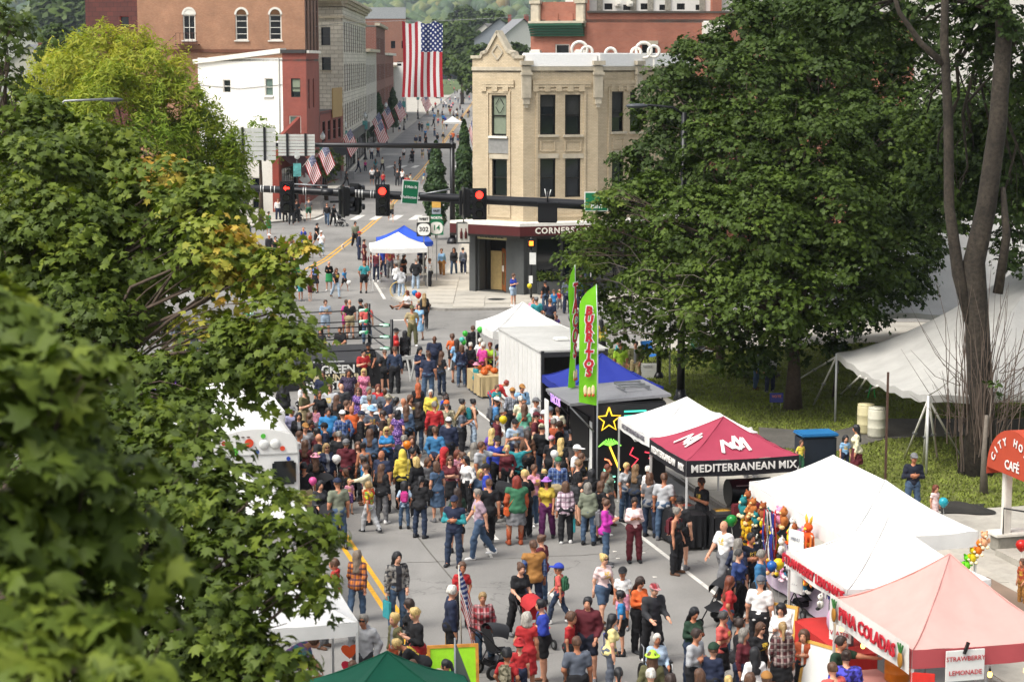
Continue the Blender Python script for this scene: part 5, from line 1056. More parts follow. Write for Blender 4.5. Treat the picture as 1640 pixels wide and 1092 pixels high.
# plush toys: body, head, ears, arms and legs each
def plush(lab,loc,s,rz,c1,c2,kind=0):
    o = thing('plush_toy',lab,'toy',loc,rz,'plush toys hanging on the toy tent'); m1,m2_ = M('plush_' + c1.strip('#'),c1,rough=.95,var=.2,scale=30,bump=.4),M('plush_' + c2.strip('#'),c2,rough=.95,var=.2,scale=30)
    o.scale = (s,s,s); MB().ball((0,0,.42),(.22,.19,.26),10,7).build('body',m1,o); hd = MB().ball((0,-.02,.84),(.2,.18,.19),10,7).build('head',m1,o); MB().ball((0,-.18,.79),(.09,.07,.07),8,5).build('muzzle',m2_,hd)
    for x in (-1,1):
        b = MB(); (b.ball((x * .15,0,1.02),(.075,.05,.075),7,5) if kind == 0 else b.tube([(x * .1,0,.96),(x * .16,0,1.2),(x * .2,.02,1.36)],[.05,.06,.01],6)); b.build('ear',m1 if kind == 0 else m2_,hd)
        MB().ball((x * .26,-.05,.52),(.09,.09,.16),8,5).build('arm',m1,o); MB().ball((x * .14,-.14,.16),(.1,.14,.1),8,5).build('leg',m2_,o)
plc = [('#8a4a26','#c9a06a',0,'brown bear'),('#a5622e','#d9b27a',0,'tan bear'),('#d9a41a','#1a1a1a',1,'yellow long eared toy'),('#e0b52a','#7a3a1a',1,'golden long eared toy'),('#1f6f72','#d9c9a0',0,'teal bear'),('#141414','#e6e2d8',0,'black and white panda'),('#222426','#d8d4c8',0,'charcoal panda'),('#c22418','#e8c830',0,'red and yellow duck'),('#dcc21f','#c24a18',0,'bright yellow chick'),('#d98aa8','#f0d6de',0,'pink rabbit'),('#3c8fb5','#e6e6e6',0,'blue bear'),('#e2ded4','#2a2a2a',0,'white dog'),('#d2501c','#e8b03a',1,'orange fox')]
random.seed(3); seen = {}
for i in range(62):
    row,colm = divmod(i,11); far = colm < 6
    y = 2.75 - colm * .42 + random.uniform(-.14,.14); z = 2.02 - row * .26 + random.uniform(-.09,.09)
    if i >= 55: y,z = random.uniform(-2.6,1.5),.86
    c1,c2,kd,nm = plc[{0: (0,1,1,0,4,9,1,11,0,9,12),1: (4,1,4,8,10,7,8,11,9,9,12),2: (2,2,6,5,4,8,11,9,9,12,12),3: (3,2,5,6,5,12,9,11,10,9,12),4: (2,7,8,7,8,7,10,9,11,10,5),5: (9,10,11,9,10,11,0,1,2,3,4)}[min(row,5)][colm]]
    seen[nm] = seen.get(nm,0) + 1
    plush('%s plush, %s of toy tent, %s from far end' % (nm,('top row','second row','third row','fourth row','fifth row','table display')[min(row,5)],ORDS[colm]),loc2(tC,-1.6 - random.uniform(0,.2),y,z - .35),random.uniform(.34,.56),SROT - pi / 2 + random.uniform(-.8,.8),c1,c2,kd)
for i,(y,cols) in enumerate(((.85,('#b51f28','#1f2f8c','#e4e2de')),(.55,('#1f2f8c','#c23a3a','#e4e2de')),(-1.2,('#d98ab0','#e8c8d8','#7a86c0')),(-1.65,('#d95a20','#e8843a','#f0e0d0')),(-2.7,('#1f2f8c','#e4e2de','#1f2f8c')))):
    o = thing('streamer_bunch',('red white and blue streamers nearest the plush bears','blue and red streamers right of the red ones','pink and lilac streamers in the middle of the toy tent','orange streamers near the corner of the toy tent','blue and white streamers at the lemonade tent corner')[i],'streamers',loc2(tC,-1.85,y,2.1),SROT,'streamers on the toy tent')
    for k in range(7): c = cols[k % 3]; x0,y0 = random.uniform(-.08,.08),random.uniform(-.2,.2); MB().grid(lambda u,v,x0=x0,y0=y0,k=k: (x0 + .03 * sin(v * 7 + k) + (u - .5) * .02,y0 + (u - .5) * .15 + .04 * sin(v * 5 + k),-1.15 * v),2,10).build('ribbon',fabric('ribbon_' + c.strip('#'),c,.2),o)
for i in range(5):
    p = loc2(tC,1.45,-2.95,1.2 + .17 * i); plush(('green','lime','yellow','orange','peach')[i] + ' soft toy hanging inside the near right corner of the toy tent',p + Vector((-.25 + .12 * i,0,0)),.4,SROT,('#3fae2a','#6fd02a','#d9c21f','#d2701c','#d9a078')[i],'#e6d8b0')
# small goods on the counters
def bottle(lab,loc,c,s=1.0,cap='#c9302a'): o = thing('bottle',lab,'bottle',loc,0,'bottles on the drink stalls'); o.scale = (s,s,s); MB().lathe([(0,0),(.045,0),(.047,.16),(.018,.22),(.018,.25),(0,.25)],n=10).build('body',M('bottle_' + c.strip('#'),c,rough=.25),o); MB().cyl((0,0,.25),.02,.03,8).build('cap',M('cap_' + cap.strip('#'),cap),o)
bottle('yellow mustard coloured bottle on the front of the pink tent',loc2(tA,-1.0,-1.35,.98),'#d9a51a',1.2,'#1a1a1a'); bottle('clear green bottle at the right of the pink tent counter',loc2(tA,1.1,-1.3,.98),'#5d8f72',1.2)
def drum(lab,loc,r,h,c,lid=None,group=None,name='barrel'):
    o = thing(name,lab,'barrel',loc,0,group); MB().lathe([(0,0),(r * .92,0),(r,h * .08),(r,h * .32),(r * 1.03,h * .34),(r,h * .36),(r,h * .64),(r * 1.03,h * .66),(r,h * .68),(r,h * .94),(r * .9,h),(0,h)],n=20).build('body',M('drum_' + c.strip('#'),c,rough=.5,var=.1),o)
    MB().lathe([(r * .95,0),(r * .95,.04),(0,.05)],(0,0,h),20).build('lid',M('drum_lid_' + (lid or c).strip('#'),lid or c,rough=.5),o); return o
drum('orange drink cooler under the pina coladas banner',loc2(tA,-.7,.6,.97),.24,.5,'#c9781c','#b52a22',name='drink_cooler'); drum('white plastic tub on the pink tent counter',loc2(tA,-1.1,-.9,.975),.2,.3,'#c9c2b8',name='plastic_tub'); drum('orange bucket holding rolled umbrellas by the lemonade tent',loc2(tB,-1.75,1.25,0),.2,.62,'#d2601c',name='bucket')
o = thing('umbrella_bundle','bundle of rolled white and black umbrellas standing in the orange bucket','umbrellas',loc2(tB,-1.75,1.25,.6)); 
for k in range(9): a = k * .7; MB().tube([(.08 * cos(a),.08 * sin(a),-.3),(.22 * cos(a),.22 * sin(a),.55)],[.03,.015],6).build('umbrella',SIGNW if k % 3 else BLK,o)
for i,y in enumerate((-.3,-.9)): drum(('white thermos jug on the red lemonade counter','grey thermos jug on the red lemonade counter')[i],loc2(tB,-1.2,y,.98),.11,.34,('#c9c6c0','#5d5d60')[i],'#2a2a2c',name='jug')
o = thing('candy_floss_bag','pink and blue bagged candy floss hanging at the lemonade corner','candy',loc2(tB,-1.65,-1.35,1.5)); MB().ball((0,0,.15),(.2,.2,.3),10,7).build('pink_bag',fabric('floss_pink','#d9b0c8',.3),o); MB().ball((.15,.05,.3),(.14,.14,.2),8,6).build('blue_bag',fabric('floss_blue','#3a4fb5',.3),o); MB().ball((.12,-.1,.05),(.12,.12,.18),8,6).build('yellow_bag',fabric('floss_yellow','#d9cf6a',.3),o)
BULB = emitM('warm_bulb','#ffc860',2.5)
for i,(x,y,z) in enumerate(((-1.2,-1.6,1.72),(.05,-1.6,1.7),(.75,-1.6,1.72),(-1.45,.5,1.72),(-1.45,1.5,1.76))):
    o = thing('light_bulb','warm bulb under the pink tent, %s' % ('at its near left corner','right of the lemonade card','farthest right','in the middle of its street side','at its far street corner')[i],'light bulb',loc2(tA,x,y,z),0,'string lights of the pink tent'); MB().ball((0,0,0),(.045,.045,.06),8,6).build('bulb',BULB,o); MB().cyl((0,0,.05),.02,.06,6).build('socket',BLK,o); MB().tube([(0,0,.1),(0,0,2.2 - z)],.006,4).build('wire',BLK,o)
# vehicles: black food trailer, white box trailer, spotted bus
ft = thing('food_trailer','black food trailer with neon star and palm painted on its end','food trailer',(2.35,55.8,0),SROT); FT = M('trailer_black','#16161a',rough=.45,var=.1); w_,l_,h_ = 2.15,2.6,2.8
MB().bbox((w_ / 2,l_ / 2,.3 + (h_ - .3) / 2),(w_,l_,h_ - .3),.04).build('body',FT,ft); b = MB(); b.add([(-.75,-.1,h_ - .02),(w_ + .1,-.1,h_ + .14),(w_ + .1,l_,h_ + .14),(-.75,l_,h_ - .02),(-.75,-.1,h_ + .06),(w_ + .1,-.1,h_ + .22),(w_ + .1,l_,h_ + .22),(-.75,l_,h_ + .06)],[(0,3,2,1),(4,5,6,7),(0,1,5,4),(1,2,6,5),(2,3,7,6),(3,0,4,7)]); b.build('roof',M('trailer_grey_roof','#77777a',rough=.6,var=.08,stain=.12),ft)
MB().box((-.01,l_ / 2 + .2,1.75),(.06,2.0,1.2)).build('serving_hatch',DARK,ft); MB().bbox((-.3,l_ / 2 + .2,1.1),(.55,2.0,.06),.01).build('serving_shelf',STEEL,ft); MB().tube([(-.72,.0,h_ - .05),(-.02,.0,2.0)],.025,6).tube([(-.72,l_ - .1,h_ - .05),(-.02,l_ - .1,2.0)],.025,6).build('hatch_strut',GALV,ft)
MB().bbox((.02,.42,1.45),(.05,.42,1.6),.02).build('white_panel',SIGNW,ft)
for y in (1.2,2.0): MB().tube([(-.02,y,.34),(.24,y,.34)],.33,18).build('wheel',M('tyre','#1a1a1a',rough=.8),ft)
NE = lambda c,n: emitM('neon_' + n,c,.95)
b = MB(); c_ = (.42,2.33); pts = [(c_[0] + (.36 if k % 2 == 0 else .15) * sin(pi * k / 5),-.03,c_[1] + (.36 if k % 2 == 0 else .15) * cos(pi * k / 5)) for k in range(11)]; b.tube(pts,.022,6); b.build('neon_star',NE('#ffc92e','yellow'),ft)
b = MB(); b.tube([(.45,-.03,1.55),(.75,-.03,.85)],.03,6); b.build('neon_palm_trunk',NE('#ffcf3a','gold'),ft); b = MB()
for k in range(8): a = radians(10 + k * 23); b.tube([(.45,-.03,1.58),(.45 + .2 * cos(a),-.03,1.62 + .17 * sin(a)),(.45 + .34 * cos(a),-.03,1.55 + .1 * sin(a))],.02,5)
b.build('neon_palm_crown',NE('#7fe04a','lime'),ft); MB().tube([(.3,-.03,1.2),(.42,-.03,1.16),(.5,-.03,1.02)],.025,5).build('neon_wave',NE('#ff8a5a','coral'),ft)
MB().box((.3,-.03,.72),(.05,.02,.42)).box((.46,-.03,.53),(.3,.02,.05)).box((.42,-.03,.8),(.04,.02,.24)).box((.52,-.03,.68),(.2,.02,.04)).build('neon_letter',NE('#8af0c8','mint'),ft)
for z in (2.55,2.42): MB().box((1.2,-.03,z),(.66,.02,.05)).build('neon_bar',NE('#3fc8a8','teal'),ft)
b = MB(); b.tube([(1.15,-.03,1.5),(1.05,-.03,1.3),(1.3,-.03,1.15),(1.12,-.03,.95),(1.22,-.03,.6)],.022,5); b.tube([(1.5,-.03,1.35),(1.8,-.03,1.28),(1.62,-.03,1.15)],.022,5); b.build('neon_flamingo',NE('#e03a4a','red'),ft)
b = MB(); a0 = Vector((1.1,1.2,h_ + .26))
for dx in (0,.75): b.box(a0 + Vector((dx,.0,.03)),(.05,1.0,.05))
for dy in (-.45,0,.45): b.box(a0 + Vector((.375,dy,.06)),(.8,.05,.05))
b.build('roof_rack',GALV,ft); letters('TACOS',.34,NE('#b58ad8','violet'),ft,(-.76,l_ / 2 + .2,h_ - .12),FL_,ext=.01); b = MB()
for k in range(6): b.tube([(-.33,.9 + k * .12,1.0 - k * .02),(-.36,2.5,.95 - k * .13)],.012,4)
b.build('hatch_rails',GALV,ft); MB().bbox((-.75,2.5,1.95),(.03,.45,1.2),.01).build('menu_board',SIGNW,ft)
bt = thing('box_trailer','white box trailer with open rear door behind the blue tent','trailer',(.95,65.3,0),SROT); BW = M('trailer_white','#d3d2cd',rough=.45,var=.05,stain=.08); W3,L3,H3 = 2.3,6.0,2.9
MB().bbox((.02,L3 / 2,.45 + (H3 - .45) / 2),(.06,L3,H3 - .45),.02).build('side_wall',BW,bt); MB().bbox((W3,L3 / 2,.45 + (H3 - .45) / 2),(.06,L3,H3 - .45),.02).build('side_wall',BW,bt); MB().box((W3 / 2,L3,1.65),(W3,.06,H3 - .5)).build('front_wall',BW,bt); MB().bbox((W3 / 2,L3 / 2,H3),(W3 + .1,L3 + .05,.08),.02).build('roof',M('trailer_roof_white','#b4b3ae',rough=.5,var=.08,stain=.15),bt); MB().box((W3 / 2,L3 / 2,.45),(W3,L3,.1)).build('floor',DARK,bt)
for k in range(9): MB().box((-.02,.5 + k * .62,1.65),(.03,.05,H3 - .6)).build('side_rib',BW,bt)
b = MB()
for x in (.06,W3 - .04): b.box((x,-.02,1.7),(.1,.06,H3 - .45))
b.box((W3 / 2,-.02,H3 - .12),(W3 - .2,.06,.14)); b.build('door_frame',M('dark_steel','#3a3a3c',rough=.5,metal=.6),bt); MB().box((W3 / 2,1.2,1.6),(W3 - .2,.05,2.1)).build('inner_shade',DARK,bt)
for y in (2.4,3.3): MB().tube([(-.03,y,.36),(.22,y,.36)],.36,18).build('wheel',M('tyre','#1a1a1a'),bt)
MB().bbox((1.3,2.2,H3 + .09),(.5,.5,.1),.04).build('roof_vent',BW,bt)
bs = thing('bus','white shuttle bus with coloured dots seen from behind its rear','bus',(-5.6,51.5,0),SROT); BSW = M('bus_white_paint','#dcdbd6',rough=.35,var=.03,coat=.2)
def arch(y,w=2.3,z0=.5,zs=2.2,zt=2.95,n=14): return [(-w,z0),(-w,zs)] + [(-w / 2 - w / 2 * cos(pi * k / n),zs + (zt - zs) * sin(pi * k / n) ** .55) for k in range(1,n)] + [(0,zs),(0,z0)]
b = MB(); b.xz(arch(0),0,5.6); ob_ = b.build('body',BSW,bs); MB().xz([(x * .96 - .046,z * .985 + .03) for x,z in arch(0)],-.05,-.003).build('rear_cap',BSW,bs)
MB().bbox((-.42,-.07,1.75),(.62,.04,.62),.05).build('rear_window',GLASS,bs); MB().bbox((-1.55,-.07,1.75),(.7,.04,.62),.05).build('rear_window',GLASS,bs); MB().bbox((-1.15,-.065,2.26),(2.2,.03,.04),.01).build('trim_line',M('bus_trim','#b5b5b2',rough=.4),bs)
for x,z,r,c,n in ((-1.98,2.6,.06,'#b03030','red'),(-1.32,2.58,.115,'#d2482c','red'),(-.95,2.75,.065,'#4fae3a','green'),(-1.72,2.36,.11,'#58b23c','green'),(-1.12,2.34,.06,'#2c4aa8','blue'),(-.45,2.4,.065,'#d2482c','red'),(-.3,2.12,.055,'#2c4aa8','blue'),(-2.1,2.3,.05,'#2c4aa8','blue'),(-2.15,2.05,.09,'#d2a82c','yellow')):
    MB().tube([(x,-.075,z),(x,-.085,z)],r,18).build('dot',M('bus_dot_' + n + c.strip('#'),c,rough=.4),bs)
for x in (-.95 + .0,-.66): MB().lathe([(.14,0),(.13,.03),(.06,.06),(0,.06)],n=16).build('lamp',M('bus_lamp','#cfcfca',rough=.3),bs,(x + .02,-.06,2.52)).rotation_euler = (pi / 2,0,0)
for k in range(3): MB().bbox((-1.62 + k * .14,-.075,2.74),(.09,.03,.03),.01).build('marker_light',M('marker_amber','#5a4030'),bs)
for y in (1.2,4.4): MB().tube([(-.1,y,.45),(.03,y,.45)],.45,20).build('wheel',M('tyre','#1a1a1a'),bs)
for k in range(4): MB().bbox((.012,1.0 + k * 1.2,1.75),(.03,.95,.65),.05).build('side_window',GLASS,bs)
# wrestling ring
rg = thing('wrestling_ring','black wrestling ring with ropes and printed apron','ring',(-4.75,75.6,0),SROT); RB_ = M('ring_black_canvas','#1d1d1f',rough=.8,var=.1); n = 4.9
MB().box((-n / 2,n / 2,.98),(n,n,.08)).build('mat',M('ring_mat','#2b2b2d',rough=.85,var=.12,stain=.15),rg)
for i,(c,d) in enumerate((((-n / 2,-.02,.5),(n,.03,.94)),((-n / 2,n + .02,.5),(n,.03,.94)),((.02,n / 2,.5),(.03,n,.94)),((-n - .02,n / 2,.5),(.03,n,.94)))): MB().box(c,d).build('apron',RB_,rg)
PADM = M('turnbuckle_pad','#bfe0cf',rough=.5); GRNP = M('turnbuckle_green','#2c8f5c',rough=.5)
for x in (.12,-n - .12):
    for y in (-.12,n + .12):
        MB().tube([(x,y,0),(x,y,2.65)],.065,10).build('post',BLK,rg)
        for k,z in enumerate((1.5,1.95,2.4)):
            sx,sy = (-1 if x > 0 else 1),(1 if y < 0 else -1); MB().tube([(x + sx * .08,y + sy * .08,z),(x + sx * .42,y + sy * .2,z)],.06,8).build('turnbuckle',PADM,rg); MB().tube([(x + sx * .08,y + sy * .08,z + .02),(x + sx * .2,y + sy * .42,z)],.06,8).build('turnbuckle',GRNP,rg)
for z in (1.5,1.95,2.4):
    for p,q in (((0,0),(-n,0)),((-n,0),(-n,n)),((-n,n),(0,n)),((0,n),(0,0))): MB().tube([(p[0],p[1],z),((p[0] + q[0]) / 2,(p[1] + q[1]) / 2,z - .03),(q[0],q[1],z)],.025,6).build('rope',BLK,rg)
letters('GREEN',.42,SIGNW,rg,(-1.95,-.05,.78),FN_,bold=.014); letters('MOUNTAIN',.36,M('apron_tan','#cdbf9a'),rg,(-1.95,-.05,.46),FN_,bold=.012); letters('WRESTLING',.42,SIGNW,rg,(-2.05,-.05,.17),FN_,bold=.014)
b = MB(); b.xz([(-3.25,.7),(-3.0,.92),(-2.85,.78),(-2.72,.86),(-2.6,.7)],-.06,-.045); b.build('mountain_emblem',M('emblem_teal','#2c7a68'),rg)
bar = thing('barrier','white trestle barrier standing before the wrestling ring','barrier',G(527,622,0),SROT)
for x in (-.3,.35): MB().box((x,-.15,.5),(.05,.06,1.05),rx=.3).build('leg',M('barrier_wood','#c9bfa6'),bar); MB().box((x,.15,.5),(.05,.06,1.05),rx=-.3).build('leg',M('barrier_wood','#c9bfa6'),bar)
MB().box((0,0,.95),(1.2,.04,.2)).build('board',SIGNW,bar)
bar = thing('barrier','white trestle leg barrier right of the wrestling ring','barrier',G(648,612,0),SROT + .4)
for x in (-.3,.3): MB().box((x,-.15,.5),(.05,.06,1.05),rx=.3).build('leg',SIGNW,bar); MB().box((x,.15,.5),(.05,.06,1.05),rx=-.3).build('leg',SIGNW,bar)
MB().box((0,0,.95),(1.0,.04,.15)).build('board',SIGNW,bar)
# feather flags
def feather(lab,base,top,w,rz,txt):
    o = thing('feather_flag',lab,'flag',(base[0],base[1],0),rz); H = top; b0 = 2.95; LG = fabric('lime_flag','#7ed024',.3)
    MB().tube([(0,0,0),(0,0,H * .8),(-.05,0,H)],[.025,.02,.01],6).build('pole',M('flag_pole_grey','#b9bcc0',rough=.4),o); MB().lathe([(0,0),(.3,0),(.28,.05),(.05,.1),(0,.1)],n=14).build('base',BLK,o)
    def fn(u,v):
        z = b0 + (H - .02 - b0) * v; wd = w * (1 - max(0,(v - .8) / .2) ** 2.2 * .9); return (-wd * u - .02,.04 * sin(v * 7 + u * 2) * u,z - .25 * w * (1 - u) * 0 - (.18 * w * (1 - u) if v == 0 else 0))
    b = MB(); b.grid(fn,4,18); b.build('cloth',LG,o)
    st = (H - .45 - b0 - .9) / len(txt)
    for i,ch in enumerate(txt): z = H - .75 - st * i; letters(ch,st * 1.3,SIGNW,o,(-w * .52,-.075,z),FN_,ext=.004,bold=.045,shear=.12); letters(ch,st * 1.3,REDL,o,(-w * .52,-.085,z),FN_,ext=.006,bold=.018,shear=.12)
    for k in range(3):
        MB().ball((-w * (.25 + .22 * k),-.09,b0 + .36 - .05 * (k % 2)),(.055,.02,.15),8,6).build('burrito_picture',M('tortilla','#d8c49a',rough=.7,var=.15,scale=9),o); MB().ball((-w * (.25 + .22 * k),-.1,b0 + .22),(.05,.02,.05),7,5).build('filling_picture',M('filling','#b05a2a',var=.4,scale=20),o)
    return o
feather('lime BURRITOS feather flag facing us at the black trailer',at(957,600,55.2),at(957,455,55.2).z,.5,0,'BURRITOS'); feather('lime TACOS feather flag turned edge on left of the burritos flag',at(921,600,58.2),at(921,424,58.2).z,.5,1.2,'TACOS')
# marquee on the lawn
MQ = M('marquee_vinyl','#bfbdb7',rough=.55,var=.1,scale=1.5,bump=.2,translucent=.15,stain=.1)
def marquee(lab,corners,eave,peak,pz,poles):
    o = thing('marquee',lab,'tent',(corners[0][0],corners[0][1],.1)); O = Vector((corners[0][0],corners[0][1],.1)); n = len(corners)
    for i in range(n):
        a,c = Vector((*corners[i],eave)) - O,Vector((*corners[(i + 1) % n],eave)) - O; p = Vector((*peak[min(i,len(peak) - 1)],pz)) - O; q = Vector((*peak[min((i + 1),n) % len(peak)],pz)) - O if len(peak) > 1 else p
        def fn(u,v,a=a,c=c,p=p,q=q):
            e = a.lerp(c,u); t = p.lerp(q,u); r = e.lerp(t,v); r.z = e.z + (t.z - e.z) * v ** 1.45 - .25 * sin(u * pi) * (1 - v) ** 2 + .04 * sin(u * 40) * (1 - v) ** 3; return r
        b = MB(); b.grid(fn,24,14); b.build('roof_panel',MQ,o); m = MB(); m.grid(lambda u,v,fn=fn: fn(u,0) - Vector((0,0,.22 * v)),24,1); m.build('valance',MQ,o)
        MB().tube([(a.x,a.y,0),a],.04,8).build('pole',LEGM,o); d = (a + c) / 2 * 0
    for (x,y,z,sx,sy) in poles: MB().tube([Vector((x,y,z)) - O,Vector((sx,sy,.12)) - O],.035,6).build('guy_strap',M('strap_white','#cfccc2',rough=.6),o); m = Vector((x,y,z)).lerp(Vector((sx,sy,.12)),.55) - O; MB().bbox(m,(.16,.1,.1),.03).build('ratchet',GALV,o)
    return o
cA,cB = G(1340,566,2.5),G(1487,634,2.5)
marquee('grey white marquee with strap stays at the right of the lawn',[(cA.x,cA.y),(cB.x,cB.y),(26,63.5),(25,74)],2.5,[(18.8,68.0)],6.4,
    [(cB.x,cB.y,2.4,*G(1448,742)[:2]),(cB.x,cB.y,2.4,*G(1478,754)[:2]),(cB.x,cB.y,2.4,*G(1541,742)[:2]),(cB.x,cB.y,2.4,*G(1502,745)[:2]),(cA.x,cA.y,2.4,*G(1280,612)[:2]),(cA.x,cA.y,2.4,*G(1303,654)[:2]),(cA.x + .3,cA.y - 3,2.2,*G(1347,636)[:2]),(cA.x + .4,cA.y - 3.5,2.2,*G(1371,637)[:2]),(cA.x + .5,cA.y - 5,2.2,*G(1386,632)[:2])])
cA,cB = at(1385,540,83),at(1535,560,80)
marquee('bright white marquee peak behind the grey one',[(10.8,88),(13,78.5),(28,80),(27,92)],2.6,[(20.5,84.5)],6.4,[])
# lawn furniture
for i,(px,py) in enumerate(((1386,700),(1403,706))): p = G(px,py); drum('cream plastic barrel %s on the park path' % ('standing left' if i == 0 else 'standing right'),(p.x,p.y,.14),.29,.95,'#bfb68e' if i == 0 else '#c4c1ae',group='water barrels')
o = thing('sign_post','tall brown steel post standing before the cream barrels','post',(*G(1417,800)[:2],.1)); MB().box((0,0,1.8),(.06,.06,3.6)).build('post',M('rust_post','#4a352a',rough=.7),o); MB().box((0,0,.02),(.2,.2,.04)).build('foot',M('rust_post','#4a352a'),o)
o = thing('rope','green rope strung from the marquee to the barrels','rope',(*G(1393,690)[:2],.14)); MB().tube([(-.1,0,1.0),(.2,.4,1.9),(.5,1.0,2.4)],.02,5).tube([(.15,0,1.0),(.1,.5,2.0),(.6,1.2,2.4)],.02,5).build('strand',M('green_rope','#2c9a4a'),o)
p = G(1305,755); o = thing('rubbish_cart','wheeled rubbish cart with bright blue lid at the lawn edge','bin',(p.x,p.y,.13),.2); MB().bbox((0,0,.55),(1.1,.8,.95),.06).build('body',M('cart_dark','#1d2530',rough=.6),o); MB().bbox((0,-.02,1.07),(1.2,.9,.1),.04).build('lid',M('cart_blue_lid','#22689a',rough=.5),o)
for x in (-.45,.45): MB().tube([(x - .04,.3,.12),(x + .04,.3,.12)],.12,12).build('wheel',M('tyre','#1a1a1a'),o)
p = G(1243,668); o = thing('yard_sign','small blue yard sign with orange print stuck in the lawn','sign',(p.x,p.y,.1)); MB().bbox((0,0,.6),(.48,.02,.34),.004).build('panel',M('yard_blue','#2a2f6a',rough=.6),o); letters('VOTE',.13,M('yard_orange','#c9703a'),o,(0,-.016,.64),ext=.003); MB().tube([(-.15,0,0),(-.15,0,.5)],.006,4).tube([(.15,0,0),(.15,0,.5)],.006,4).build('stake',GALV,o)
p = G(1540,822); b = MB(); b.grid(lambda u,v: ((u - .5) * 1.5 + .1 * sin(v * 7),(v - .5) * 1.3 + .1 * sin(u * 6),.05 + .18 * sin(u * pi) * sin(v * pi) * (.6 + .4 * sin(u * 9 + v * 5))),20,16); tag(b.build('tarp',M('dark_tarp','#26241f',rough=.8,bump=.4),None,(p.x,p.y,.1)),'crumpled dark tarp lying on the lawn near the cafe','tarp')
# hosta bed on the lawn
p = G(1212,606); o = thing('flower_bed','round bed of broad green leaves on the lawn','plant',(p.x,p.y,.1)); nn = 160; r_ = np.sqrt(RNG.random(nn)) * .9; th = RNG.uniform(0,6.28,nn)
me,_ = leaf_mesh('foliage',np.column_stack([r_ * np.cos(th),r_ * np.sin(th),.12 + .25 * (1 - r_)]),np.column_stack([np.cos(th) * .6,np.sin(th) * .6,np.ones(nn)]) + RNG.normal(0,.3,(nn,3)),RNG.uniform(.2,.34,nn),RNG.uniform(.3,.7,nn),T_FAR); structure(obj('foliage',me,MAPLE_R,o),'stuff'); MB().lathe([(0,.02),(.95,.0),(.9,.08),(0,.12)],n=18).build('soil',M('bed_soil','#3d3328',rough=1),o)
# camp chairs and planter at the park corner
CHB = fabric('camp_chair_blue','#1f5fa0',.1)
def camp_chair(lab,loc,rz,m):
    o = thing('camp_chair',lab,'chair',loc,rz,'camp chairs at the park corner'); MB().grid(lambda u,v: ((u - .5) * .5,-.25 + .5 * v,.42 - .08 * sin(u * pi)),6,4).build('seat',m,o); MB().grid(lambda u,v: ((u - .5) * .52,.25 + .14 * v + .04 * sin(u * pi),.42 + .5 * v),6,4).build('backrest',m,o)
    for x in (-.27,.27):
        for y0,y1 in ((-.25,.25),(.25,-.25)): MB().tube([(x,y0,0),(x,y1,.45 if y1 < 0 else .95)],.013,5).build('leg',BLK,o)
        MB().box((x,-.02,.62),(.05,.5,.03)).build('armrest',BLK,o)
camp_chair('blue folding camp chair beside the notice at the park corner',(*G(1040,588)[:2],.12),.3,CHB); camp_chair('dark green camp chair under the maple left of the lawn',(*G(1110,580)[:2],.12),-.5,fabric('camp_green','#2a5a3a',.1)); camp_chair('grey white camp chair nearest the small park tree',(*G(1128,582)[:2],.12),.6,fabric('camp_grey','#8d8f90',.1))
board('white notice board with printed lines at the park corner',G(1037,606,.1),.8,.6,.05,['NOTICE','- - - - -','- - - -'],.1,ink=M('grey_print','#8d8f98'),name='notice_board')
drum('round brown planter barrel behind the camp chairs',(*G(1135,566)[:2],.12),.4,.5,'#8d7a5c','#4a3d2a',name='planter')
# cafe entrance with barrel awning
ca = thing('cafe_entrance','orange barrel awning of a hotel cafe on white posts with steps','entrance',(*G(1612,889)[:2],.12),SROT); OR = fabric('orange_awning','#b5472c',.15)
Lc,zb,n = 2.7,2.1,18
yy = [(-2.15 + (-cos(pi * k / n)) * Lc / 2 + Lc / 2,zb + 1.15 * sin(pi * k / n)) for k in range(n + 1)]
b = MB(); v = [(-.35,y,z) for y,z in yy]; b.add(v + [(-.33,y,z) for y,z in yy],[tuple(range(n + 1)),tuple(reversed(range(n + 1,2 * n + 2)))]); b.build('awning_face',OR,ca)
b = MB(); b.grid(lambda u,v: (-.34 + 4.5 * v,*[yy[round(u * n)][i] for i in (0,1)]),n,6); b.build('awning_roof',OR,ca)
b = MB(); v = [(-.34,y,z - .0) for y,z in (yy[0],yy[-1])]; b.box((1.9,yy[0][0],zb - .08),(4.5,.02,.2)); b.box((1.9,yy[-1][0],zb - .08),(4.5,.02,.2)); b.build('awning_skirt',OR,ca)
yc = (yy[0][0] + yy[-1][0]) / 2; word = 'CITY HOTEL'
for i,ch in enumerate(word):
    a = radians(158 - i * 15.2)                 # seen from the street, far end (+y) is on the left
    if ch != ' ':
        lo = letters(ch,.27,WL,ca,(-.37,yc - 1.05 * cos(a),zb + .86 * sin(a)),FL_,ext=.006,bold=.006)
        lo.rotation_mode = 'QUATERNION'; lo.rotation_quaternion = (Matrix.Rotation(-(pi / 2 - a) * -1,3,'X') @ Matrix.Rotation(-pi / 2,3,'Z') @ Matrix.Rotation(pi / 2,3,'X')).to_quaternion()
letters('CAFÉ',.32,WL,ca,(-.37,yc,zb + .25),FL_,ext=.006,bold=.006)
MB().bbox((-.05,0,1.15),(.2,.2,2.1),.02).build('post',TRIMW,ca); MB().bbox((-.05,-2.2,1.15),(.2,.2,2.1),.02).build('post',TRIMW,ca); MB().bbox((.9,.1,.2),(2.4,.5,.4),.03).build('plinth',M('plinth_stone','#8d897e',rough=.9,var=.15,bump=.2),ca); MB().bbox((.9,.1,.44),(2.6,.6,.09),.02).build('plinth_cap',TRIMW,ca)
b = MB(); b.tube([(-.2,-.15,.4),(-.2,-.15,1.15),(1.8,-.25,.75),(1.8,-.25,0)],.025,6); b.build('handrail',BLK,ca)
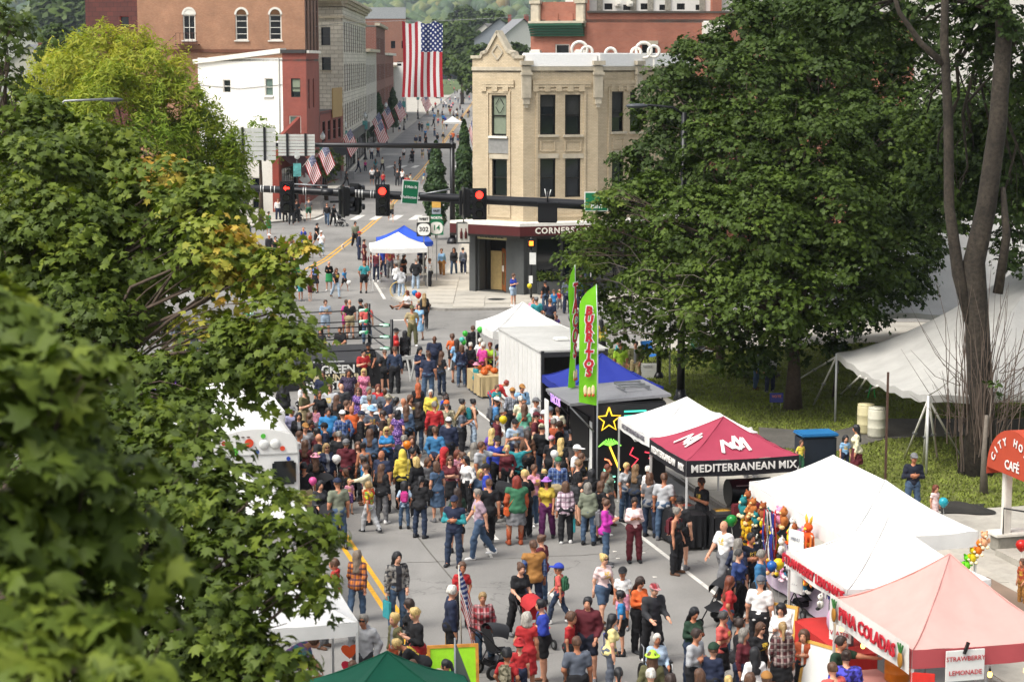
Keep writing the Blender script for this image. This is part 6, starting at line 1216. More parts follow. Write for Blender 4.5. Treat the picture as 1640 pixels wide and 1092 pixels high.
for k in range(3): MB().box((.8 + .3 * k,-1.3,.08 + .15 * k),(2.6 - .6 * k,1.9,.15)).build('step',CONC,ca)
p = G(1570,965); b = MB(); b.box((0,0,.07),(1.9,3.0,.02)); tag(b.build('mat_paving',brickM('brick_paving','#8d5f44','#9c6c4e','#7d6a5a'),None,(p.x,p.y,.1),SROT),'patch of brick paving before the cafe steps','paving')
# manhole on the corner pavement
o = thing('manhole_cover','round iron manhole cover in the corner pavement','manhole',(*G(795,484)[:2],.15)); MB().lathe([(0,.012),(.42,.012),(.45,0)],n=24).build('lid',M('iron_dark','#3a3a38',rough=.6,metal=.5,bump=.5,scale=20),o); MB().lathe([(.45,0),(.5,.008),(.52,0)],n=24).build('rim',GALV,o)
# pumpkin table under the white tent behind the trailer
tb = table('craft table with beige cloth and pumpkins at the white tent',(-.95,74.2,0),1.0,2.2,SROT,.8,fabric('beige_cloth','#b9a47a',0)); random.seed(9)
for i,(x,y) in enumerate(((-.2,.6),(.15,.3),(-.1,-.1),(.2,-.4),(-.25,-.7))):
    o = thing('pumpkin',('orange pumpkin at the far end of the craft table','orange pumpkin second on the craft table','orange pumpkin in the middle of craft table','orange pumpkin right of the middle one','orange pumpkin at the near end of craft table')[i],'pumpkin',loc2(tb,x,y,.83),0,'pumpkins on the craft table'); b = MB(); b.grid(lambda u,v: ((.14 + .014 * cos(u * 2 * pi * 8)) * sin(v * pi) * cos(u * 2 * pi),(.14 + .014 * cos(u * 2 * pi * 8)) * sin(v * pi) * sin(u * 2 * pi),.11 - .11 * cos(v * pi)),32,8); b.build('fruit',M('pumpkin_orange','#c25a18',rough=.5),o); MB().tube([(0,0,.2),(.02,0,.27)],[.02,.012],6).build('stem',M('stem_green','#5a5a2a'),o)
table('folding table under the white junction tent',(-5.6,109.2,0),1.8,.7,.1,.76); table('book table under the lower left white tent',(-3.9,35.2,0),.8,2.2,SROT,.78,fabric('white_cloth','#b5b0a4',0))
random.seed(4)
for i in range(22):
    x,y = random.uniform(-.32,.32),-1.0 + i * .093; c = random.choice(('#a8332a','#2a4a7a','#c9b98a','#3a3a3a','#d9d5c8','#5a7a3a'))
    o = thing('book','%s book on the lower left table, %s from its near end' % ({'#a8332a': 'red','#2a4a7a': 'blue','#c9b98a': 'tan','#3a3a3a': 'black','#d9d5c8': 'white','#5a7a3a': 'green'}[c],ORDS[i % 11] if i < 11 else 'twice ' + ORDS[i % 11]),'book',S0 * 0 + Vector((-3.9,35.2,.82)) + Matrix.Rotation(SROT,3,'Z') @ Vector((x,y,0)),SROT + random.uniform(-.3,.3),'books on the table'); MB().box((0,0,.006),(.15,.21,.012)).build('cover',M('book_' + c.strip('#'),c,rough=.5),o); MB().box((0,.0,.016),(.14,.2,.012)).build('pages',SIGNW,o)
o = thing('cardboard_box','open cardboard box on the book table','box',(-3.75,35.9,.82),SROT); b = MB()
for c,d in (((0,0,.01),(.4,.3,.01)),((-.2,0,.12),(.01,.3,.24)),((.2,0,.12),(.01,.3,.24)),((0,-.15,.12),(.4,.01,.24)),((0,.15,.12),(.4,.01,.24))): b.box(c,d)
b.build('carton',M('cardboard','#9a7448',rough=.9),o)
for s in (-1,1): MB().box((s * .26,0,.23),(.13,.3,.008),ry=s * .5).build('flap',M('cardboard','#9a7448'),o)
o = thing('heart_banner','orange and pink paper hearts hanging at the lower left tent','decoration',Vector((-3.0,35.6,1.15)),SROT)
for k,(z,c) in enumerate(((.55,'#d2501c'),(.25,'#b5203a'),(.02,'#d01f7a'))): MB().xz([(.16 * sin(t) ** 3,z + .13 * cos(t) - .05 * cos(2 * t) - .02 * cos(3 * t)) for t in [2 * pi * j / 20 for j in range(20)]],-.005 - k * .01,.005 - k * .01).build('heart',M('heart_' + c.strip('#'),c,rough=.7),o)
# ================================================================== PEOPLE
def surfnet(F,org,h):
    """surface of F = 0 as quads (naive surface nets)"""
    s = F < 0; nx,ny,nz = F.shape; c = np.zeros((nx - 1,ny - 1,nz - 1),np.int8)
    for i in (0,1):
        for j in (0,1):
            for k in (0,1): c += s[i:nx - 1 + i,j:ny - 1 + j,k:nz - 1 + k]
    act = (c > 0) & (c < 8); idx = np.full(c.shape,-1,np.int32); ii = np.argwhere(act); idx[act] = np.arange(len(ii)); acc = np.zeros((len(ii),3)); cnt = np.zeros(len(ii))
    cor = [(i,j,k) for i in (0,1) for j in (0,1) for k in (0,1)]; val = {q: F[ii[:,0] + q[0],ii[:,1] + q[1],ii[:,2] + q[2]] for q in cor}
    for a in cor:
        for ax in range(3):
            if a[ax]: continue
            b = tuple(1 if t == ax else a[t] for t in range(3)); fa,fb = val[a],val[b]; m = (fa < 0) != (fb < 0); t = np.where(m,fa / (fa - fb + 1e-12),0); p = np.tile(np.array(a,float),(len(ii),1)); p[:,ax] = t; acc += p * m[:,None]; cnt += m
    V = (ii + acc / cnt[:,None]) * h + org; Q = []
    for ax in range(3):
        u,v = (ax + 1) % 3,(ax + 2) % 3; sl0 = [slice(1,-1)] * 3; sl1 = [slice(1,-1)] * 3; sl0[ax] = slice(0,-1); sl1[ax] = slice(1,None)
        a,b = s[tuple(sl0)],s[tuple(sl1)]; e = np.argwhere(a != b)
        if not len(e): continue
        inside = a[tuple(e.T)]; e = e.copy(); e[:,u] += 1; e[:,v] += 1
        def cell(du,dv): q = e.copy(); q[:,u] -= du; q[:,v] -= dv; return idx[tuple(q.T)]
        q = np.column_stack([cell(1,1),cell(0,1),cell(0,0),cell(1,0)]); q[~inside] = q[~inside][:,::-1]; Q.append(q)
    Q = np.concatenate(Q); return V,Q[(Q >= 0).all(1)]
def smin(a,b,k): h = np.clip(.5 + .5 * (b - a) / k,0,1); return b + (a - b) * h - k * h * (1 - h)
class Grid:
    def __init__(s,lo,hi,h):
        s.lo,s.h = np.array(lo,float),h; n = np.ceil((np.array(hi) - s.lo) / h).astype(int) + 1; s.X,s.Y,s.Z = [a.astype(np.float32) for a in np.meshgrid(*[s.lo[i] + h * np.arange(n[i]) for i in range(3)],indexing='ij')]
    def cap(s,a,b,ra,rb,sq=(1,1)):
        """tapered capsule; sq squeezes the section in x and y"""
        a,b = np.array(a,float),np.array(b,float); d = b - a; L = float(d @ d) + 1e-9; px,py,pz = s.X - a[0],s.Y - a[1],s.Z - a[2]; t = np.clip((px * d[0] + py * d[1] + pz * d[2]) / L,0,1)
        return np.sqrt(((px - t * d[0]) / sq[0]) ** 2 + ((py - t * d[1]) / sq[1]) ** 2 + (pz - t * d[2]) ** 2) - (ra + (rb - ra) * t)
    def ell(s,c,r,rx=0.0):
        px,py,pz = s.X - c[0],s.Y - c[1],s.Z - c[2]
        if rx: cs,sn = cos(rx),sin(rx); py,pz = py * cs + pz * sn,-py * sn + pz * cs
        return (np.sqrt((px / r[0]) ** 2 + (py / r[1]) ** 2 + (pz / r[2]) ** 2) - 1) * min(r)
    def mesh(s,F,name):
        F = F.copy(); F[0],F[-1],F[:,0],F[:,-1],F[:,:,0],F[:,:,-1] = [1] * 6
        V,Q = surfnet(F,s.lo,s.h); return fastmesh(name,V,Q,True)
def D(x,y,z): v = np.array((x,y,z),float); return v / np.linalg.norm(v)
# local frame: front is -y, the person's left hand is +x. arms/legs: (upper direction, lower direction) for left then right
POSES = {
 'stand': dict(arms=((D(.22,.05,-1),D(.06,-.22,-1)),(D(-.22,.05,-1),D(-.06,-.22,-1))),legs=((D(.09,.02,-1),D(.02,.03,-1)),(D(-.09,-.04,-1),D(-.02,.04,-1)))),
 'rest': dict(arms=((D(.3,.12,-1),D(-.25,-.55,-.75)),(D(-.2,.0,-1),D(-.05,-.15,-1))),legs=((D(.16,-.1,-1),D(.03,.14,-1)),(D(-.06,.02,-1),D(-.01,.02,-1)))),
 'phone': dict(arms=((D(.2,-.05,-1),D(-.45,-.85,.35)),(D(-.2,-.05,-1),D(.45,-.85,.3))),legs=((D(.1,0,-1),D(.02,.03,-1)),(D(-.08,-.03,-1),D(-.02,.04,-1))),head=.35),
 'fold': dict(arms=((D(.25,-.05,-1),D(-.95,-.5,.12)),(D(-.25,-.05,-1),D(.95,-.45,.2))),legs=((D(.12,0,-1),D(.02,.02,-1)),(D(-.12,0,-1),D(-.02,.02,-1)))),
 'pocket': dict(arms=((D(.42,.25,-1),D(-.3,-.35,-.9)),(D(-.42,.25,-1),D(.3,-.35,-.9))),legs=((D(.13,-.05,-1),D(.03,.06,-1)),(D(-.09,.02,-1),D(-.02,.03,-1)))),
 'behind': dict(arms=((D(.3,.3,-1),D(-.55,.35,-.8)),(D(-.3,.3,-1),D(.55,.35,-.8))),legs=((D(.1,0,-1),D(.02,.02,-1)),(D(-.1,0,-1),D(-.02,.02,-1)))),
 'walk': dict(arms=((D(.16,.42,-1),D(.05,.1,-1)),(D(-.16,-.4,-1),D(-.02,-.7,-.85))),legs=((D(.06,-.42,-1),D(.02,-.1,-1)),(D(-.06,.3,-1),D(-.02,.62,-.9)))),
 'step': dict(arms=((D(.18,-.25,-1),D(.0,-.5,-.9)),(D(-.18,.28,-1),D(-.04,.02,-1))),legs=((D(.07,.24,-1),D(.02,.4,-1)),(D(-.07,-.28,-1),D(-.02,-.02,-1)))),
 'point': dict(arms=((D(.35,-.8,-.15),D(.25,-1,.0)),(D(-.2,0,-1),D(-.05,-.2,-1))),legs=((D(.1,-.05,-1),D(.02,.04,-1)),(D(-.1,.02,-1),D(-.02,.03,-1)))),
 'raise': dict(arms=((D(.8,-.3,.35),D(-.35,-.5,.75)),(D(-.8,-.3,.3),D(.3,-.55,.7))),legs=((D(.1,-.05,-1),D(.02,.04,-1)),(D(-.1,.02,-1),D(-.02,.03,-1)))),
 'push': dict(arms=((D(.15,-.3,-1),D(-.1,-.95,-.35)),(D(-.15,-.3,-1),D(.1,-.95,-.35))),legs=((D(.07,-.25,-1),D(.02,.05,-1)),(D(-.07,.2,-1),D(-.02,.3,-1))),lean=.12),
 'bend': dict(arms=((D(.1,-.5,-1),D(-.05,-.6,-.8)),(D(-.1,-.4,-1),D(.05,-.7,-.7))),legs=((D(.1,-.05,-1),D(.02,.08,-1)),(D(-.1,.0,-1),D(-.02,.06,-1))),lean=.85),
 'sit': dict(arms=((D(.2,-.25,-1),D(-.15,-1,-.2)),(D(-.2,-.25,-1),D(.15,-1,-.2))),legs=((D(.12,-1,-.05),D(.02,-.12,-1)),(D(-.12,-1,-.05),D(-.02,-.08,-1)))),
 'ground': dict(arms=((D(.3,.35,-1),D(.1,.1,-1)),(D(-.2,-.4,-.9),D(.2,-.9,-.1))),legs=((D(.15,-1,.35),D(.03,-.8,-.75)),(D(-.12,-1,.05),D(-.02,-1,-.08)))),
}
BUILDS = dict(m=dict(sh=.185,ch=.142,wa=.128,hip=.138,arm=.052,leg=.085,head=1.0,H=1.76),w=dict(sh=.155,ch=.122,wa=.108,hip=.15,arm=.043,leg=.08,head=.96,H=1.65),
              h=dict(sh=.2,ch=.168,wa=.178,hip=.172,arm=.06,leg=.1,head=1.02,H=1.75),c=dict(sh=.16,ch=.125,wa=.12,hip=.13,arm=.044,leg=.072,head=1.28,H=1.7))
BODY = {}
def body(build,pose,lod):
    """all the meshes of one build in one pose, made when first asked for"""
    key = (build,pose,lod)
    if key in BODY: return BODY[key]
    B,P = BUILDS[build],POSES[pose]; lean = P.get('lean',0); th,sh_ = .44,.43
    lt = [P['legs'][i] for i in (0,1)]; hipx = .088 if build != 'h' else .1
    knees = []; 
    for i,(u,l) in enumerate(lt): hp = np.array(((hipx if i == 0 else -hipx),0,0)); kn = hp + u * th; an = kn + l * sh_; knees.append((hp,kn,an))
    low = min(q[2][2] for q in knees); pel = np.array((0,0,.085 - low))
    if pose == 'ground': pel = np.array((0,0,.13))
    if pose == 'sit': pel = np.array((0,0,.52))
    legs = [[q + pel for q in s] for s in knees]
    R = np.array(Matrix.Rotation(lean,3,'X'))                 # lean towards -y
    def up(x,y,z): return pel + R @ np.array((x,y,z))
    chest,neck = up(0,.0,.34),up(0,.01,.53); hp_ = P.get('head',0) + lean * .45; head = up(0,-.03,.685 if build != 'c' else .70)
    arms = []
    for i,(u,l) in enumerate(P['arms']):
        s = up((B['sh'] if i == 0 else -B['sh']),.0,.455); Rl = R if lean < .5 else np.eye(3); e = s + (u if lean >= .5 else R @ u) * .285; wr = e + l * .25; arms.append((s,e,wr,l))
    pts = np.array([head + (0,0,.16),pel,*[q for s in legs for q in s],*[q for a in arms for q in a[:3]]]); lo,hi = pts.min(0) - .27,pts.max(0) + .27; lo[2] = -.03
    g = Grid(lo,hi,(.027,.042,.068)[lod]); sq = (1.2,.88) if build != 'h' else (1.12,.98)
    parts = {}
    parts['torso'] = smin(smin(g.cap(up(0,0,.03),up(0,0,.16),B['hip'] * .82,B['wa'] * .86,sq),g.cap(up(0,0,.16),chest,B['wa'] * .86,B['ch'] * .92,sq),.05),g.cap(up(-B['sh'] * .72,0,.44),up(B['sh'] * .72,0,.44),.062,.062),.09)
    if build == 'h': parts['torso'] = smin(parts['torso'],g.ell(up(0,-.07,.14),(.18,.17,.17)),.08)
    if build == 'w':
        for x in (-.075,.075): parts['torso'] = smin(parts['torso'],g.ell(up(x,-.105,.32),(.07,.06,.07)),.05)
    parts['hips'] = smin(g.ell(up(0,.02,.0),(B['hip'] * 1.18,B['hip'] * .9,.13)),g.ell(up(0,.06,-.03),(B['hip'] * 1.0,B['hip'] * .7,.1)),.05)
    parts['neck'] = g.cap(neck - R @ np.array((0,0,.06)),head - R @ np.array((0,0,.05)),.052,.05)
    hs = B['head']; parts['head'] = smin(g.ell(head,(.078 * hs,.098 * hs,.118 * hs),0),g.ell(head + np.array((0,-.035 * hs,-.055 * hs)),(.055 * hs,.06 * hs,.065 * hs)),.03)
    parts['head'] = smin(parts['head'],g.cap(head + np.array((0,-.092,.0)) * hs,head + np.array((0,-.112,-.028)) * hs,.008,.016),.012)
    for x in (-1,1): parts['head'] = smin(parts['head'],g.ell(head + np.array((x * .08,.005,-.005)) * hs,(.016,.026,.034)),.01)
    for i in (0,1):
        s,e,wr,l = arms[i]; hpj,kn,an = legs[i]; parts['ua%d' % i] = g.cap(s,e,B['arm'] * 1.2,B['arm'] * .95); parts['fa%d' % i] = g.cap(e,wr,B['arm'] * .92,B['arm'] * .62)
        parts['hand%d' % i] = g.cap(wr,wr + l * .085,.03,.034,(1,1)); parts['th%d' % i] = g.cap(hpj,kn,B['leg'] * 1.12,B['leg'] * .72); parts['sn%d' % i] = smin(g.cap(kn,an,B['leg'] * .68,B['leg'] * .45),g.cap(kn + (an - kn) * .2 + (0,.015,0),kn + (an - kn) * .5 + (0,.012,0),B['leg'] * .62,B['leg'] * .5),.03)
        fw = np.array((.03 if i == 0 else -.03,-1,0)); flex = np.array((0,-1,0)) if pose not in ('ground',) else np.array((0,-.5,.8)); ft = an + flex * .15 + (0,0,-.045 if pose != 'ground' else 0); parts['ft%d' % i] = g.cap(an + (0,.03,-.04),ft,.036,.03)
    def union(names,k=.045):
        F = parts[names[0]]
        for n in names[1:]: F = smin(F,parts[n],k)
        return F
    R_ = dict(g=g,parts=parts,union=union,head=head,hp=hp_,legs=legs,arms=arms,pel=pel,up=up,R=R,hs=hs,B=B,m={},pose=pose,lod=lod)
    F = union(['torso','hips','neck','ua0','ua1','th0','th1','fa0','fa1','sn0','sn1','ft0','ft1','hand0','hand1']); F = smin(F,parts['head'],.02)
    V,Q = surfnet(np.pad(F,1,constant_values=1)[1:-1,1:-1,1:-1],g.lo,g.h)
    if lod == 0:                                              # five bent fingers rooted in each palm
        VV,QQ = [V],[Q]; off = len(V)
        for i in (0,1):
            s,e,wr,l = arms[i]; side = np.cross(l,(0,1,.2)); side /= np.linalg.norm(side); curl = np.cross(side,l); sg = 1 if i == 0 else -1
            for k in range(5):
                if k < 4: root = wr + l * .095 + side * (.027 - .018 * k); a,ln = l,(.075,.085,.08,.06)[k]
                else: root = wr + l * .035 + side * .032; a,ln = l * .7 + side * .7,.07
                a = a / np.linalg.norm(a); mid = root + a * ln * .55; tip = mid + (a * .75 + curl * .5) * ln * .5; b = MB(); b.tube([root,mid,tip],[.0105,.0095,.007],5,cap=False); vv = np.array([p[:] for p in b.v]); VV.append(vv); QQ.append(np.array(b.f) + off); off += len(vv)
        V,Q = np.concatenate(VV),np.concatenate(QQ)
    R_['m']['body'] = fastmesh('body',V,Q,True); BODY[key] = R_; return R_
def garment(b,kind):
    if kind in b['m']: return b['m'][kind]
    g,u,parts,up = b['g'],b['union'],b['parts'],b['up']; Zl = g.Z; R = b['R']; pel = b['pel']
    # height along the spine measured from the pelvis
    ax = R @ np.array((0,0,1.0)); H = (g.X - pel[0]) * ax[0] + (g.Y - pel[1]) * ax[1] + (g.Z - pel[2]) * ax[2]
    def cut_arm(F,lo,i,keep):   # keep only the first part of the arm
        return F
    if kind in ('tee','tank','long','jacket','hoodie','vest'):
        o = dict(tee=.015,tank=.011,long=.015,jacket=.024,hoodie=.026,vest=.03)[kind]; names = ['torso','hips']
        F = u(names,.05) - o
        if kind in ('tee','vest'):
            for i in (0,1):
                s,e,wr,l = b['arms'][i]; m = s + (e - s) * (.62 if kind == 'tee' else .08); F = smin(F,g.cap(s,m,b['B']['arm'] * 1.25 + o,b['B']['arm'] * 1.2 + o),.03)
        if kind in ('long','jacket','hoodie'):
            for i in (0,1): F = smin(F,smin(parts['ua%d' % i],parts['fa%d' % i],.03) - o * .85,.03); F = np.maximum(F,-(parts['hand%d' % i] - .012))
        low = dict(tee=-.10,tank=-.06,long=-.11,jacket=-.16,hoodie=-.12,vest=-.12)[kind]
        F = np.maximum(F,low - H); F = np.maximum(F,H - (.535 if kind != 'tank' else .49)); F = np.maximum(F,-(parts['neck'] - .008)) if kind != 'hoodie' else smin(F,g.ell(up(0,.075,.52),(.1,.06,.08)),.04)
        if kind == 'tank':
            for i in (0,1): F = np.maximum(F,-(parts['ua%d' % i] - .012))
    elif kind in ('pants','jeans'):
        o = .026 if kind == 'pants' else .014; F = u(['hips','th0','th1'],.045) - o
        for i in (0,1): F = smin(F,parts['sn%d' % i] - (o + .012),.035)
        F = np.maximum(F,H - .11); A = b['legs']
        for i in (0,1): F = np.maximum(F,-(parts['ft%d' % i] - .004))
    elif kind == 'shorts':
        F = u(['hips','th0','th1'],.045) - .03; F = np.maximum(F,H - .11)
        for i in (0,1):
            hp,kn,an = b['legs'][i]; d = (kn - hp) / np.linalg.norm(kn - hp); c = hp + (kn - hp) * .88; t = (g.X - c[0]) * d[0] + (g.Y - c[1]) * d[1] + (g.Z - c[2]) * d[2]; F = np.where(parts['th%d' % i] < .12,np.maximum(F,t),F)
    elif kind in ('skirt','dress'):
        z1 = pel[2] + .08; z0 = pel[2] - (.42 if kind == 'skirt' else .5); t = np.clip((z1 - Zl) / (z1 - z0),0,1); rx = b['B']['hip'] * (1.22 + .28 * t); ry = b['B']['hip'] * (.98 + .35 * t); a = np.arctan2(g.Y,g.X); wv = 1 + .05 * t * np.sin(a * 9)
        F = (np.sqrt(((g.X - pel[0]) / rx) ** 2 + ((g.Y - pel[1] + .0) / ry) ** 2) - wv) * b['B']['hip']; F = np.minimum(F,u(['th0','th1'],.05) - .02); F = np.maximum(F,np.maximum(Zl - z1,z0 - Zl))
        if kind == 'dress':
            T = np.maximum(np.maximum(u(['torso','hips'],.05) - .015,H - .53),-.05 - H); T = np.maximum(T,-(parts['neck'] - .012))
            for i in (0,1): s,e,wr,l = b['arms'][i]; T = smin(T,g.cap(s,s + (e - s) * .4,b['B']['arm'] * 1.2 + .015,b['B']['arm'] * 1.2 + .015),.03)
            F = smin(F,T,.04)
    q = abs(hash(kind)) % 7 if False else len(kind)                      # folds in the cloth
    F = F + .0045 * (np.sin(g.X * 29 + g.Z * 21 + q) + np.sin(g.Y * 33 - g.Z * 37 + g.X * 13 + 2 * q)) + .004 * np.sin(g.Z * 52 + g.X * 17 + q)
    me = g.mesh(F,kind); b['m'][kind] = me; return me
# hair, hats, shoes in their own frames (head centre / ankle), shared by everyone
def head_shapes():
    g = Grid((-.3,-.32,-.62),(.3,.34,.3),.02); sk = g.ell((0,.006,.012),(.09,.11,.122)); face = g.ell((0,-.10,-.055),(.075,.075,.105)); lowc = -g.Z - .045; S_ = {}
    short = np.maximum(np.maximum(sk,-face),-(g.Z + .055 - g.Y * .35)); S_['short'] = short
    bob = np.maximum(smin(g.ell((0,.01,.012),(.1,.118,.128)),g.cap((0,.035,0),(0,.045,-.13),.1,.105,(1.08,.8)),.04),-smin(face,g.ell((0,-.1,-.16),(.085,.12,.13)),.02)); S_['bob'] = np.maximum(bob,-(g.Z + .19))
    lng = np.maximum(smin(g.ell((0,.01,.012),(.098,.116,.127)),g.cap((0,.05,0),(0,.115,-.36),.095,.085,(1.15,.62)),.04),-smin(face,g.ell((0,-.11,-.16),(.085,.13,.14)),.02)); S_['long'] = np.maximum(lng,-(g.Z + .45))
    S_['bun'] = smin(np.maximum(np.maximum(sk,-face),-(g.Z + .075 - g.Y * .5)),g.ell((0,.1,.085),(.05,.05,.05)),.02)
    S_['ponytail'] = smin(S_['short'],g.cap((0,.105,.04),(0,.16,-.22),.035,.02),.03)
    S_['hood'] = np.maximum(smin(g.ell((0,.015,.015),(.108,.125,.14)),g.cap((0,.04,-.05),(0,.05,-.13),.1,.12,(1.1,.8)),.05),-smin(face,g.ell((0,-.13,-.05),(.08,.09,.1)),.02))
    cap = np.maximum(g.ell((0,.006,.03),(.1,.12,.115)),-(g.Z - .03)); bill = np.maximum(g.ell((0,-.12,.035),(.085,.11,.016)),g.Y + .05); S_['cap'] = smin(cap,bill,.015)
    S_['beanie'] = np.maximum(g.ell((0,.006,.04),(.098,.117,.12)),-(g.Z - .015))
    S_['bucket'] = smin(np.maximum(g.ell((0,.006,.035),(.1,.118,.115)),-(g.Z - .03)),g.ell((0,.0,.03),(.17,.185,.022)),.02)
    S_['helmet'] = smin(np.maximum(g.ell((0,.006,.04),(.11,.13,.14)),-(g.Z - .03)),smin(g.ell((0,.03,.03),(.15,.2,.018)),g.cap((0,-.1,.1),(0,.12,.18),.015,.02),.02),.02)
    wv = .005 * (np.sin(g.X * 47 + g.Z * 12) + np.sin(g.Y * 43 + g.X * 25 + g.Z * 9)) + .004 * np.sin(g.Z * 39 + g.X * 21)
    return {k: g.mesh(v + (wv if k in ('short','bob','long','bun','ponytail') else 0),k) for k,v in S_.items()}
HEADS = head_shapes()
_g = Grid((-.09,-.26,-.13),(.09,.12,.1),.018); SHOE = _g.mesh(np.maximum(smin(smin(_g.cap((0,.03,-.045),(0,-.13,-.052),.05,.042),_g.cap((0,.03,-.04),(0,.03,.02),.05,.046),.03),_g.ell((0,-.15,-.055),(.048,.06,.035)),.02),-.083 - _g.Z),'shoe')
_b = MB()
_b.ball((0,-.088,.012),(.014,.008,.009),6,4)
EYE = _b.mesh('eye'); MOUTH = MB().ball((0,-.094,-.058),(.024,.008,.007),6,4).mesh('mouth'); SHADES = MB().bbox((-.032,-.102,.012),(.055,.02,.035),.006).bbox((.032,-.102,.012),(.055,.02,.035),.006).box((0,-.104,.018),(.03,.01,.008)).box((-.066,-.05,.018),(.006,.11,.01)).box((.066,-.05,.018),(.006,.11,.01)).mesh('sunglasses')
PACK = MB().bbox((0,.17,.3),(.28,.16,.42),.05).bbox((0,.26,.22),(.22,.06,.2),.03).mesh('backpack'); STRAP = MB().box((.09,-.105,.36),(.04,.02,.3)).box((-.09,-.105,.36),(.04,.02,.3)).mesh('strap')
BAG = MB().bbox((.26,.02,-.08),(.12,.26,.22),.03).mesh('shoulder_bag'); BSTR = MB().tube([(.26,.1,.02),(.05,.15,.36),(-.14,.02,.47),(-.02,-.14,.36),(.26,-.06,.02)],.012,5).mesh('bag_strap'); TOTE = MB().bbox((0,0,-.28),(.06,.34,.4),.02).tube([(0,-.1,-.1),(0,-.05,.02),(0,.05,.02),(0,.1,-.1)],.01,4).mesh('tote_bag')
# colours and patterns
CL = dict(black='#17171a',charcoal='#2e2f32',grey='#6a6a6c',lightgrey='#a5a6a8',slate='#565d6a',white='#dcdad6',cream='#d6cfa8',beige='#b3a284',tan='#a06a2c',brown='#5a3a26',darkbrown='#33231a',rust='#a8451f',orange='#d8581c',coral='#d0504a',red='#b81f22',maroon='#5c1620',pink='#d98aa0',palepink='#e0bfbc',hotpink='#d0308a',magenta='#b81f9a',plum='#5a1a52',purple='#5a3a9a',violet='#9a5ab5',lavender='#9a9ac0',mauve='#a58a98',navy='#1a2440',darknavy='#141a2c',navyblue='#2a3f78',royal='#2238a8',blue='#3a78b0',azure='#1f78b8',steelblue='#2a6a9a',skyblue='#7aa8d0',paleblue='#9ab0c6',denim='#3a526e',darkdenim='#22304a',teal='#1f8a92',mint='#5aa88a',kelly='#1f8a4a',green='#2f6a48',darkgreen='#1c3a26',olive='#5c5a36',sage='#6e7460',greygreen='#5f665c',khaki='#a8956a',lime='#a8d82a',yellow='#dcc23a',paleyellow='#e0cf82',mustard='#b59a2a',auburn='#6e3018',blond='#c9a860',darkblond='#9a7a48',lightbrown='#7a5a38',silver='#a8a6a2')
CL['darkgrey'] = '#3c3a38'
def _mute(h,k=.16):
    c = [int(h[i:i + 2],16) for i in (1,3,5)]; g = sum(c) / 3; return '#%02x%02x%02x' % tuple(int(round(x + (g - x) * k)) for x in c)
CL = {k: _mute(v) for k,v in CL.items()}
PAT = dict(blueplaid=('#22407a','#8aa0c8','#141c38'),greyplaid=('#6a6e78','#b8bcc4','#2a2c34'),pinkplaid=('#d8c4cc','#2a2230','#8a6a7a'),redplaid=('#8a1f28','#c9a0a0','#2a1418'),darkplaid=('#4a1c20','#b8a8a0','#1a1416'),orangeplaid=('#b86a20','#3a2a4a','#2a1c28'),whiteplaid=('#d2d0ca','#4a4a52','#8a8a90'))
FLO = dict(darkfloral=('#241c30','#5a4a6a'),purplefloral=('#4a3070','#b08ac0'),pinkfloral=('#b05a78','#e0a8b8'),bluefloral=('#2a3f78','#a8b8d8'),camo=('#5a5640','#a8a088'),tiedye=('#d8b81f','#c03a28'),tiedyeblue=('#2a7a8a','#8a5aa0'),galaxy=('#1c1a5a','#4a4ac0'),zebra=('#26262a','#8a8680'))
def clothM(c):
    n = 'cloth_' + c
    if n in MATS: return MATS[n]
    if c in CL: return M(n,CL[c],rough=.85,var=.14,scale=9,bump=.25)
    m,t,p,L = _nodes(n); tc = t.nodes.new('ShaderNodeTexCoord'); p.inputs['Roughness'].default_value = .85
    if c in PAT:
        a,b,d = PAT[c]; sp = t.nodes.new('ShaderNodeSeparateXYZ'); L(tc.outputs['Object'],sp.inputs[0]); prev = None
        base = t.nodes.new('ShaderNodeRGB'); base.outputs[0].default_value = (*lin(a),1); cur = base.outputs[0]
        for ax,col,per,dt in ((0,b,.13,.4),(2,b,.13,.4),(0,d,.065,.3),(2,d,.13,.3)):
            q = t.nodes.new('ShaderNodeMath'); q.operation = 'FRACT'; k = t.nodes.new('ShaderNodeMath'); k.operation = 'DIVIDE'; k.inputs[1].default_value = per; L(sp.outputs[ax],k.inputs[0]); L(k.outputs[0],q.inputs[0])
            l = t.nodes.new('ShaderNodeMath'); l.operation = 'LESS_THAN'; l.inputs[1].default_value = dt; L(q.outputs[0],l.inputs[0]); f = t.nodes.new('ShaderNodeMath'); f.operation = 'MULTIPLY'; f.inputs[1].default_value = .55; L(l.outputs[0],f.inputs[0])
            mx = t.nodes.new('ShaderNodeMix'); mx.data_type = 'RGBA'; L(f.outputs[0],mx.inputs[0]); L(cur,mx.inputs[6]); mx.inputs[7].default_value = (*lin(col),1); cur = mx.outputs[2]
        L(cur,p.inputs['Base Color'])
    else:
        a,b = FLO[c]; v = t.nodes.new('ShaderNodeTexVoronoi' if 'floral' in c else 'ShaderNodeTexNoise'); v.inputs['Scale'].default_value = 22 if 'floral' in c else (6 if 'tie' in c else 13); L(tc.outputs['Object'],v.inputs['Vector']); r = t.nodes.new('ShaderNodeValToRGB'); r.color_ramp.elements[0].color = (*lin(b),1); r.color_ramp.elements[1].color = (*lin(a),1)
        r.color_ramp.elements[0].position = .25 if 'floral' in c else .42; r.color_ramp.elements[1].position = .42 if 'floral' in c else .58
        if c == 'tiedye': e = r.color_ramp.elements.new(.5); e.color = (*lin('#2a8a3a'),1)
        L(v.outputs[0],r.inputs[0]); L(r.outputs[0],p.inputs['Base Color'])
    MATS[n] = m; return m
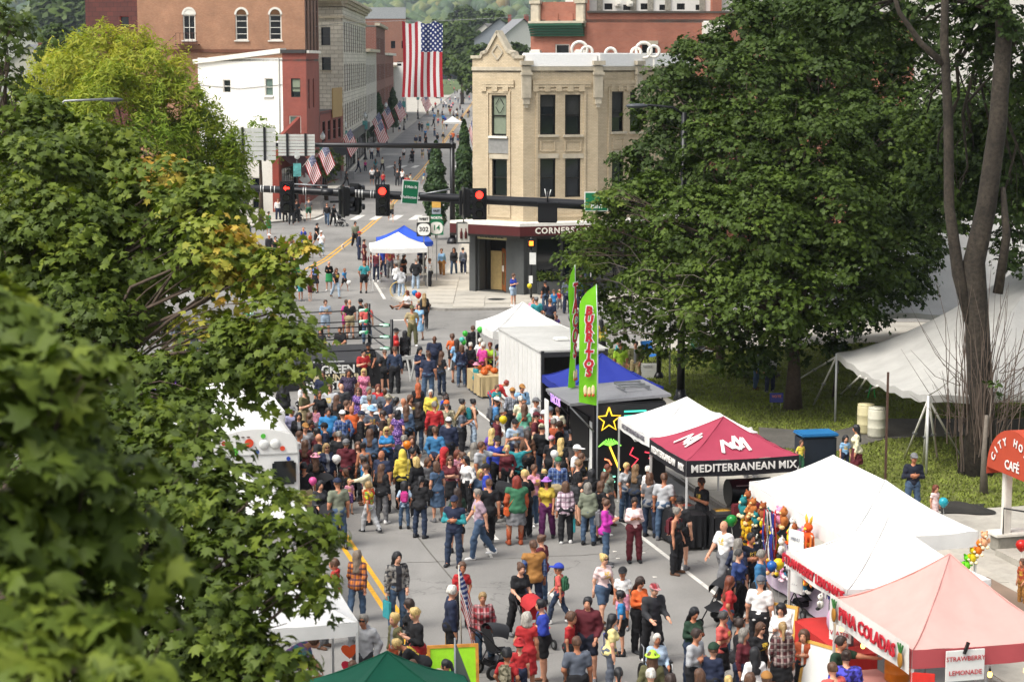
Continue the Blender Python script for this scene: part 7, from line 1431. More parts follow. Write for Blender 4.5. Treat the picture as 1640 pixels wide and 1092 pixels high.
def wornM(c,kind,k):
    """the same cloth with a chest print (tee) or worn open over an inner shirt (jacket)"""
    n = 'worn_%s_%s_%d' % (c,kind,k)
    if n in MATS: return MATS[n]
    m = clothM(c).copy(); m.name = n; t = m.node_tree; L = t.links.new; p = t.nodes['Principled BSDF']; src = p.inputs['Base Color'].links[0].from_socket; tc = t.nodes.new('ShaderNodeTexCoord'); sp = t.nodes.new('ShaderNodeSeparateXYZ'); L(tc.outputs['Object'],sp.inputs[0])
    def mth(op,a,b):
        q = t.nodes.new('ShaderNodeMath'); q.operation = op
        for i,x in enumerate((a,b)):
            if isinstance(x,(int,float)): q.inputs[i].default_value = x
            else: L(x,q.inputs[i])
        return q.outputs[0]
    ab = t.nodes.new('ShaderNodeMath'); ab.operation = 'ABSOLUTE'; L(sp.outputs[0],ab.inputs[0]); fr = mth('LESS_THAN',sp.outputs[1],-.03)
    if kind == 'tee':
        nz = t.nodes.new('ShaderNodeTexNoise'); nz.inputs['Scale'].default_value = 26; L(tc.outputs['Object'],nz.inputs['Vector'])
        f = mth('MULTIPLY',mth('MULTIPLY',fr,mth('LESS_THAN',ab.outputs[0],.085)),mth('MULTIPLY',mth('MULTIPLY',mth('GREATER_THAN',sp.outputs[2],1.17),mth('LESS_THAN',sp.outputs[2],1.34)),mth('GREATER_THAN',nz.outputs[0],.47)))
    else: f = mth('MULTIPLY',fr,mth('LESS_THAN',ab.outputs[0],.03 + .02 * k))
    mx = t.nodes.new('ShaderNodeMix'); mx.data_type = 'RGBA'; L(f,mx.inputs[0]); L(src,mx.inputs[6]); mx.inputs[7].default_value = (*lin((('#d2cfc6','#c9a83a','#a8b4c0') if kind == 'tee' else ('#cfccc4','#77787c','#2a2a30'))[k]),1); L(mx.outputs[2],p.inputs['Base Color']); MATS[n] = m; return m
SKIN = [M('skin_%d' % i,c,rough=.55,var=.08,scale=12,spec=.35) for i,c in enumerate(('#c48e72','#b67d60','#d09c80','#a86e50'))]; SKIND = M('skin_dark','#5a3826',rough=.5,var=.08,scale=12); EYEM = M('eye_dark','#1a1410',rough=.3); LIPM = M('lip','#8a4a42',rough=.5); SHADEM = M('shades_black','#0e0e10',rough=.15)
HAIRC = dict(grey='#77726a',white='#c9c4ba',red='#7a2a1c',orange='#a8522a',lightgrey='#a8a298',greybrown='#6a5c4e')
def hairM(c):
    n = 'hair_' + c
    if n in MATS: return MATS[n]
    m,t,p,L = _nodes(n); col = lin(HAIRC.get(c) or CL[c]); tc = t.nodes.new('ShaderNodeTexCoord'); mp_ = t.nodes.new('ShaderNodeMapping'); mp_.inputs['Scale'].default_value = (60,60,9); nz = t.nodes.new('ShaderNodeTexNoise'); nz.inputs['Scale'].default_value = 1; nz.inputs['Detail'].default_value = 4
    L(tc.outputs['Object'],mp_.inputs[0]); L(mp_.outputs[0],nz.inputs['Vector']); r = t.nodes.new('ShaderNodeValToRGB'); r.color_ramp.elements[0].position = .3; r.color_ramp.elements[1].position = .7; r.color_ramp.elements[0].color = (*[x * .45 for x in col],1); r.color_ramp.elements[1].color = (*[min(1,x * 1.5) for x in col],1); L(nz.outputs[0],r.inputs[0]); L(r.outputs[0],p.inputs['Base Color']); p.inputs['Roughness'].default_value = .55
    b = t.nodes.new('ShaderNodeBump'); b.inputs['Strength'].default_value = .5; b.inputs['Distance'].default_value = .01; L(nz.outputs[0],b.inputs['Height']); L(b.outputs[0],p.inputs['Normal']); MATS[n] = m; return m
TOPN = dict(tee='t-shirt',tank='sleeveless top',long='long sleeved shirt',jacket='jacket',hoodie='hooded sweatshirt',vest='padded vest',dress='dress'); BOTN = dict(pants='trousers',jeans='jeans',shorts='shorts',skirt='skirt')
HATN = dict(cap='cap',beanie='beanie',bucket='brimmed hat',helmet='fire helmet'); HAIRN = dict(short='hair',long='long hair',bob='bobbed hair',bun='hair in a bun',ponytail='ponytail')
SPLIT = lambda c: {'lightgrey': 'light grey','palepink': 'pale pink','hotpink': 'hot pink','darknavy': 'dark navy','navyblue': 'mid blue','steelblue': 'steel blue','skyblue': 'sky blue','paleblue': 'pale blue','darkdenim': 'dark denim','darkgreen': 'dark green','greygreen': 'grey green','paleyellow': 'pale yellow','darkbrown': 'dark brown','blueplaid': 'blue plaid','greyplaid': 'grey plaid','pinkplaid': 'pink and black plaid','redplaid': 'red plaid','darkplaid': 'dark red plaid','orangeplaid': 'orange plaid','whiteplaid': 'white plaid','darkfloral': 'dark flowered','purplefloral': 'purple flowered','pinkfloral': 'pink flowered','bluefloral': 'blue flowered','tiedye': 'tie-dyed','tiedyeblue': 'blue tie-dyed','darkblond': 'dark blond','lightbrown': 'light brown','darkgrey': 'dark grey','kelly': 'green','azure': 'bright blue','royal': 'royal blue','galaxy': 'starry violet','greybrown': 'grey brown','zebra': 'black striped'}.get(c,c)
POSN = dict(stand='standing',rest='standing',phone='looking down at hands',fold='with arms folded',pocket='with hands in pockets',behind='with hands behind back',walk='walking',step='stepping',point='pointing',bend='bending over',sit='sitting',ground='sitting on the ground',push='leaning on handles')
POSN['raise'] = 'with arms raised'
PEOPLE = []      # filled from the rows below, pushed apart, then built
def rows(ox,oy,s,text):
    for ln in text.strip().splitlines():
        ln = ln.strip()
        if not ln: continue
        f = ln.split(); x,y,bd,pose,face = float(f[0]) / s + ox,float(f[1]) / s + oy,f[2],f[3],float(f[4])
        if pose == 'stand': pose = ('stand','rest','stand','pocket','rest','fold','stand')[(len(PEOPLE) * 5 + int(x)) % 7]
        H = BUILDS[bd[0]]['H'] * random.uniform(.97,1.03) if bd[0] != 'c' else int(bd[1:] or 13) / 10
        d = dict(px=x,py=y,b=bd[0],pose=pose,face=face + random.uniform(-12,12),H=H,f=f[5:]); PEOPLE.append(d)
# where everyone stands: head position in the photograph, build, pose, facing (0 = to us, 90 = right), clothes, hair
rows(440,600,7.8,'''
100 130 w stand 180 jacket:black pants:black long:black
330 110 w rest 90 tee:white pants:black short:brown
405 195 m phone 60 tee:olive shorts:khaki cap:white
565 235 w rest 10 jacket:black pants:navy short:brown
685 150 h stand 0 tee:lightgrey pants:black short:brown
600 -20 m stand 0 long:navy pants:black short:darkbrown
850 140 h stand 180 tee:charcoal pants:black
910 -40 h stand 0 dress:darkfloral long:darkbrown
1110 -50 w stand 0 dress:pinkfloral long:blond shades
790 280 w stand 150 jacket:black pants:black long:brown
1040 190 w rest 0 dress:purplefloral long:brown shades
1165 180 m stand 20 tee:paleblue pants:grey short:grey
1290 150 w stand 0 tee:red pants:black long:auburn
1390 190 m stand 180 tee:slate pants:black dark
1435 285 m stand 120 tee:navy shorts:khaki cap:camo
1170 285 m stand 190 long:white pants:khaki short:grey
1205 420 m phone 20 tee:slate pants:black bucket:skyblue
1300 390 w stand 200 tee:white jeans:denim short:black
1515 310 w stand 90 tee:grey jeans:denim long:black
1605 320 m stand 200 long:white pants:tan
1545 470 w stand 160 dress:purplefloral bob:black
1325 480 m stand 270 tee:darkbrown pants:black short:darkbrown
905 355 m stand 60 tee:black jeans:denim short:brown
975 420 h stand 20 long:orange pants:charcoal
845 480 m stand 200 long:blueplaid pants:charcoal cap:white
685 450 h stand 20 hoodie:azure pants:black short:darkbrown
1090 490 m rest 90 long:black pants:black cap:navy
210 430 m stand 20 long:lavender pants:black cap:grey
285 500 w rest 20 jacket:black pants:black long:black
500 410 c12 stand 180 tee:pink pants:grey short:darkbrown
440 500 w stand 90 tee:maroon pants:black long:brown
440 590 w stand 60 tee:black pants:black long:darkbrown shades
370 640 m stand 20 tee:lightgrey jeans:denim cap:tan
520 690 w stand 270 tee:maroon pants:black bob:black
615 640 m rest 270 tee:navy pants:black cap:black
300 740 m rest 60 tee:white pants:grey short:brown
375 840 w stand 180 long:maroon jeans:denim long:brown
555 770 m stand 230 tee:charcoal jeans:denim
820 740 m stand 180 jacket:black pants:black short:grey
765 740 w stand 60 tee:red pants:black short:brown
655 890 w stand 15 jacket:navy pants:navy bob:darkblond shades
905 840 m stand 180 hoodie:maroon pants:black cap:grey
1040 870 w stand 0 tee:black pants:black bob:brown
1110 890 w stand 200 tank:grey pants:black bun:black
1200 710 w stand 180 jacket:denim pants:black long:brown
1405 680 w stand 10 tee:azure pants:navy long:blond shades
1600 790 m stand 160 jacket:darknavy pants:black short:grey
1345 985 h stand 330 tee:navy pants:black
1100 1040 c14 stand 270 tee:azure shorts:navy short:darkbrown
365 975 c13 stand 0 tee:white shorts:black short:blond
490 1010 w stand 200 tee:black pants:black long:brown bucket:pink
560 1000 c13 stand 20 tee:grey shorts:black short:blond
205 880 m stand 30 tee:black pants:black cap:grey shades
240 1000 c14 stand 60 tee:red pants:darkgreen cap:white
90 500 w rest 90 tee:white pants:grey short:brown
''')
rows(440,710,7.8,'''
375 275 m stand 180 tee:black shorts:khaki short:black
560 500 w push 20 long:charcoal pants:black long:black
795 475 m stand 200 tee:sage jeans:denim cap:navy
930 460 c10 stand 20 tee:pink shorts:purplefloral short:blond
870 345 c12 stand 300 tee:black pants:black long:brown
1175 290 w point 290 jacket:cream shorts:orange short:brown
1175 510 c14 walk 220 tee:tiedye pants:lightgrey short:darkblond
1335 290 w stand 160 jacket:black jeans:grey long:brown
1590 110 w stand 200 hoodie:yellow pants:black hood:yellow
''')
rows(640,600,7.8,'''
215 130 w stand 180 jacket:black pants:black long:orange
400 210 w rest 10 jacket:yellow pants:black short:white
570 240 w stand 60 tee:royal pants:black short:black
600 290 m stand 120 tee:black pants:black short:darkbrown
565 360 m stand 180 long:camo jeans:denim cap:orange
460 365 m stand 180 long:red pants:black short:grey
600 570 m stand 190 jacket:navy pants:black cap:white
465 680 m behind 180 long:steelblue shorts:navy short:brown
230 370 w rest 170 jacket:black jeans:denim long:darkbrown
130 280 w stand 60 tee:brown pants:black long:brown
60 320 m stand 200 long:white pants:grey
90 410 w stand 180 jacket:denim pants:black long:brown
815 330 w stand 90 tee:black pants:black bun:black
790 410 w phone 90 tee:slate pants:black long:darkblond
920 330 w rest 100 tank:brown jeans:paleblue bun:black pack:teal
1195 310 m phone 90 tee:blue pants:black cap:white pack:grey
1215 540 m stand 90 hoodie:maroon pants:black short:black
1145 700 w stand 150 tee:purple pants:black long:blond
1200 150 c13 stand 20 tee:teal shorts:black short:brown
1330 90 w bend 90 long:red jeans:denim short:red
1410 195 m stand 190 long:greyplaid pants:black cap:tan
1510 150 m stand 20 jacket:skyblue pants:black cap:tan pack:black
1525 290 w stand 180 tee:cream pants:grey short:white
1550 400 w stand 180 tee:mint pants:grey long:brown bag:orange
1450 590 m fold 20 tee:paleblue jeans:navy cap:black shades
1590 730 w stand 190 tee:brown pants:black long:darkbrown
1215 800 m stand 20 long:royal pants:black cap:black shades
1045 870 m point 60 tee:lightgrey jeans:denim short:brown
940 880 w stand 160 tee:beige pants:grey long:grey
1450 880 w raise 180 jacket:teal pants:black short:darkbrown
1370 900 w stand 0 long:maroon pants:black short:blond
590 950 c15 stand 60 hoodie:red pants:black hood:red
690 980 c14 stand 40 tee:pink pants:black long:auburn
790 1000 w rest 60 long:redplaid jeans:denim bun:brown
615 1050 w fold 10 tee:maroon skirt:black bob:brown shades
890 1040 w stand 320 long:white pants:black long:black
145 800 w stand 20 tee:black pants:black long:brown
160 950 w stand 60 tee:black pants:black short:black
195 1060 w stand 210 jacket:black pants:black bob:blond
345 1070 c14 stand 30 long:grey pants:black long:brown
''')
rows(640,710,7.8,'''
470 255 w stand 200 dress:denim bob:brown bag:black
60 500 c13 stand 180 tee:paleblue jeans:denim long:black pack:hotpink
255 440 w stand 150 jacket:black jeans:darkdenim ponytail:black
950 355 w sit 20 jacket:denim jeans:grey long:blond
1080 290 m stand 250 tee:royal pants:black cap:black
1100 480 m step 200 tee:black pants:black short:brown
700 590 w stand 200 tee:darkgreen skirt:black long:darkbrown
660 700 m stand 350 vest:navy jeans:darkdenim cap:navy shades sleeve:teal
990 610 m walk 290 tee:mauve jeans:denim short:grey
1445 450 h stand 190 vest:green skirt:grey bob:red bag:orange sleeve:rust boots:rust
1565 370 m stand 250 tee:black pants:black short:blond
''')
rows(800,710,7.8,'''
595 460 w step 340 tee:mustard pants:plum bob:black bucket:violet
715 210 m stand 190 long:blueplaid shorts:khaki cap:green
825 510 w stand 180 jacket:pinkplaid pants:black bob:brown tote:teal
1000 240 m phone 100 tee:black shorts:charcoal short:lightbrown
965 60 m stand 80 tee:white pants:black cap:white
1130 520 w stand 160 jacket:sage jeans:denim bob:grey
1285 500 w stand 130 tee:black skirt:black bob:brown
1330 390 w stand 100 tee:greygreen pants:black long:brown
1365 295 w rest 60 long:sage pants:grey short:auburn
1355 730 w phone 70 jacket:magenta jeans:denim bun:brown pack:grey
1575 270 w stand 40 tee:lightgrey jeans:denim short:blond
1155 350 w stand 180 tee:black pants:black long:black
435 300 w stand 40 tee:pink jeans:denim short:brown
560 345 c11 stand 270 tee:cream pants:grey short:blond
''')
rows(800,600,7.8,'''
455 320 m rest 60 tee:white pants:black cap:grey
455 500 m rest 80 tee:maroon pants:khaki cap:maroon
570 480 m stand 180 vest:red pants:black cap:white
650 440 m stand 180 tee:white pants:grey cap:slate
740 430 w stand 180 tee:cream pants:grey short:brown
690 580 h stand 180 long:rust pants:black short:grey
785 610 m stand 90 tee:black pants:black short:brown
545 650 m stand 190 jacket:black jeans:denim cap:camo
650 790 w stand 150 tee:black pants:black cap:pink
765 820 w stand 160 tee:black pants:black long:blond
905 620 m stand 160 long:slate pants:black cap:olive
890 700 w stand 180 tee:black pants:black short:black
345 740 w stand 180 tee:brown pants:black long:darkbrown
1035 1010 w stand 80 tee:black pants:black short:brown
''')
rows(640,500,7.8,'''
425 320 h fold 0 tee:navy jeans:darkdenim dark
265 460 w phone 20 tee:navy shorts:navy long:black
350 530 h stand 170 tee:navy jeans:denim bun:brown
535 515 w fold 130 tee:black jeans:darkdenim long:brown
660 295 c15 stand 180 tee:orange shorts:black short:brown
715 360 w stand 200 tee:skyblue skirt:charcoal long:darkbrown
770 430 w stand 200 long:navy jeans:denim bob:brown
925 190 m stand 190 hoodie:black pants:black short:brown
895 400 w stand 150 jacket:black pants:maroon short:white
1010 345 w stand 160 tee:white pants:grey short:white
1030 400 m stand 120 tee:hotpink pants:maroon short:white
950 650 c12 stand 130 jacket:teal jeans:darkdenim bucket:pink
1130 400 w stand 0 tee:lime pants:black short:red
1240 430 m bend 280 tee:steelblue pants:navy cap:navy
160 -55 m stand 10 tee:khaki pants:olive cap:olive
240 -85 w step 0 dress:skyblue long:black
310 -185 w walk 180 tee:black pants:black long:darkblond
60 250 w push 180 jacket:black pants:black long:black
-30 225 m stand 90 jacket:red pants:black cap:black
''')
rows(330,280,3.4125,'''
865 962 m phone 20 tee:red pants:black short:black
885 930 m stand 0 tee:charcoal pants:black cap:black
980 965 w phone 200 tee:black shorts:black short:brown
1030 950 m stand 180 long:darkdenim pants:black short:brown
652 692 m fold 10 tee:paleblue shorts:paleblue short:brown
765 690 w stand 200 tee:hotpink shorts:hotpink short:brown
787 692 m stand 180 tee:black shorts:khaki
840 688 m stand 270 tee:black pants:black short:black
878 712 m stand 190 tee:coral jeans:denim short:brown
530 835 m sit 20 tee:black pants:charcoal short:brown
625 848 w sit 0 tee:black pants:black long:black
735 842 m sit 340 tee:black pants:khaki short:brown
200 330 m push 160 tee:orange shorts:brown short:brown
345 330 m stand 30 jacket:charcoal pants:charcoal cap:white
378 342 w stand 0 tee:black pants:black short:black
425 345 m stand 180 tee:rust pants:brown short:brown
468 335 w stand 170 tank:white pants:teal long:brown
532 292 c15 stand 0 tee:royal shorts:royal short:brown
570 317 c13 stand 60 tee:orange shorts:black short:brown
607 270 m walk 60 tee:black shorts:black short:black
630 312 w stand 170 tee:white jeans:paleblue cap:white
660 160 m walk 0 long:black jeans:denim short:brown
815 262 m walk 10 long:sage pants:black short:black
838 318 m stand 90 jacket:navy pants:navy cap:red
868 358 w rest 90 tee:maroon pants:maroon short:darkbrown
485 465 m stand 170 long:kelly pants:black
458 512 m stand 180 tee:navy pants:black short:brown
518 542 c15 stand 60 tee:navy shorts:teal short:darkbrown
570 552 c14 stand 60 tee:brown shorts:maroon short:brown
593 482 w stand 350 tank:bluefloral skirt:black short:brown
670 478 w phone 0 long:black skirt:kelly long:black
708 517 w walk 20 tee:black jeans:paleblue long:brown
757 515 c13 walk 60 tee:azure shorts:black short:black
860 477 m stand 190 tee:teal shorts:black
1042 492 w stand 190 hoodie:white jeans:denim short:darkbrown
1068 514 w stand 170 hoodie:lightgrey jeans:paleblue bun:auburn
1145 464 m stand 170 jacket:black jeans:paleblue short:grey
1218 464 w phone 290 long:whiteplaid pants:black short:brown
1290 410 w walk 0 long:skyblue pants:tan short:brown
1353 404 w step 0 jacket:black jeans:denim long:darkbrown
1407 404 w walk 180 jacket:slate pants:navy short:black
1100 640 w ground 300 tee:white shorts:brown long:auburn
1162 690 c11 ground 200 tee:red pants:black short:blond
1195 655 w ground 180 jacket:black pants:black long:darkblond
342 206 w phone 30 dress:kelly short:black
205 228 m sit 60 jacket:black jeans:denim short:brown
78 264 m bend 250 long:darkgreen jeans:denim
45 287 c14 stand 60 tee:cream pants:maroon short:brown
20 275 w stand 90 tee:black pants:black short:brown
905 425 w rest 200 tee:maroon jeans:navy short:brown
930 420 m stand 160 tee:maroon jeans:navy short:brown
965 400 m stand 0 tee:royal pants:navy short:brown
1005 405 m stand 0 tee:coral pants:grey short:brown
1078 440 w stand 60 tee:black pants:black long:darkbrown
1050 440 w stand 30 tee:white pants:grey short:brown
1180 395 m stand 200 tee:navy pants:black cap:red
392 135 m stand 20 long:white pants:navy short:brown
430 150 w stand 20 tee:black pants:black short:brown
465 150 m stand 20 tee:black pants:charcoal short:brown
495 140 m stand 150 tee:black pants:black short:brown
560 130 m stand 200 tee:grey shorts:green short:brown
700 165 w push 60 jacket:black pants:black short:black
''')
rows(500,220,6.825,'''
507 232 m walk 90 long:navy jeans:navy short:brown
375 368 w walk 60 jacket:black pants:black long:black
580 255 c13 stand 0 tee:hotpink pants:navy long:brown
690 243 w stand 200 tee:teal pants:grey long:brown
768 224 w walk 20 long:cream pants:black short:brown
655 335 m stand 180 tee:white shorts:charcoal short:brown
712 345 m stand 170 jacket:black pants:black short:brown
775 385 w stand 180 tee:red jeans:navy pack:palepink bun:brown
905 272 c15 stand 90 tee:black pants:black short:red
962 220 w stand 60 jacket:black pants:black long:black
1000 115 w walk 0 tee:white shorts:black short:brown
1095 128 m push 0 tee:black pants:black short:black
932 348 m stand 180 long:charcoal pants:charcoal short:brown
985 352 w stand 180 tee:white jeans:navy short:brown
1075 400 m stand 90 tee:cream pants:grey short:black
1225 372 c14 walk 90 tee:azure shorts:cream short:darkbrown
1145 475 w stand 90 tee:black pants:black short:black
1035 420 m stand 180 tee:red pants:navy short:brown
860 690 m walk 10 tee:khaki shorts:black short:brown
65 350 w stand 0 tee:pink shorts:grey short:brown
720 90 w stand 20 tee:orange pants:navy short:brown
650 100 m stand 20 tee:white pants:navy short:brown
1205 110 w walk 180 tee:grey shorts:khaki short:brown
1280 110 m walk 180 tee:slate pants:black short:brown
1395 130 m walk 0 tee:grey pants:grey short:brown
''')
rows(600,120,9.1,''.join('%d %d %s %s %d %s:%s %s:%s short:%s\n' % (x,y,'mw'[i % 2],('walk','stand','step','rest')[i % 4],(0,180,20,160,60)[i % 5],('tee','jacket','long')[i % 3],c,('pants','jeans','shorts')[i % 3],('black','denim','khaki','navy')[i % 4],('brown','black','blond','grey')[i % 4]) for i,(x,y,c) in enumerate((
    (650,690,'black'),(690,702,'charcoal'),(775,688,'teal'),(740,790,'azure'),(860,632,'black'),(925,622,'coral'),(1000,662,'rust'),(1030,604,'royal'),(1050,668,'skyblue'),(875,758,'charcoal'),(600,890,'navy'),(660,872,'charcoal'),(745,884,'black'),(915,852,'black'),(1000,842,'black'),(1110,852,'grey'),(1142,830,'orange'),(1215,862,'maroon'),(925,502,'black'),(985,512,'navy'),(1000,414,'slate'),(1040,394,'white'),(1085,434,'black'),(1120,424,'pink'),(1150,534,'slate'),(1190,514,'white'),(1205,562,'black'),(1245,424,'grey'),(1270,592,'black'),(1285,494,'slate'),(1360,522,'black'),(1170,222,'slate'),(1265,227,'red'),(1380,302,'coral'),(1105,132,'black'),(360,712,'white'),(435,592,'cream'),(465,562,'black'),(770,492,'black'),(630,502,'black'),(745,345,'navy'),(1140,392,'coral')))))
_r = random.Random(7)
rows(0,0,1,''.join('%.1f %.1f %s %s %d %s:%s %s:%s short:%s\n' % (_r.uniform(700,752) if y < 150 else _r.uniform(672,752),y,_r.choice('mw'),_r.choice(('walk','stand','step')),_r.choice((0,180,20,160)),_r.choice(('tee','jacket','long')),_r.choice(('black','navy','white','grey','red','azure','slate','pink','olive','coral')),_r.choice(('pants','jeans')),_r.choice(('black','denim','khaki')),'brown') for y in [_r.uniform(118,185) for _ in range(46)]))
rows(440,900,5.467,'''
510 0 c15 stand 270 hoodie:red jeans:navy short:brown
425 112 w stand 60 tee:grey pants:grey short:grey
775 497 m pocket 340 hoodie:lightgrey pants:charcoal short:grey shades
1045 485 c15 stand 300 jacket:olive shorts:rust short:blond
1190 348 w stand 270 long:black pants:black long:darkbrown shades
1230 432 m phone 280 long:black shorts:red short:blond
1055 700 w bend 280 tee:black pants:black short:blond
1205 880 c12 stand 200 tee:hotpink pants:grey bob:brown
1500 880 w stand 250 tee:black pants:black ponytail:black
712 850 w stand 250 tee:black pants:black short:black
675 895 w stand 200 tee:whiteplaid jeans:denim short:brown
330 670 h bend 100 tee:tiedyeblue pants:black short:brown
''')
rows(440,800,3.727,'''
485 322 w step 160 jacket:orangeplaid jeans:denim long:greybrown
725 337 m rest 30 jacket:zebra jeans:denim long:black tote:teal
1112 397 c15 stand 20 tee:red pants:black short:brown
1065 530 m stand 90 jacket:navy pants:black short:white
1250 570 w rest 10 jacket:redplaid jeans:denim short:darkblond
''')
rows(820,800,3.727,'''
50 397 w push 30 tee:black pants:black bun:brown
130 262 m stand 200 vest:tan jeans:navy short:brown sleeve:blueplaid
175 224 w stand 230 tee:maroon jeans:denim bun:brown
268 402 c14 walk 250 tee:coral jeans:darkdenim cap:royal pack:green
548 347 w step 40 tee:palepink shorts:denim bun:blond bag:black shades
662 427 c14 stand 0 tee:white shorts:pink cap:black
655 564 c14 stand 270 tee:azure shorts:black short:black
768 477 w phone 40 long:orange pants:black long:darkbrown shades
858 527 m push 20 jacket:charcoal pants:black cap:redplaid
868 817 w sit 20 jacket:paleblue pants:black short:white
440 607 m rest 350 hoodie:maroon shorts:darknavy short:black
350 692 c15 stand 60 tee:red pants:charcoal short:brown
592 702 w stand 100 tee:paleyellow jeans:slate long:black bag:royal
400 842 m stand 190 tee:slate shorts:black short:brown
180 617 m fold 280 jacket:royal shorts:black short:black
90 690 w stand 170 dress:red bob:lightgrey
50 858 c13 stand 190 tee:red shorts:navy helmet:red
-16 910 c15 stand 170 tee:red pants:black short:black pack:camo
640 1022 w stand 180 tee:palepink pants:black ponytail:black
825 925 w stand 190 jacket:olive pants:black long:brown bucket:lime
840 1032 m stand 180 tee:white pants:grey short:white
1080 662 w phone 30 long:darkgreen jeans:darkdenim long:black
1255 682 w stand 70 tee:coral skirt:black short:darkgrey shades
1130 792 m stand 60 long:lightgrey pants:black short:darkbrown
1168 877 c15 stand 150 jacket:navy pants:black cap:darkgreen
1295 477 w stand 90 tee:red jeans:denim long:auburn
1480 477 m stand 160 tee:white pants:black cap:slate
1385 792 w stand 60 long:maroon pants:navy bob:grey bag:tan
1462 752 w stand 40 tee:black pants:black long:brown shades
1392 727 w stand 90 tee:black pants:black bun:darkbrown
1455 902 w stand 180 long:white pants:black long:black
1370 1047 c13 stand 180 tee:red pants:navy long:brown
1605 640 w phone 350 long:white pants:black bob:black
1618 747 w stand 180 jacket:darkplaid skirt:black ponytail:darkblond
1258 147 m walk 300 tee:white pants:grey
1348 252 w stand 150 long:navy pants:black long:grey
1358 312 w rest 60 long:navyblue pants:black short:darkgrey
1425 217 m fold 20 tee:darknavy pants:black short:black
1490 317 m rest 70 long:steelblue pants:black short:grey
988 62 w rest 60 tank:black pants:black bun:grey pack:maroon
1012 5 m stand 150 tee:black shorts:black cap:black
733 5 w phone 10 long:palepink pants:maroon short:darkbrown
''')
rows(1200,800,3.727,'''
325 802 c14 stand 330 jacket:rust pants:black long:brown
545 842 m point 60 tee:darkgreen pants:navy short:darkbrown
575 927 h stand 180 tee:galaxy pants:black bun:darkbrown
''')
rows(980,730,6.825,'''
570 225 m stand 150 tee:lightgrey jeans:denim short:brown
430 222 w stand 140 tee:grey jeans:darkdenim bob:brown
415 137 w stand 120 long:white pants:black short:white
260 122 w stand 150 tee:charcoal jeans:darkdenim long:lightbrown
960 270 m phone 300 tee:black pants:black short:darkbrown
''')
rows(0,0,1,'''
1120 1078 w stand 190 long:lavender jeans:denim long:brown
1232 1084 m rest 170 tee:green pants:black cap:tan
1335 1068 m stand 200 tee:coral jeans:denim short:brown
1075 1086 w stand 150 tee:mustard pants:black bob:darkbrown
700 1080 m stand 200 long:navy pants:black cap:beige
1180 1088 c12 stand 180 tee:mint shorts:navy short:blond
990 546 w stand 300 tee:teal pants:black short:black
995 553 m rest 10 tee:lime pants:khaki short:brown
1017 550 m stand 0 jacket:olive pants:khaki short:darkbrown
1212 563 w stand 80 jacket:paleblue jeans:denim short:black
1233 566 w stand 200 long:whiteplaid pants:navy short:darkbrown
1203 688 w stand 180 tee:white pants:grey short:white
1283 713 c10 stand 20 tee:yellow pants:green short:brown
1372 690 w stand 270 long:cream skirt:maroon long:black
1354 706 c12 stand 20 tee:skyblue pants:navy long:black
1463 738 m fold 10 long:darknavy jeans:denim cap:grey
1498 786 c11 stand 30 dress:palepink long:auburn
1637 905 c11 stand 300 tee:rust pants:tan short:brown
823 444 w phone 60 tee:royal shorts:paleblue short:brown
873 451 w stand 200 tee:black jeans:denim short:black
887 465 c13 stand 200 tee:azure jeans:denim short:brown
896 464 c11 stand 20 tee:red pants:grey short:brown
908 446 m stand 190 jacket:slate pants:navy short:brown
931 443 m stand 170 tee:steelblue pants:navy short:brown
881 481 m stand 180 tee:navy pants:black short:brown
922 488 m stand 180 jacket:grey pants:black short:brown
891 506 c10 stand 200 tee:purple pants:navy short:brown
963 514 w stand 200 tee:mustard skirt:black long:black
853 478 w stand 20 tee:pink pants:navy short:brown
860 479 m stand 180 tee:teal pants:grey cap:grey
263 503 w walk 170 long:navy pants:black short:blond
285 508 m stand 20 jacket:slate pants:grey short:grey
295 517 w stand 340 tee:black pants:black long:blond
312 522 m stand 180 tee:charcoal jeans:denim short:black
945 425 m stand 30 jacket:navy pants:navy short:brown
470 405 m stand 90 tee:black pants:black short:brown
''')
def place():
    for d in PEOPLE:
        lod = 0 if d['py'] > 520 else 1; b = body(d['b'],d['pose'],lod); std = 1.74 if d['b'] != 'c' else 1.80; s = d['H'] / std; d['bd'],d['s'],d['lod'] = b,s,lod
        hd = b['head'] * s; a = radians(d['face']); w = G(d['px'],d['py'],hd[2] + .04); d['xy'] = np.array((w.x - (hd[0] * cos(a) - hd[1] * sin(a)),w.y - (hd[0] * sin(a) + hd[1] * cos(a))))
    P = np.array([d['xy'] for d in PEOPLE]); r = np.array([.19 if d['b'] != 'h' else .24 for d in PEOPLE])
    for _ in range(14):
        dv = P[:,None] - P[None]; ds = np.linalg.norm(dv,axis=2) + np.eye(len(P)) * 9; ov = np.clip(r[:,None] + r[None] - ds,0,None); P = P + (dv / ds[...,None] * ov[...,None]).sum(1) * .35
    for d,p in zip(PEOPLE,P): d['xy'] = p
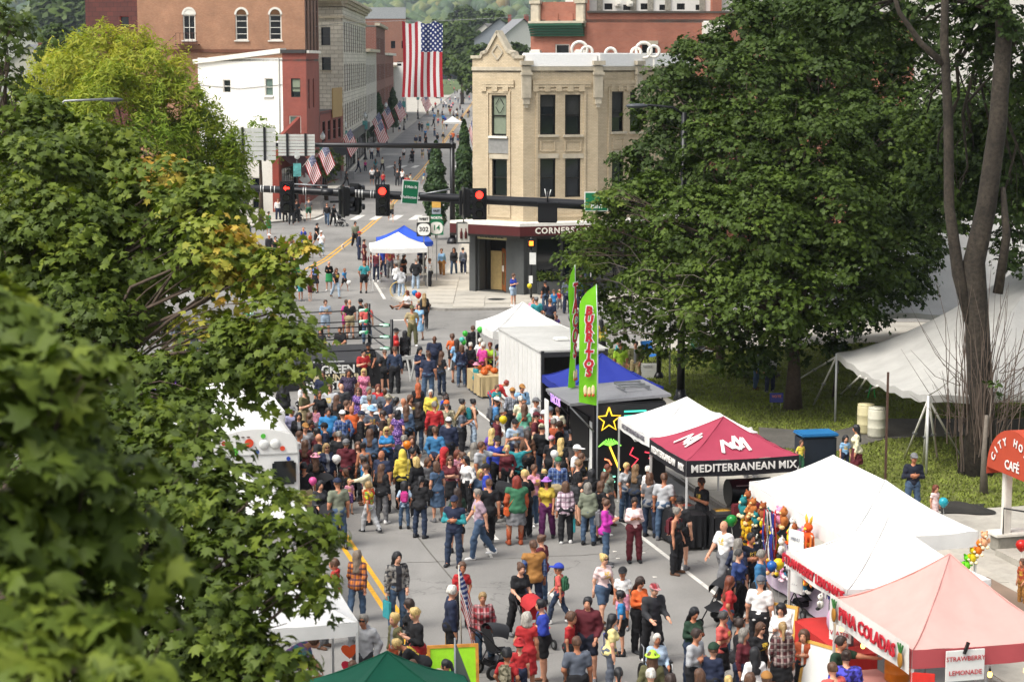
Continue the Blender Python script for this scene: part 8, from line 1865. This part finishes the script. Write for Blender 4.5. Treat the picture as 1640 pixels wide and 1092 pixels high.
PLACES = [(-6.5,75.5,'by the wrestling ring'),(-6.3,109,'at the white junction tent'),(-1,75,'at the pumpkin table'),(1.5,58,'at the black food trailer'),(4,51,'at the crimson tent'),(6,44.5,'at the toy tent'),(5.8,39,'at the lemonade stalls'),(-4.5,53,'beside the spotted bus'),(-3.6,35.5,'by the lower left tent'),(0,104,'outside the pub'),(-18,148,'on the far left pavement'),(-11,122,'by the dogs on the far road'),(-8,158,'near the zebra crossing'),(-11,190,'on the flagged street'),(11,73,'on the lawn'),(13,58,'near the cafe awning'),(2.5,79,'at the park corner'),(1.2,66,'beside the box trailer'),(-2.5,64,'in the thick of the crowd'),(-5.5,66,'at the left of the crowd'),(-1,58,'in the crowd centre'),(0.5,50,'on the open road'),(-2.6,47,'near the yellow line'),(1.8,44,'in the lower road'),(-9,100,'in the wide junction'),(4.4,87,'across from the park'),(-10.5,260,'far up the flagged street'),(-14,84,'beyond the ring under the trees')]
def describe(d):
    f = [q.split(':') for q in d['f']]; k = {q[0]: (q[1] if len(q) > 1 else '') for q in f}; top = next((q for q in f if q[0] in TOPN),None); bot = next((q for q in f if q[0] in BOTN),None)
    s = ('child' if d['b'] == 'c' else 'person') + ' in ' + SPLIT(top[1]) + ' ' + TOPN[top[0]]
    bits = []
    if bot: bits.append(SPLIT(bot[1]) + ('' if bot[1].endswith('denim') and bot[0] == 'jeans' else '') + ' ' + BOTN[bot[0]])
    hat = next((q for q in f if q[0] in HATN),None); hair = next((q for q in f[1:] if q[0] in HAIRN),None)
    if hat: bits.append(SPLIT(hat[1]) + ' ' + HATN[hat[0]])
    elif hair and hair[0] != 'short': bits.append(SPLIT(hair[1]) + ' ' + HAIRN[hair[0]])
    s += ' and ' + bits[0] if bits else ''; sh = s
    if len(bits) > 1: s += ', ' + bits[1]
    x,y = d['xy']; pl = min(PLACES,key=lambda q: (q[0] - x) ** 2 * (1 + 20 / max(20,y)) + ((q[1] - y) * (60 / max(60,y))) ** 2)[2]
    fc = d['face'] % 360; view = 'facing us' if fc < 45 or fc > 315 else 'facing right' if fc < 135 else 'seen from behind' if fc < 225 else 'facing left'
    return s,pl,view,POSN[d['pose']],SPLIT(top[1]) + ' ' + TOPN[top[0]],sh
def build_people():
    place(); order = sorted(range(len(PEOPLE)),key=lambda i: -PEOPLE[i]['py'])
    D_ = [describe(d) for d in PEOPLE]; labs = [None] * len(PEOPLE)
    from collections import Counter
    near = []
    for i,d in enumerate(PEOPLE):
        o_ = sorted((j for j in range(len(PEOPLE)) if j != i),key=lambda j: np.linalg.norm(PEOPLE[j]['xy'] - d['xy']))[:4]; near.append([('left' if d['px'] < PEOPLE[j]['px'] else 'right') + ' of ' + D_[j][4] for j in o_])
    def forms(i):
        q,n_ = D_[i],near[i]
        return [q[0] + ' ' + q[1],q[5] + ' ' + q[1],q[0] + ' ' + q[2] + ' ' + q[1],q[5] + ' ' + q[2] + ' ' + q[1],q[5] + ' ' + q[3] + ' ' + q[1]] + [q[0] + ', ' + n for n in n_] + [q[5] + ', ' + n for n in n_] + [q[5] + ' ' + q[2] + ', ' + n for n in n_]
    FM = [forms(i) for i in range(len(PEOPLE))]
    for lvl in range(len(FM[0])):
        left = [i for i in range(len(PEOPLE)) if not labs[i]]; cnt = Counter(FM[i][lvl] for i in left)
        for i in left:
            t = FM[i][lvl]
            if cnt[t] == 1 and t not in labs and len(t.split()) <= 16: labs[i] = t
    for i in range(len(PEOPLE)):
        if not labs[i]: labs[i] = next(t for t in FM[i][::-1] + [D_[i][5]] if len(t.split()) <= 16)
    rank = sorted(range(len(PEOPLE)),key=lambda i: -PEOPLE[i]['H'] / PEOPLE[i]['xy'][1]); single = set(rank[:300]); rest = []
    for i,d in enumerate(PEOPLE):
        if i not in single: rest.append(d); continue
        b,s,lod = d['bd'],d['s'],d['lod']; f = [q.split(':') for q in d['f']]; k = {q[0]: (q[1] if len(q) > 1 else '') for q in f}; a = radians(d['face'])
        z0 = .12 if (-3.4 < d['xy'][0] < 12 and 99.8 < d['xy'][1] < 105) or (d['xy'][0] < -17.5 and d['xy'][1] > 135) else 0.0
        if Vector((*d['xy'],0)).x > S(0,14.8).x - (d['xy'][1] - 52) * .245 and d['xy'][1] < 87 and d['xy'][0] > 5.5: z0 = .11
        skin = SKIND if 'dark' in k else SKIN[i % 4]
        o = obj('person',b['m']['body'],skin,None,(d['xy'][0],d['xy'][1],z0),a); o.scale = (s,s,s); o.rotation_euler = (random.uniform(-.03,.03),random.uniform(-.03,.03),a); tag(o,labs[i],'person','people at the street festival')
        for q in f:
            n,c = q[0],q[1] if len(q) > 1 else ''
            if n in TOPN or n in BOTN:
                if n == 'long' and c in ('black','brown','darkbrown','blond','grey','auburn','orange','darkblond','lightbrown','greybrown') and any(z[0] in TOPN for z in f[:f.index(q)]): pass
                else:
                    if n == 'vest' and 'sleeve' in k: obj('sleeves',garment(b,'long'),clothM(k['sleeve']),o)
                    obj(dict(tee='shirt',tank='top',long='shirt',jacket='jacket',hoodie='hoodie',vest='vest',pants='trousers').get(n,n),garment(b,n),wornM(c,n,i % 3) if (n == 'tee' and i % 3 == 1 and c in CL) or (n == 'jacket' and i % 2 == 0) else clothM(c),o); continue
            if n in HEADS and (n != 'long' or True) and n not in TOPN or (n == 'long'):
                hm = HEADS[n]; hat = n in HATN or n == 'hood'; h = obj('hair' if not hat else ('hat' if n in HATN else 'hood'),hm,clothM(c) if hat else hairM(c),o,tuple(b['head']),rot=(b['hp'],0,0)); q_ = b['hs'] * 1.04; h.scale = (q_,q_,q_)
                if n in HATN and not any(z[0] in HAIRN and z[0] != 'long' or (z[0] == 'long' and z is not f[0]) for z in f): h2 = obj('hair',HEADS['short'],hairM(('brown','darkbrown','grey')[i % 3]),o,tuple(b['head']),rot=(b['hp'],0,0)); h2.scale = [b['hs']] * 3
            elif n == 'pack': obj('backpack',PACK,clothM(c),o,tuple(b['pel'])); obj('strap',STRAP,clothM(c),o,tuple(b['pel']))
            elif n == 'bag': obj('shoulder_bag',BAG,clothM(c),o,tuple(b['pel'])); obj('bag_strap',BSTR,clothM(c),o,tuple(b['pel']))
            elif n == 'tote': obj('tote_bag',TOTE,clothM(c),o,tuple(b['arms'][1][2] + b['arms'][1][3] * .1))
        if lod == 0:
            for m_,mt,ex in ((EYE,EYEM,-.031),(EYE,EYEM,.031),(MOUTH,LIPM,0)): e = obj(m_.name.split('.')[0],m_,mt,o,tuple(b['head'] + np.array((ex * b['hs'],0,0))),rot=(b['hp'] * .6,0,0)); e.scale = [b['hs']] * 3
            if 'shades' in k: e = obj('sunglasses',SHADES,SHADEM,o,tuple(b['head']),rot=(b['hp'] * .6,0,0)); e.scale = [b['hs']] * 3
        sh = clothM(k.get('boots') or ('black','charcoal','white','brown','grey')[i % 5])
        for j in (0,1): e = obj('shoe',SHOE,sh,o,tuple(b['legs'][j][2]),rot=((0 if b['pose'] != 'ground' else -.9),0,.06 if j == 0 else -.06))
        if 'boots' in k:
            for j in (0,1): kn,an = Vector(b['legs'][j][1]),Vector(b['legs'][j][2]); MB().tube([an,an.lerp(kn,.75)],[.055,.075],10).build('boot',sh,o)
    # the smallest figures far away, one crowd
    VV,FF,MI,mats,off = [],[],[],[],0
    for i,d in enumerate(rest):
        b,s = body(d['b'],d['pose'],2),d['s']; a = radians(d['face']); ca_,sa_ = cos(a),sin(a); f = [q.split(':') for q in d['f']]; ms = [(b['m']['body'],SKIN[i % 4],np.zeros(3))]
        for n,c in [q for q in f if len(q) > 1]:
            if (n in TOPN or n in BOTN) and not (n == 'long' and len(ms) > 2): ms.append((garment(b,n),clothM(c),np.zeros(3)))
            elif n in HEADS: ms.append((HEADS[n],hairM(c) if n in HAIRN else clothM(c),b['head']))
        for me,mt,o3 in ms:
            nv = len(me.vertices); v = np.empty(nv * 3,np.float32); me.vertices.foreach_get('co',v); v = (v.reshape(-1,3) + o3) * s; q = np.empty(len(me.loops),np.int32); me.loops.foreach_get('vertex_index',q)
            VV.append(np.column_stack([v[:,0] * ca_ - v[:,1] * sa_ + d['xy'][0],v[:,0] * sa_ + v[:,1] * ca_ + d['xy'][1],v[:,2]])); FF.append(q.reshape(-1,4) + off); off += nv
            if mt not in mats: mats.append(mt)
            MI.append(np.full(len(FF[-1]),mats.index(mt),np.int32))
    if rest:
        me = fastmesh('distant_crowd',np.concatenate(VV),np.concatenate(FF),True)
        for m_ in mats: me.materials.append(m_)
        me.polygons.foreach_set('material_index',np.concatenate(MI)); o = bpy.data.objects.new('distant_crowd',me); link(o); structure(o,'stuff'); o['label'] = 'small figures of the crowd far up the flagged street'; o['category'] = 'crowd'
build_people(); print('PEOPLE',len(PEOPLE),'bodies',len(BODY))
# ================================================================== PROPS IN THE CROWD
TYRE = M('tyre','#1a1a1a')
def wheel(o,c,r,wd=.04,name='wheel'):
    w_ = MB().tube([(c[0] - wd / 2,c[1],c[2]),(c[0] + wd / 2,c[1],c[2])],r,16).build(name,TYRE,o); MB().tube([(c[0] - wd / 2 - .004,c[1],c[2]),(c[0] + wd / 2 + .004,c[1],c[2])],r * .55,12).build('rim',GALV,w_); return w_
def stroller(lab,loc,rz,c,grp='strollers in the crowd'):
    """front is -y like the people; the pusher stands behind it at +y"""
    o = thing('stroller',lab,'stroller',loc,rz,grp); m = clothM(c); MB().grid(lambda u,v: ((u - .5) * .4,-.28 + .5 * v,.48 - .07 * sin(u * pi) + .06 * v),6,4).build('seat',m,o); MB().grid(lambda u,v: ((u - .5) * .4,.2 + .16 * v + .05 * sin(u * pi),.54 + .5 * v),6,4).build('backrest',m,o)
    b = MB(); b.grid(lambda u,v: (.22 * cos(pi * u),.32 - .5 * v * (.75 + .25 * sin(pi * u)),.88 + .24 * sin(pi * u) ** .7 - .12 * v * v),10,6); b.build('canopy',m,o)
    for x in (-.24,.24): MB().tube([(x,.58,1.02),(x,.3,.72),(x,-.3,.18)],.016,6).tube([(x,.1,.55),(x,.36,.16)],.016,6).build('frame',BLK,o)
    MB().tube([(-.24,.58,1.02),(.24,.58,1.02)],.02,6).build('handle',BLK,o); MB().bbox((0,.12,.28),(.36,.4,.14),.03).build('basket',BLK,o)
    for x in (-.26,.26): wheel(o,(x,.36,.15),.15); wheel(o,(x,-.32,.11),.11)
    return o
def wheelchair(lab,loc,rz):
    o = thing('wheelchair',lab,'wheelchair',loc,rz,'wheelchairs'); MB().bbox((0,-.12,.43),(.44,.44,.05),.015).build('seat',BLK,o); MB().bbox((0,.12,.68),(.44,.04,.46),.015).build('backrest',BLK,o)
    for x in (-.27,.27): wheel(o,(x,.08,.3),.3,.03); wheel(o,(x * .8,-.42,.09),.09); MB().tube([(x * .85,.3,.92),(x * .85,.14,.9),(x * .85,.14,.2)],.014,6).tube([(x * .85,.14,.64),(x * .85,-.3,.64),(x * .85,-.34,.1)],.014,6).build('frame',GALV,o); MB().box((x * .85,-.08,.67),(.06,.34,.03)).build('armrest',BLK,o); MB().box((x * .5,-.55,.1),(.14,.2,.02)).build('footrest',BLK,o)
    return o
def folding_chair(lab,loc,rz):
    o = thing('folding_chair',lab,'chair',loc,rz,'chairs by the ring'); MB().bbox((0,-.1,.43),(.42,.42,.03),.01).build('seat',BLK,o); MB().bbox((0,.13,.72),(.42,.03,.3),.01).build('backrest',BLK,o)
    for x in (-.2,.2): MB().tube([(x,.14,.86),(x,-.3,0)],.012,5).build('leg',GALV,o); MB().tube([(x,-.05,.43),(x,.25,0)],.012,5).build('leg',GALV,o)
scol = ['black','black','maroon','charcoal','black','black','red','charcoal','navy']; k = 0; ns = 0; nw = 0
for d in PEOPLE:
    a = radians(d['face']); R2 = Matrix.Rotation(a,3,'Z'); xy = Vector((*d['xy'],0)); tops = next(q for q in d['f'] if q.split(':')[0] in TOPN).split(':'); who = SPLIT(tops[1]) + ' ' + TOPN[tops[0]]
    if d['pose'] == 'push' and tops[1] != 'charcoal' or (d['pose'] == 'push' and tops[0] == 'long'):
        far = d['xy'][1] > 100; c = 'red' if (d['py'] > 880) else scol[ns % len(scol)]; ns += 1; stroller('%s stroller pushed by the person in %s%s' % (SPLIT(c),who,' far up the street' if d['xy'][1] > 200 else ' near the crossing' if d['xy'][1] > 140 else ' by the ring' if 70 < d['xy'][1] < 100 else ''),xy + R2 @ Vector((0,-.86,0)),a,c)
    if d['pose'] == 'sit':
        if d['xy'][1] > 70 and d['xy'][1] < 100: folding_chair(('left','middle','right')[nw % 3] + ' black folding chair behind the wrestling ring',xy,a); nw += 1
        else: wheelchair('wheelchair carrying the person in %s' % who,xy,a)
for px,py,rz,c,lab in ((528,822,.6,'black','empty long handled black stroller left of the boy in tie-dye'),(815,835,1.2,'black','big black pram under the hugging pair'),(852,822,-.6,'black','black stroller with children beside the woman in green vest'),(1150,1004,-.7,'black','black stroller with blue basket on the open road'),(800,1078,2.2,'charcoal','small dark stroller with a baby beside the red dress'),(1290,985,.4,'black','black stroller parked at the lemonade stall'),(405,412,.4,'black','three wheeled black jogger stroller on the far road'),(512,300,0,'black','black pram under the red shop awning'),(480,355,.6,'charcoal','stroller below the red arrow signal')):
    p = G(px,py); stroller(lab,(p.x,p.y,0),rz,c)
# balloons on strings
for i,(px,py,c,z,r,lab) in enumerate(((806,672,'#d8c21f',1.9,.125,'yellow balloon over the middle of the crowd'),(652,712,'#e0801c',1.9,.12,'orange balloon above the yellow hood'),(539,735,'#e4e2de',1.5,.13,'white balloon near the spotted bus'),(888,727,'#e0e0dc',1.5,.12,'white balloon at the black food trailer'),(947,797,'#1f9a3a',1.1,.12,'green balloon beside the sage jacket'),(1172,833,'#1f8a3a',1.5,.14,'green balloon with white print at the toy tent'),(1247,903,'#e0c81f',1.2,.135,'yellow balloon at the lemonade banner'),(1236,906,'#2a6ab5',1.2,.12,'blue balloon beside the yellow one'),(501,770,'#d85a9a',1.5,.11,'pink balloon below the bus window'),(745,534,'#3fc03a',2.1,.11,'green balloon highest left of the pumpkin tent'),(769,528,'#3fc03a',2.1,.12,'green balloon touching the pumpkin tent'),(743,548,'#3fb83a',1.7,.11,'green balloon lowest left of the pumpkin tent'),(740,544,'#5ac8b8',1.8,.11,'teal balloon among the green ones'),(670,473,'#d0281f',1.0,.16,'red balloon held by the group on the kerb'),(664,469,'#2a8ad0',1.0,.14,'blue balloon held by the group on the kerb'),(635,550,'#d0322a',1.3,.12,'red balloon beside the ring stroller'),(848,458,'#e0cf1f',1.2,.13,'yellow balloon before the pub window'),(559,453,'#e4e2de',.7,.14,'white balloon trailing behind the boy in bright blue'),(1511,804,'#2aa8b8',.9,.13,'teal balloon held by the girl near the cafe'),(1163,838,'#18702c',1.2,.1,'dark green balloon behind the bald man'),(1636,873,'#c8281f',1.2,.14,'red balloon at the cafe steps'))):
    p = G(px,py,z); o = thing('balloon',lab,'balloon',(p.x,p.y,z),0,'balloons in the crowd'); MB().lathe([(0,-r * 1.15),(r * .25,-r * 1.08),(r * .8,-r * .5),(r,.05 * r),(r * .85,r * .6),(r * .45,r * .93),(0,r)],n=16).build('skin',M('balloon_' + c.strip('#'),c,rough=.2,var=.03,spec=.5,translucent=.25),o); MB().tube([(0,0,-r * 1.1),(.03,.02,-r * 1.1 - .25),(0,0,-min(z - .2,.9))],.004,4).build('string',SIGNW,o)
# parade flag carried by the old man
a = G(740,1052); pole_flag((a.x,a.y,0),(a.x - .06,a.y,2.0),1.5,'American flag hanging on a short pole held in the lower road',None,swing=.02)
o = bpy.data.objects.new('walking_stick',MB().tube([(0,0,0),(0,0,.85)],.014,6).tube([(0,0,.85),(.1,0,.88)],.014,6).mesh('walking_stick')); o.data.materials.append(OAKF); link(o); o.location = G(714,1035); tag(o,'brown walking stick of the old man in navy','stick')
a = G(757,443,.12); 
for i,(dx,c,lab) in enumerate(((0,'#b01f28','red furled banner leaning at the pub corner post'),(.25,'#1d2f6a','blue furled banner leaning at the pub corner post'))):
    o = thing('banner',lab,'banner',(a.x + dx,a.y,.12)); MB().tube([(0,0,0),(.35,0,2.9)],.02,6).build('pole',SIGNW,o); MB().grid(lambda u,v: (.35 * (1 - v * .75) - .0 + .22 * (u - .5) * (1 - .3 * v),.05 * sin(u * 9),2.85 - 2.1 * v),8,8).build('cloth',fabric('banner_' + c.strip('#'),c,.2),o)
# dogs
def dog(lab,px,py,rz,col,L=.95):
    g = Grid((-.32,-.75,0),(.32,.8,.85),.022); F = smin(g.cap((0,-.2,.5),(0,.02,.48),.15,.13,(.85,1)),g.cap((0,.02,.48),(0,.3,.5),.12,.115,(.9,1)),.08); F = smin(F,g.cap((0,-.25,.53),(0,-.42,.68),.085,.07),.06); F = smin(F,g.ell((0,-.48,.71),(.07,.1,.075)),.04); F = smin(F,g.cap((0,-.53,.69),(0,-.64,.665),.045,.032),.03)
    for x in (-.06,.06): F = smin(F,g.cap((x,-.43,.77),(x * 1.7,-.4,.68),.026,.02),.015)
    for x in (-.085,.085):
        F = smin(F,g.cap((x,-.22,.48),(x,-.2,.25),.06,.036),.04); F = smin(F,g.cap((x,-.2,.25),(x,-.21,.03),.034,.026),.02); F = smin(F,g.cap((x,-.21,.03),(x,-.26,.025),.03,.024),.015)
        F = smin(F,g.cap((x,.27,.46),(x,.2,.3),.085,.05),.04); F = smin(F,g.cap((x,.2,.3),(x,.34,.17),.045,.03),.02); F = smin(F,g.cap((x,.34,.17),(x,.31,.03),.028,.024),.015); F = smin(F,g.cap((x,.31,.03),(x,.26,.024),.028,.022),.012)
    F = smin(F,g.cap((0,.38,.54),(0,.52,.42),.03,.022),.03); F = smin(F,g.cap((0,.52,.42),(0,.62,.36),.022,.014),.02)
    p = G(px,py); o = thing('dog',lab,'dog',(p.x,p.y,0),rz); o.scale = [L] * 3; obj('body',g.mesh(F,'dog_body'),M('fur_' + col.strip('#'),col,rough=.9,var=.3,scale=14,bump=.5),o); MB().tube([(.0,-.33,.54),(0,-.35,.66)],[.098,.09],12,cap=False).build('collar',REDL,o); MB().ball((0,-.685,.675),(.018,.014,.014),6,4).build('nose',SBLK,o)
    return o
dog('black dog standing side on by the yellow line of the far road',487,418,pi / 2,'#1a1413',1.15); dog('grey and white dog nose to nose with the black dog',506,414,-1.3,'#8f8a84',1.0); dog('small white dog by the white junction tent leg',605,450,.9,'#c9c4ba',.8); dog('little white dog on the yellow line before the suited man',549,400,.2,'#d2cec6',.5)
# grey bike rack panels under the small street tree and blue stand
o = thing('barrier','grey steel crowd barrier panels under the small street tree','barrier',(*G(536,292)[:2],.12),.1)
for kk in range(3): MB().tube([(kk * .7,0,0),(kk * .7,0,1.1),(kk * .7 + .6,0,1.1),(kk * .7 + .6,0,0)],.025,6).box((kk * .7 + .3,0,.6),(.55,.02,.8)).build('panel',GALV,o)
# warning sign back (diamond) by the red shop
o = thing('warning_sign','back of a grey diamond warning sign by the red shop','sign',(*G(490,340)[:2],.12)); MB().box((0,0,1.3),(.05,.05,2.6)).build('post',GALV,o); MB().box((0,-.04,2.6),(.75,.02,.75),ry=pi / 4).build('plate',GALV,o)
# hand wagon hoop on the kerb
o = thing('hoop','straw coloured hoop leaning on the kerb by the sitting girl','hoop',G(638,478) + Vector((0,0,.45))); b = MB(); b.tube([(.42 * cos(t),.12 * sin(t),.42 * sin(t)) for t in [2 * pi * q / 20 for q in range(21)]],.03,6,cap=False); b.build('ring',M('straw','#b59a5a'),o)
# planting under the pub windows
for i,(x,lab) in enumerate(((1.4,'left window box of ferns under the pub window'),(3.2,'right window box of ferns under the pub window'))):
    p = Vector((P2[0],P2[1],0)).lerp(Vector((P3[0],P3[1],0)),x / 4.1); o = thing('window_box',lab,'planter',(p.x,p.y - .35,.12),.2,'planters of the pub'); MB().bbox((0,0,.35),(1.2,.4,.7),.03).build('box',PUBG,o); nn = 150; me,_ = leaf_mesh('foliage',np.column_stack([RNG.uniform(-.6,.6,nn),RNG.uniform(-.25,.2,nn),.75 + .45 * RNG.random(nn)]),RNG.normal(0,.5,(nn,3)) + (0,-.3,.6),RNG.uniform(.12,.26,nn),RNG.uniform(.1,.8,nn),T_LONG); structure(obj('foliage',me,MAPLE_R,o),'stuff')
# litter on the road
LIT = M('paper_scrap','#cfcac0',rough=.9)
for i,(px,py) in enumerate(((982,884),(1028,886),(1046,925),(987,895),(860,1012))): p = G(px,py); tag(MB().add([(0,0,.008),(.1,.02,.015),(.09,.1,.008),(-.01,.08,.02)],[(0,1,2,3),(3,2,1,0)]).build('paper_scrap',LIT,None,(p.x,p.y,0)),('white paper scrap left of the maroon trousers','white paper scrap right of the maroon trousers','white paper scrap near the white edge line','tiny paper scrap behind the pink t-shirt','paper scrap on the lower road')[i],'litter','paper scraps on the road')
# ------------------------------------------------------------------ the air: thin haze over the valley
hz = MB().box((0,1900,190),(4200,4100,384)).build('haze',None); hm = bpy.data.materials.new('haze_air'); hm.use_nodes = True; hn = hm.node_tree; hn.nodes.remove(hn.nodes['Principled BSDF']); pv_ = hn.nodes.new('ShaderNodeVolumePrincipled'); pv_.inputs['Color'].default_value = (.8,.88,1,1); pv_.inputs['Density'].default_value = .0001; pv_.inputs['Anisotropy'].default_value = .2; hn.links.new(pv_.outputs[0],hn.nodes['Material Output'].inputs['Volume']); hz.data.materials.append(hm); structure(hz,'stuff'); hz['label'] = 'thin bluish haze over the valley'; hz['category'] = 'haze'
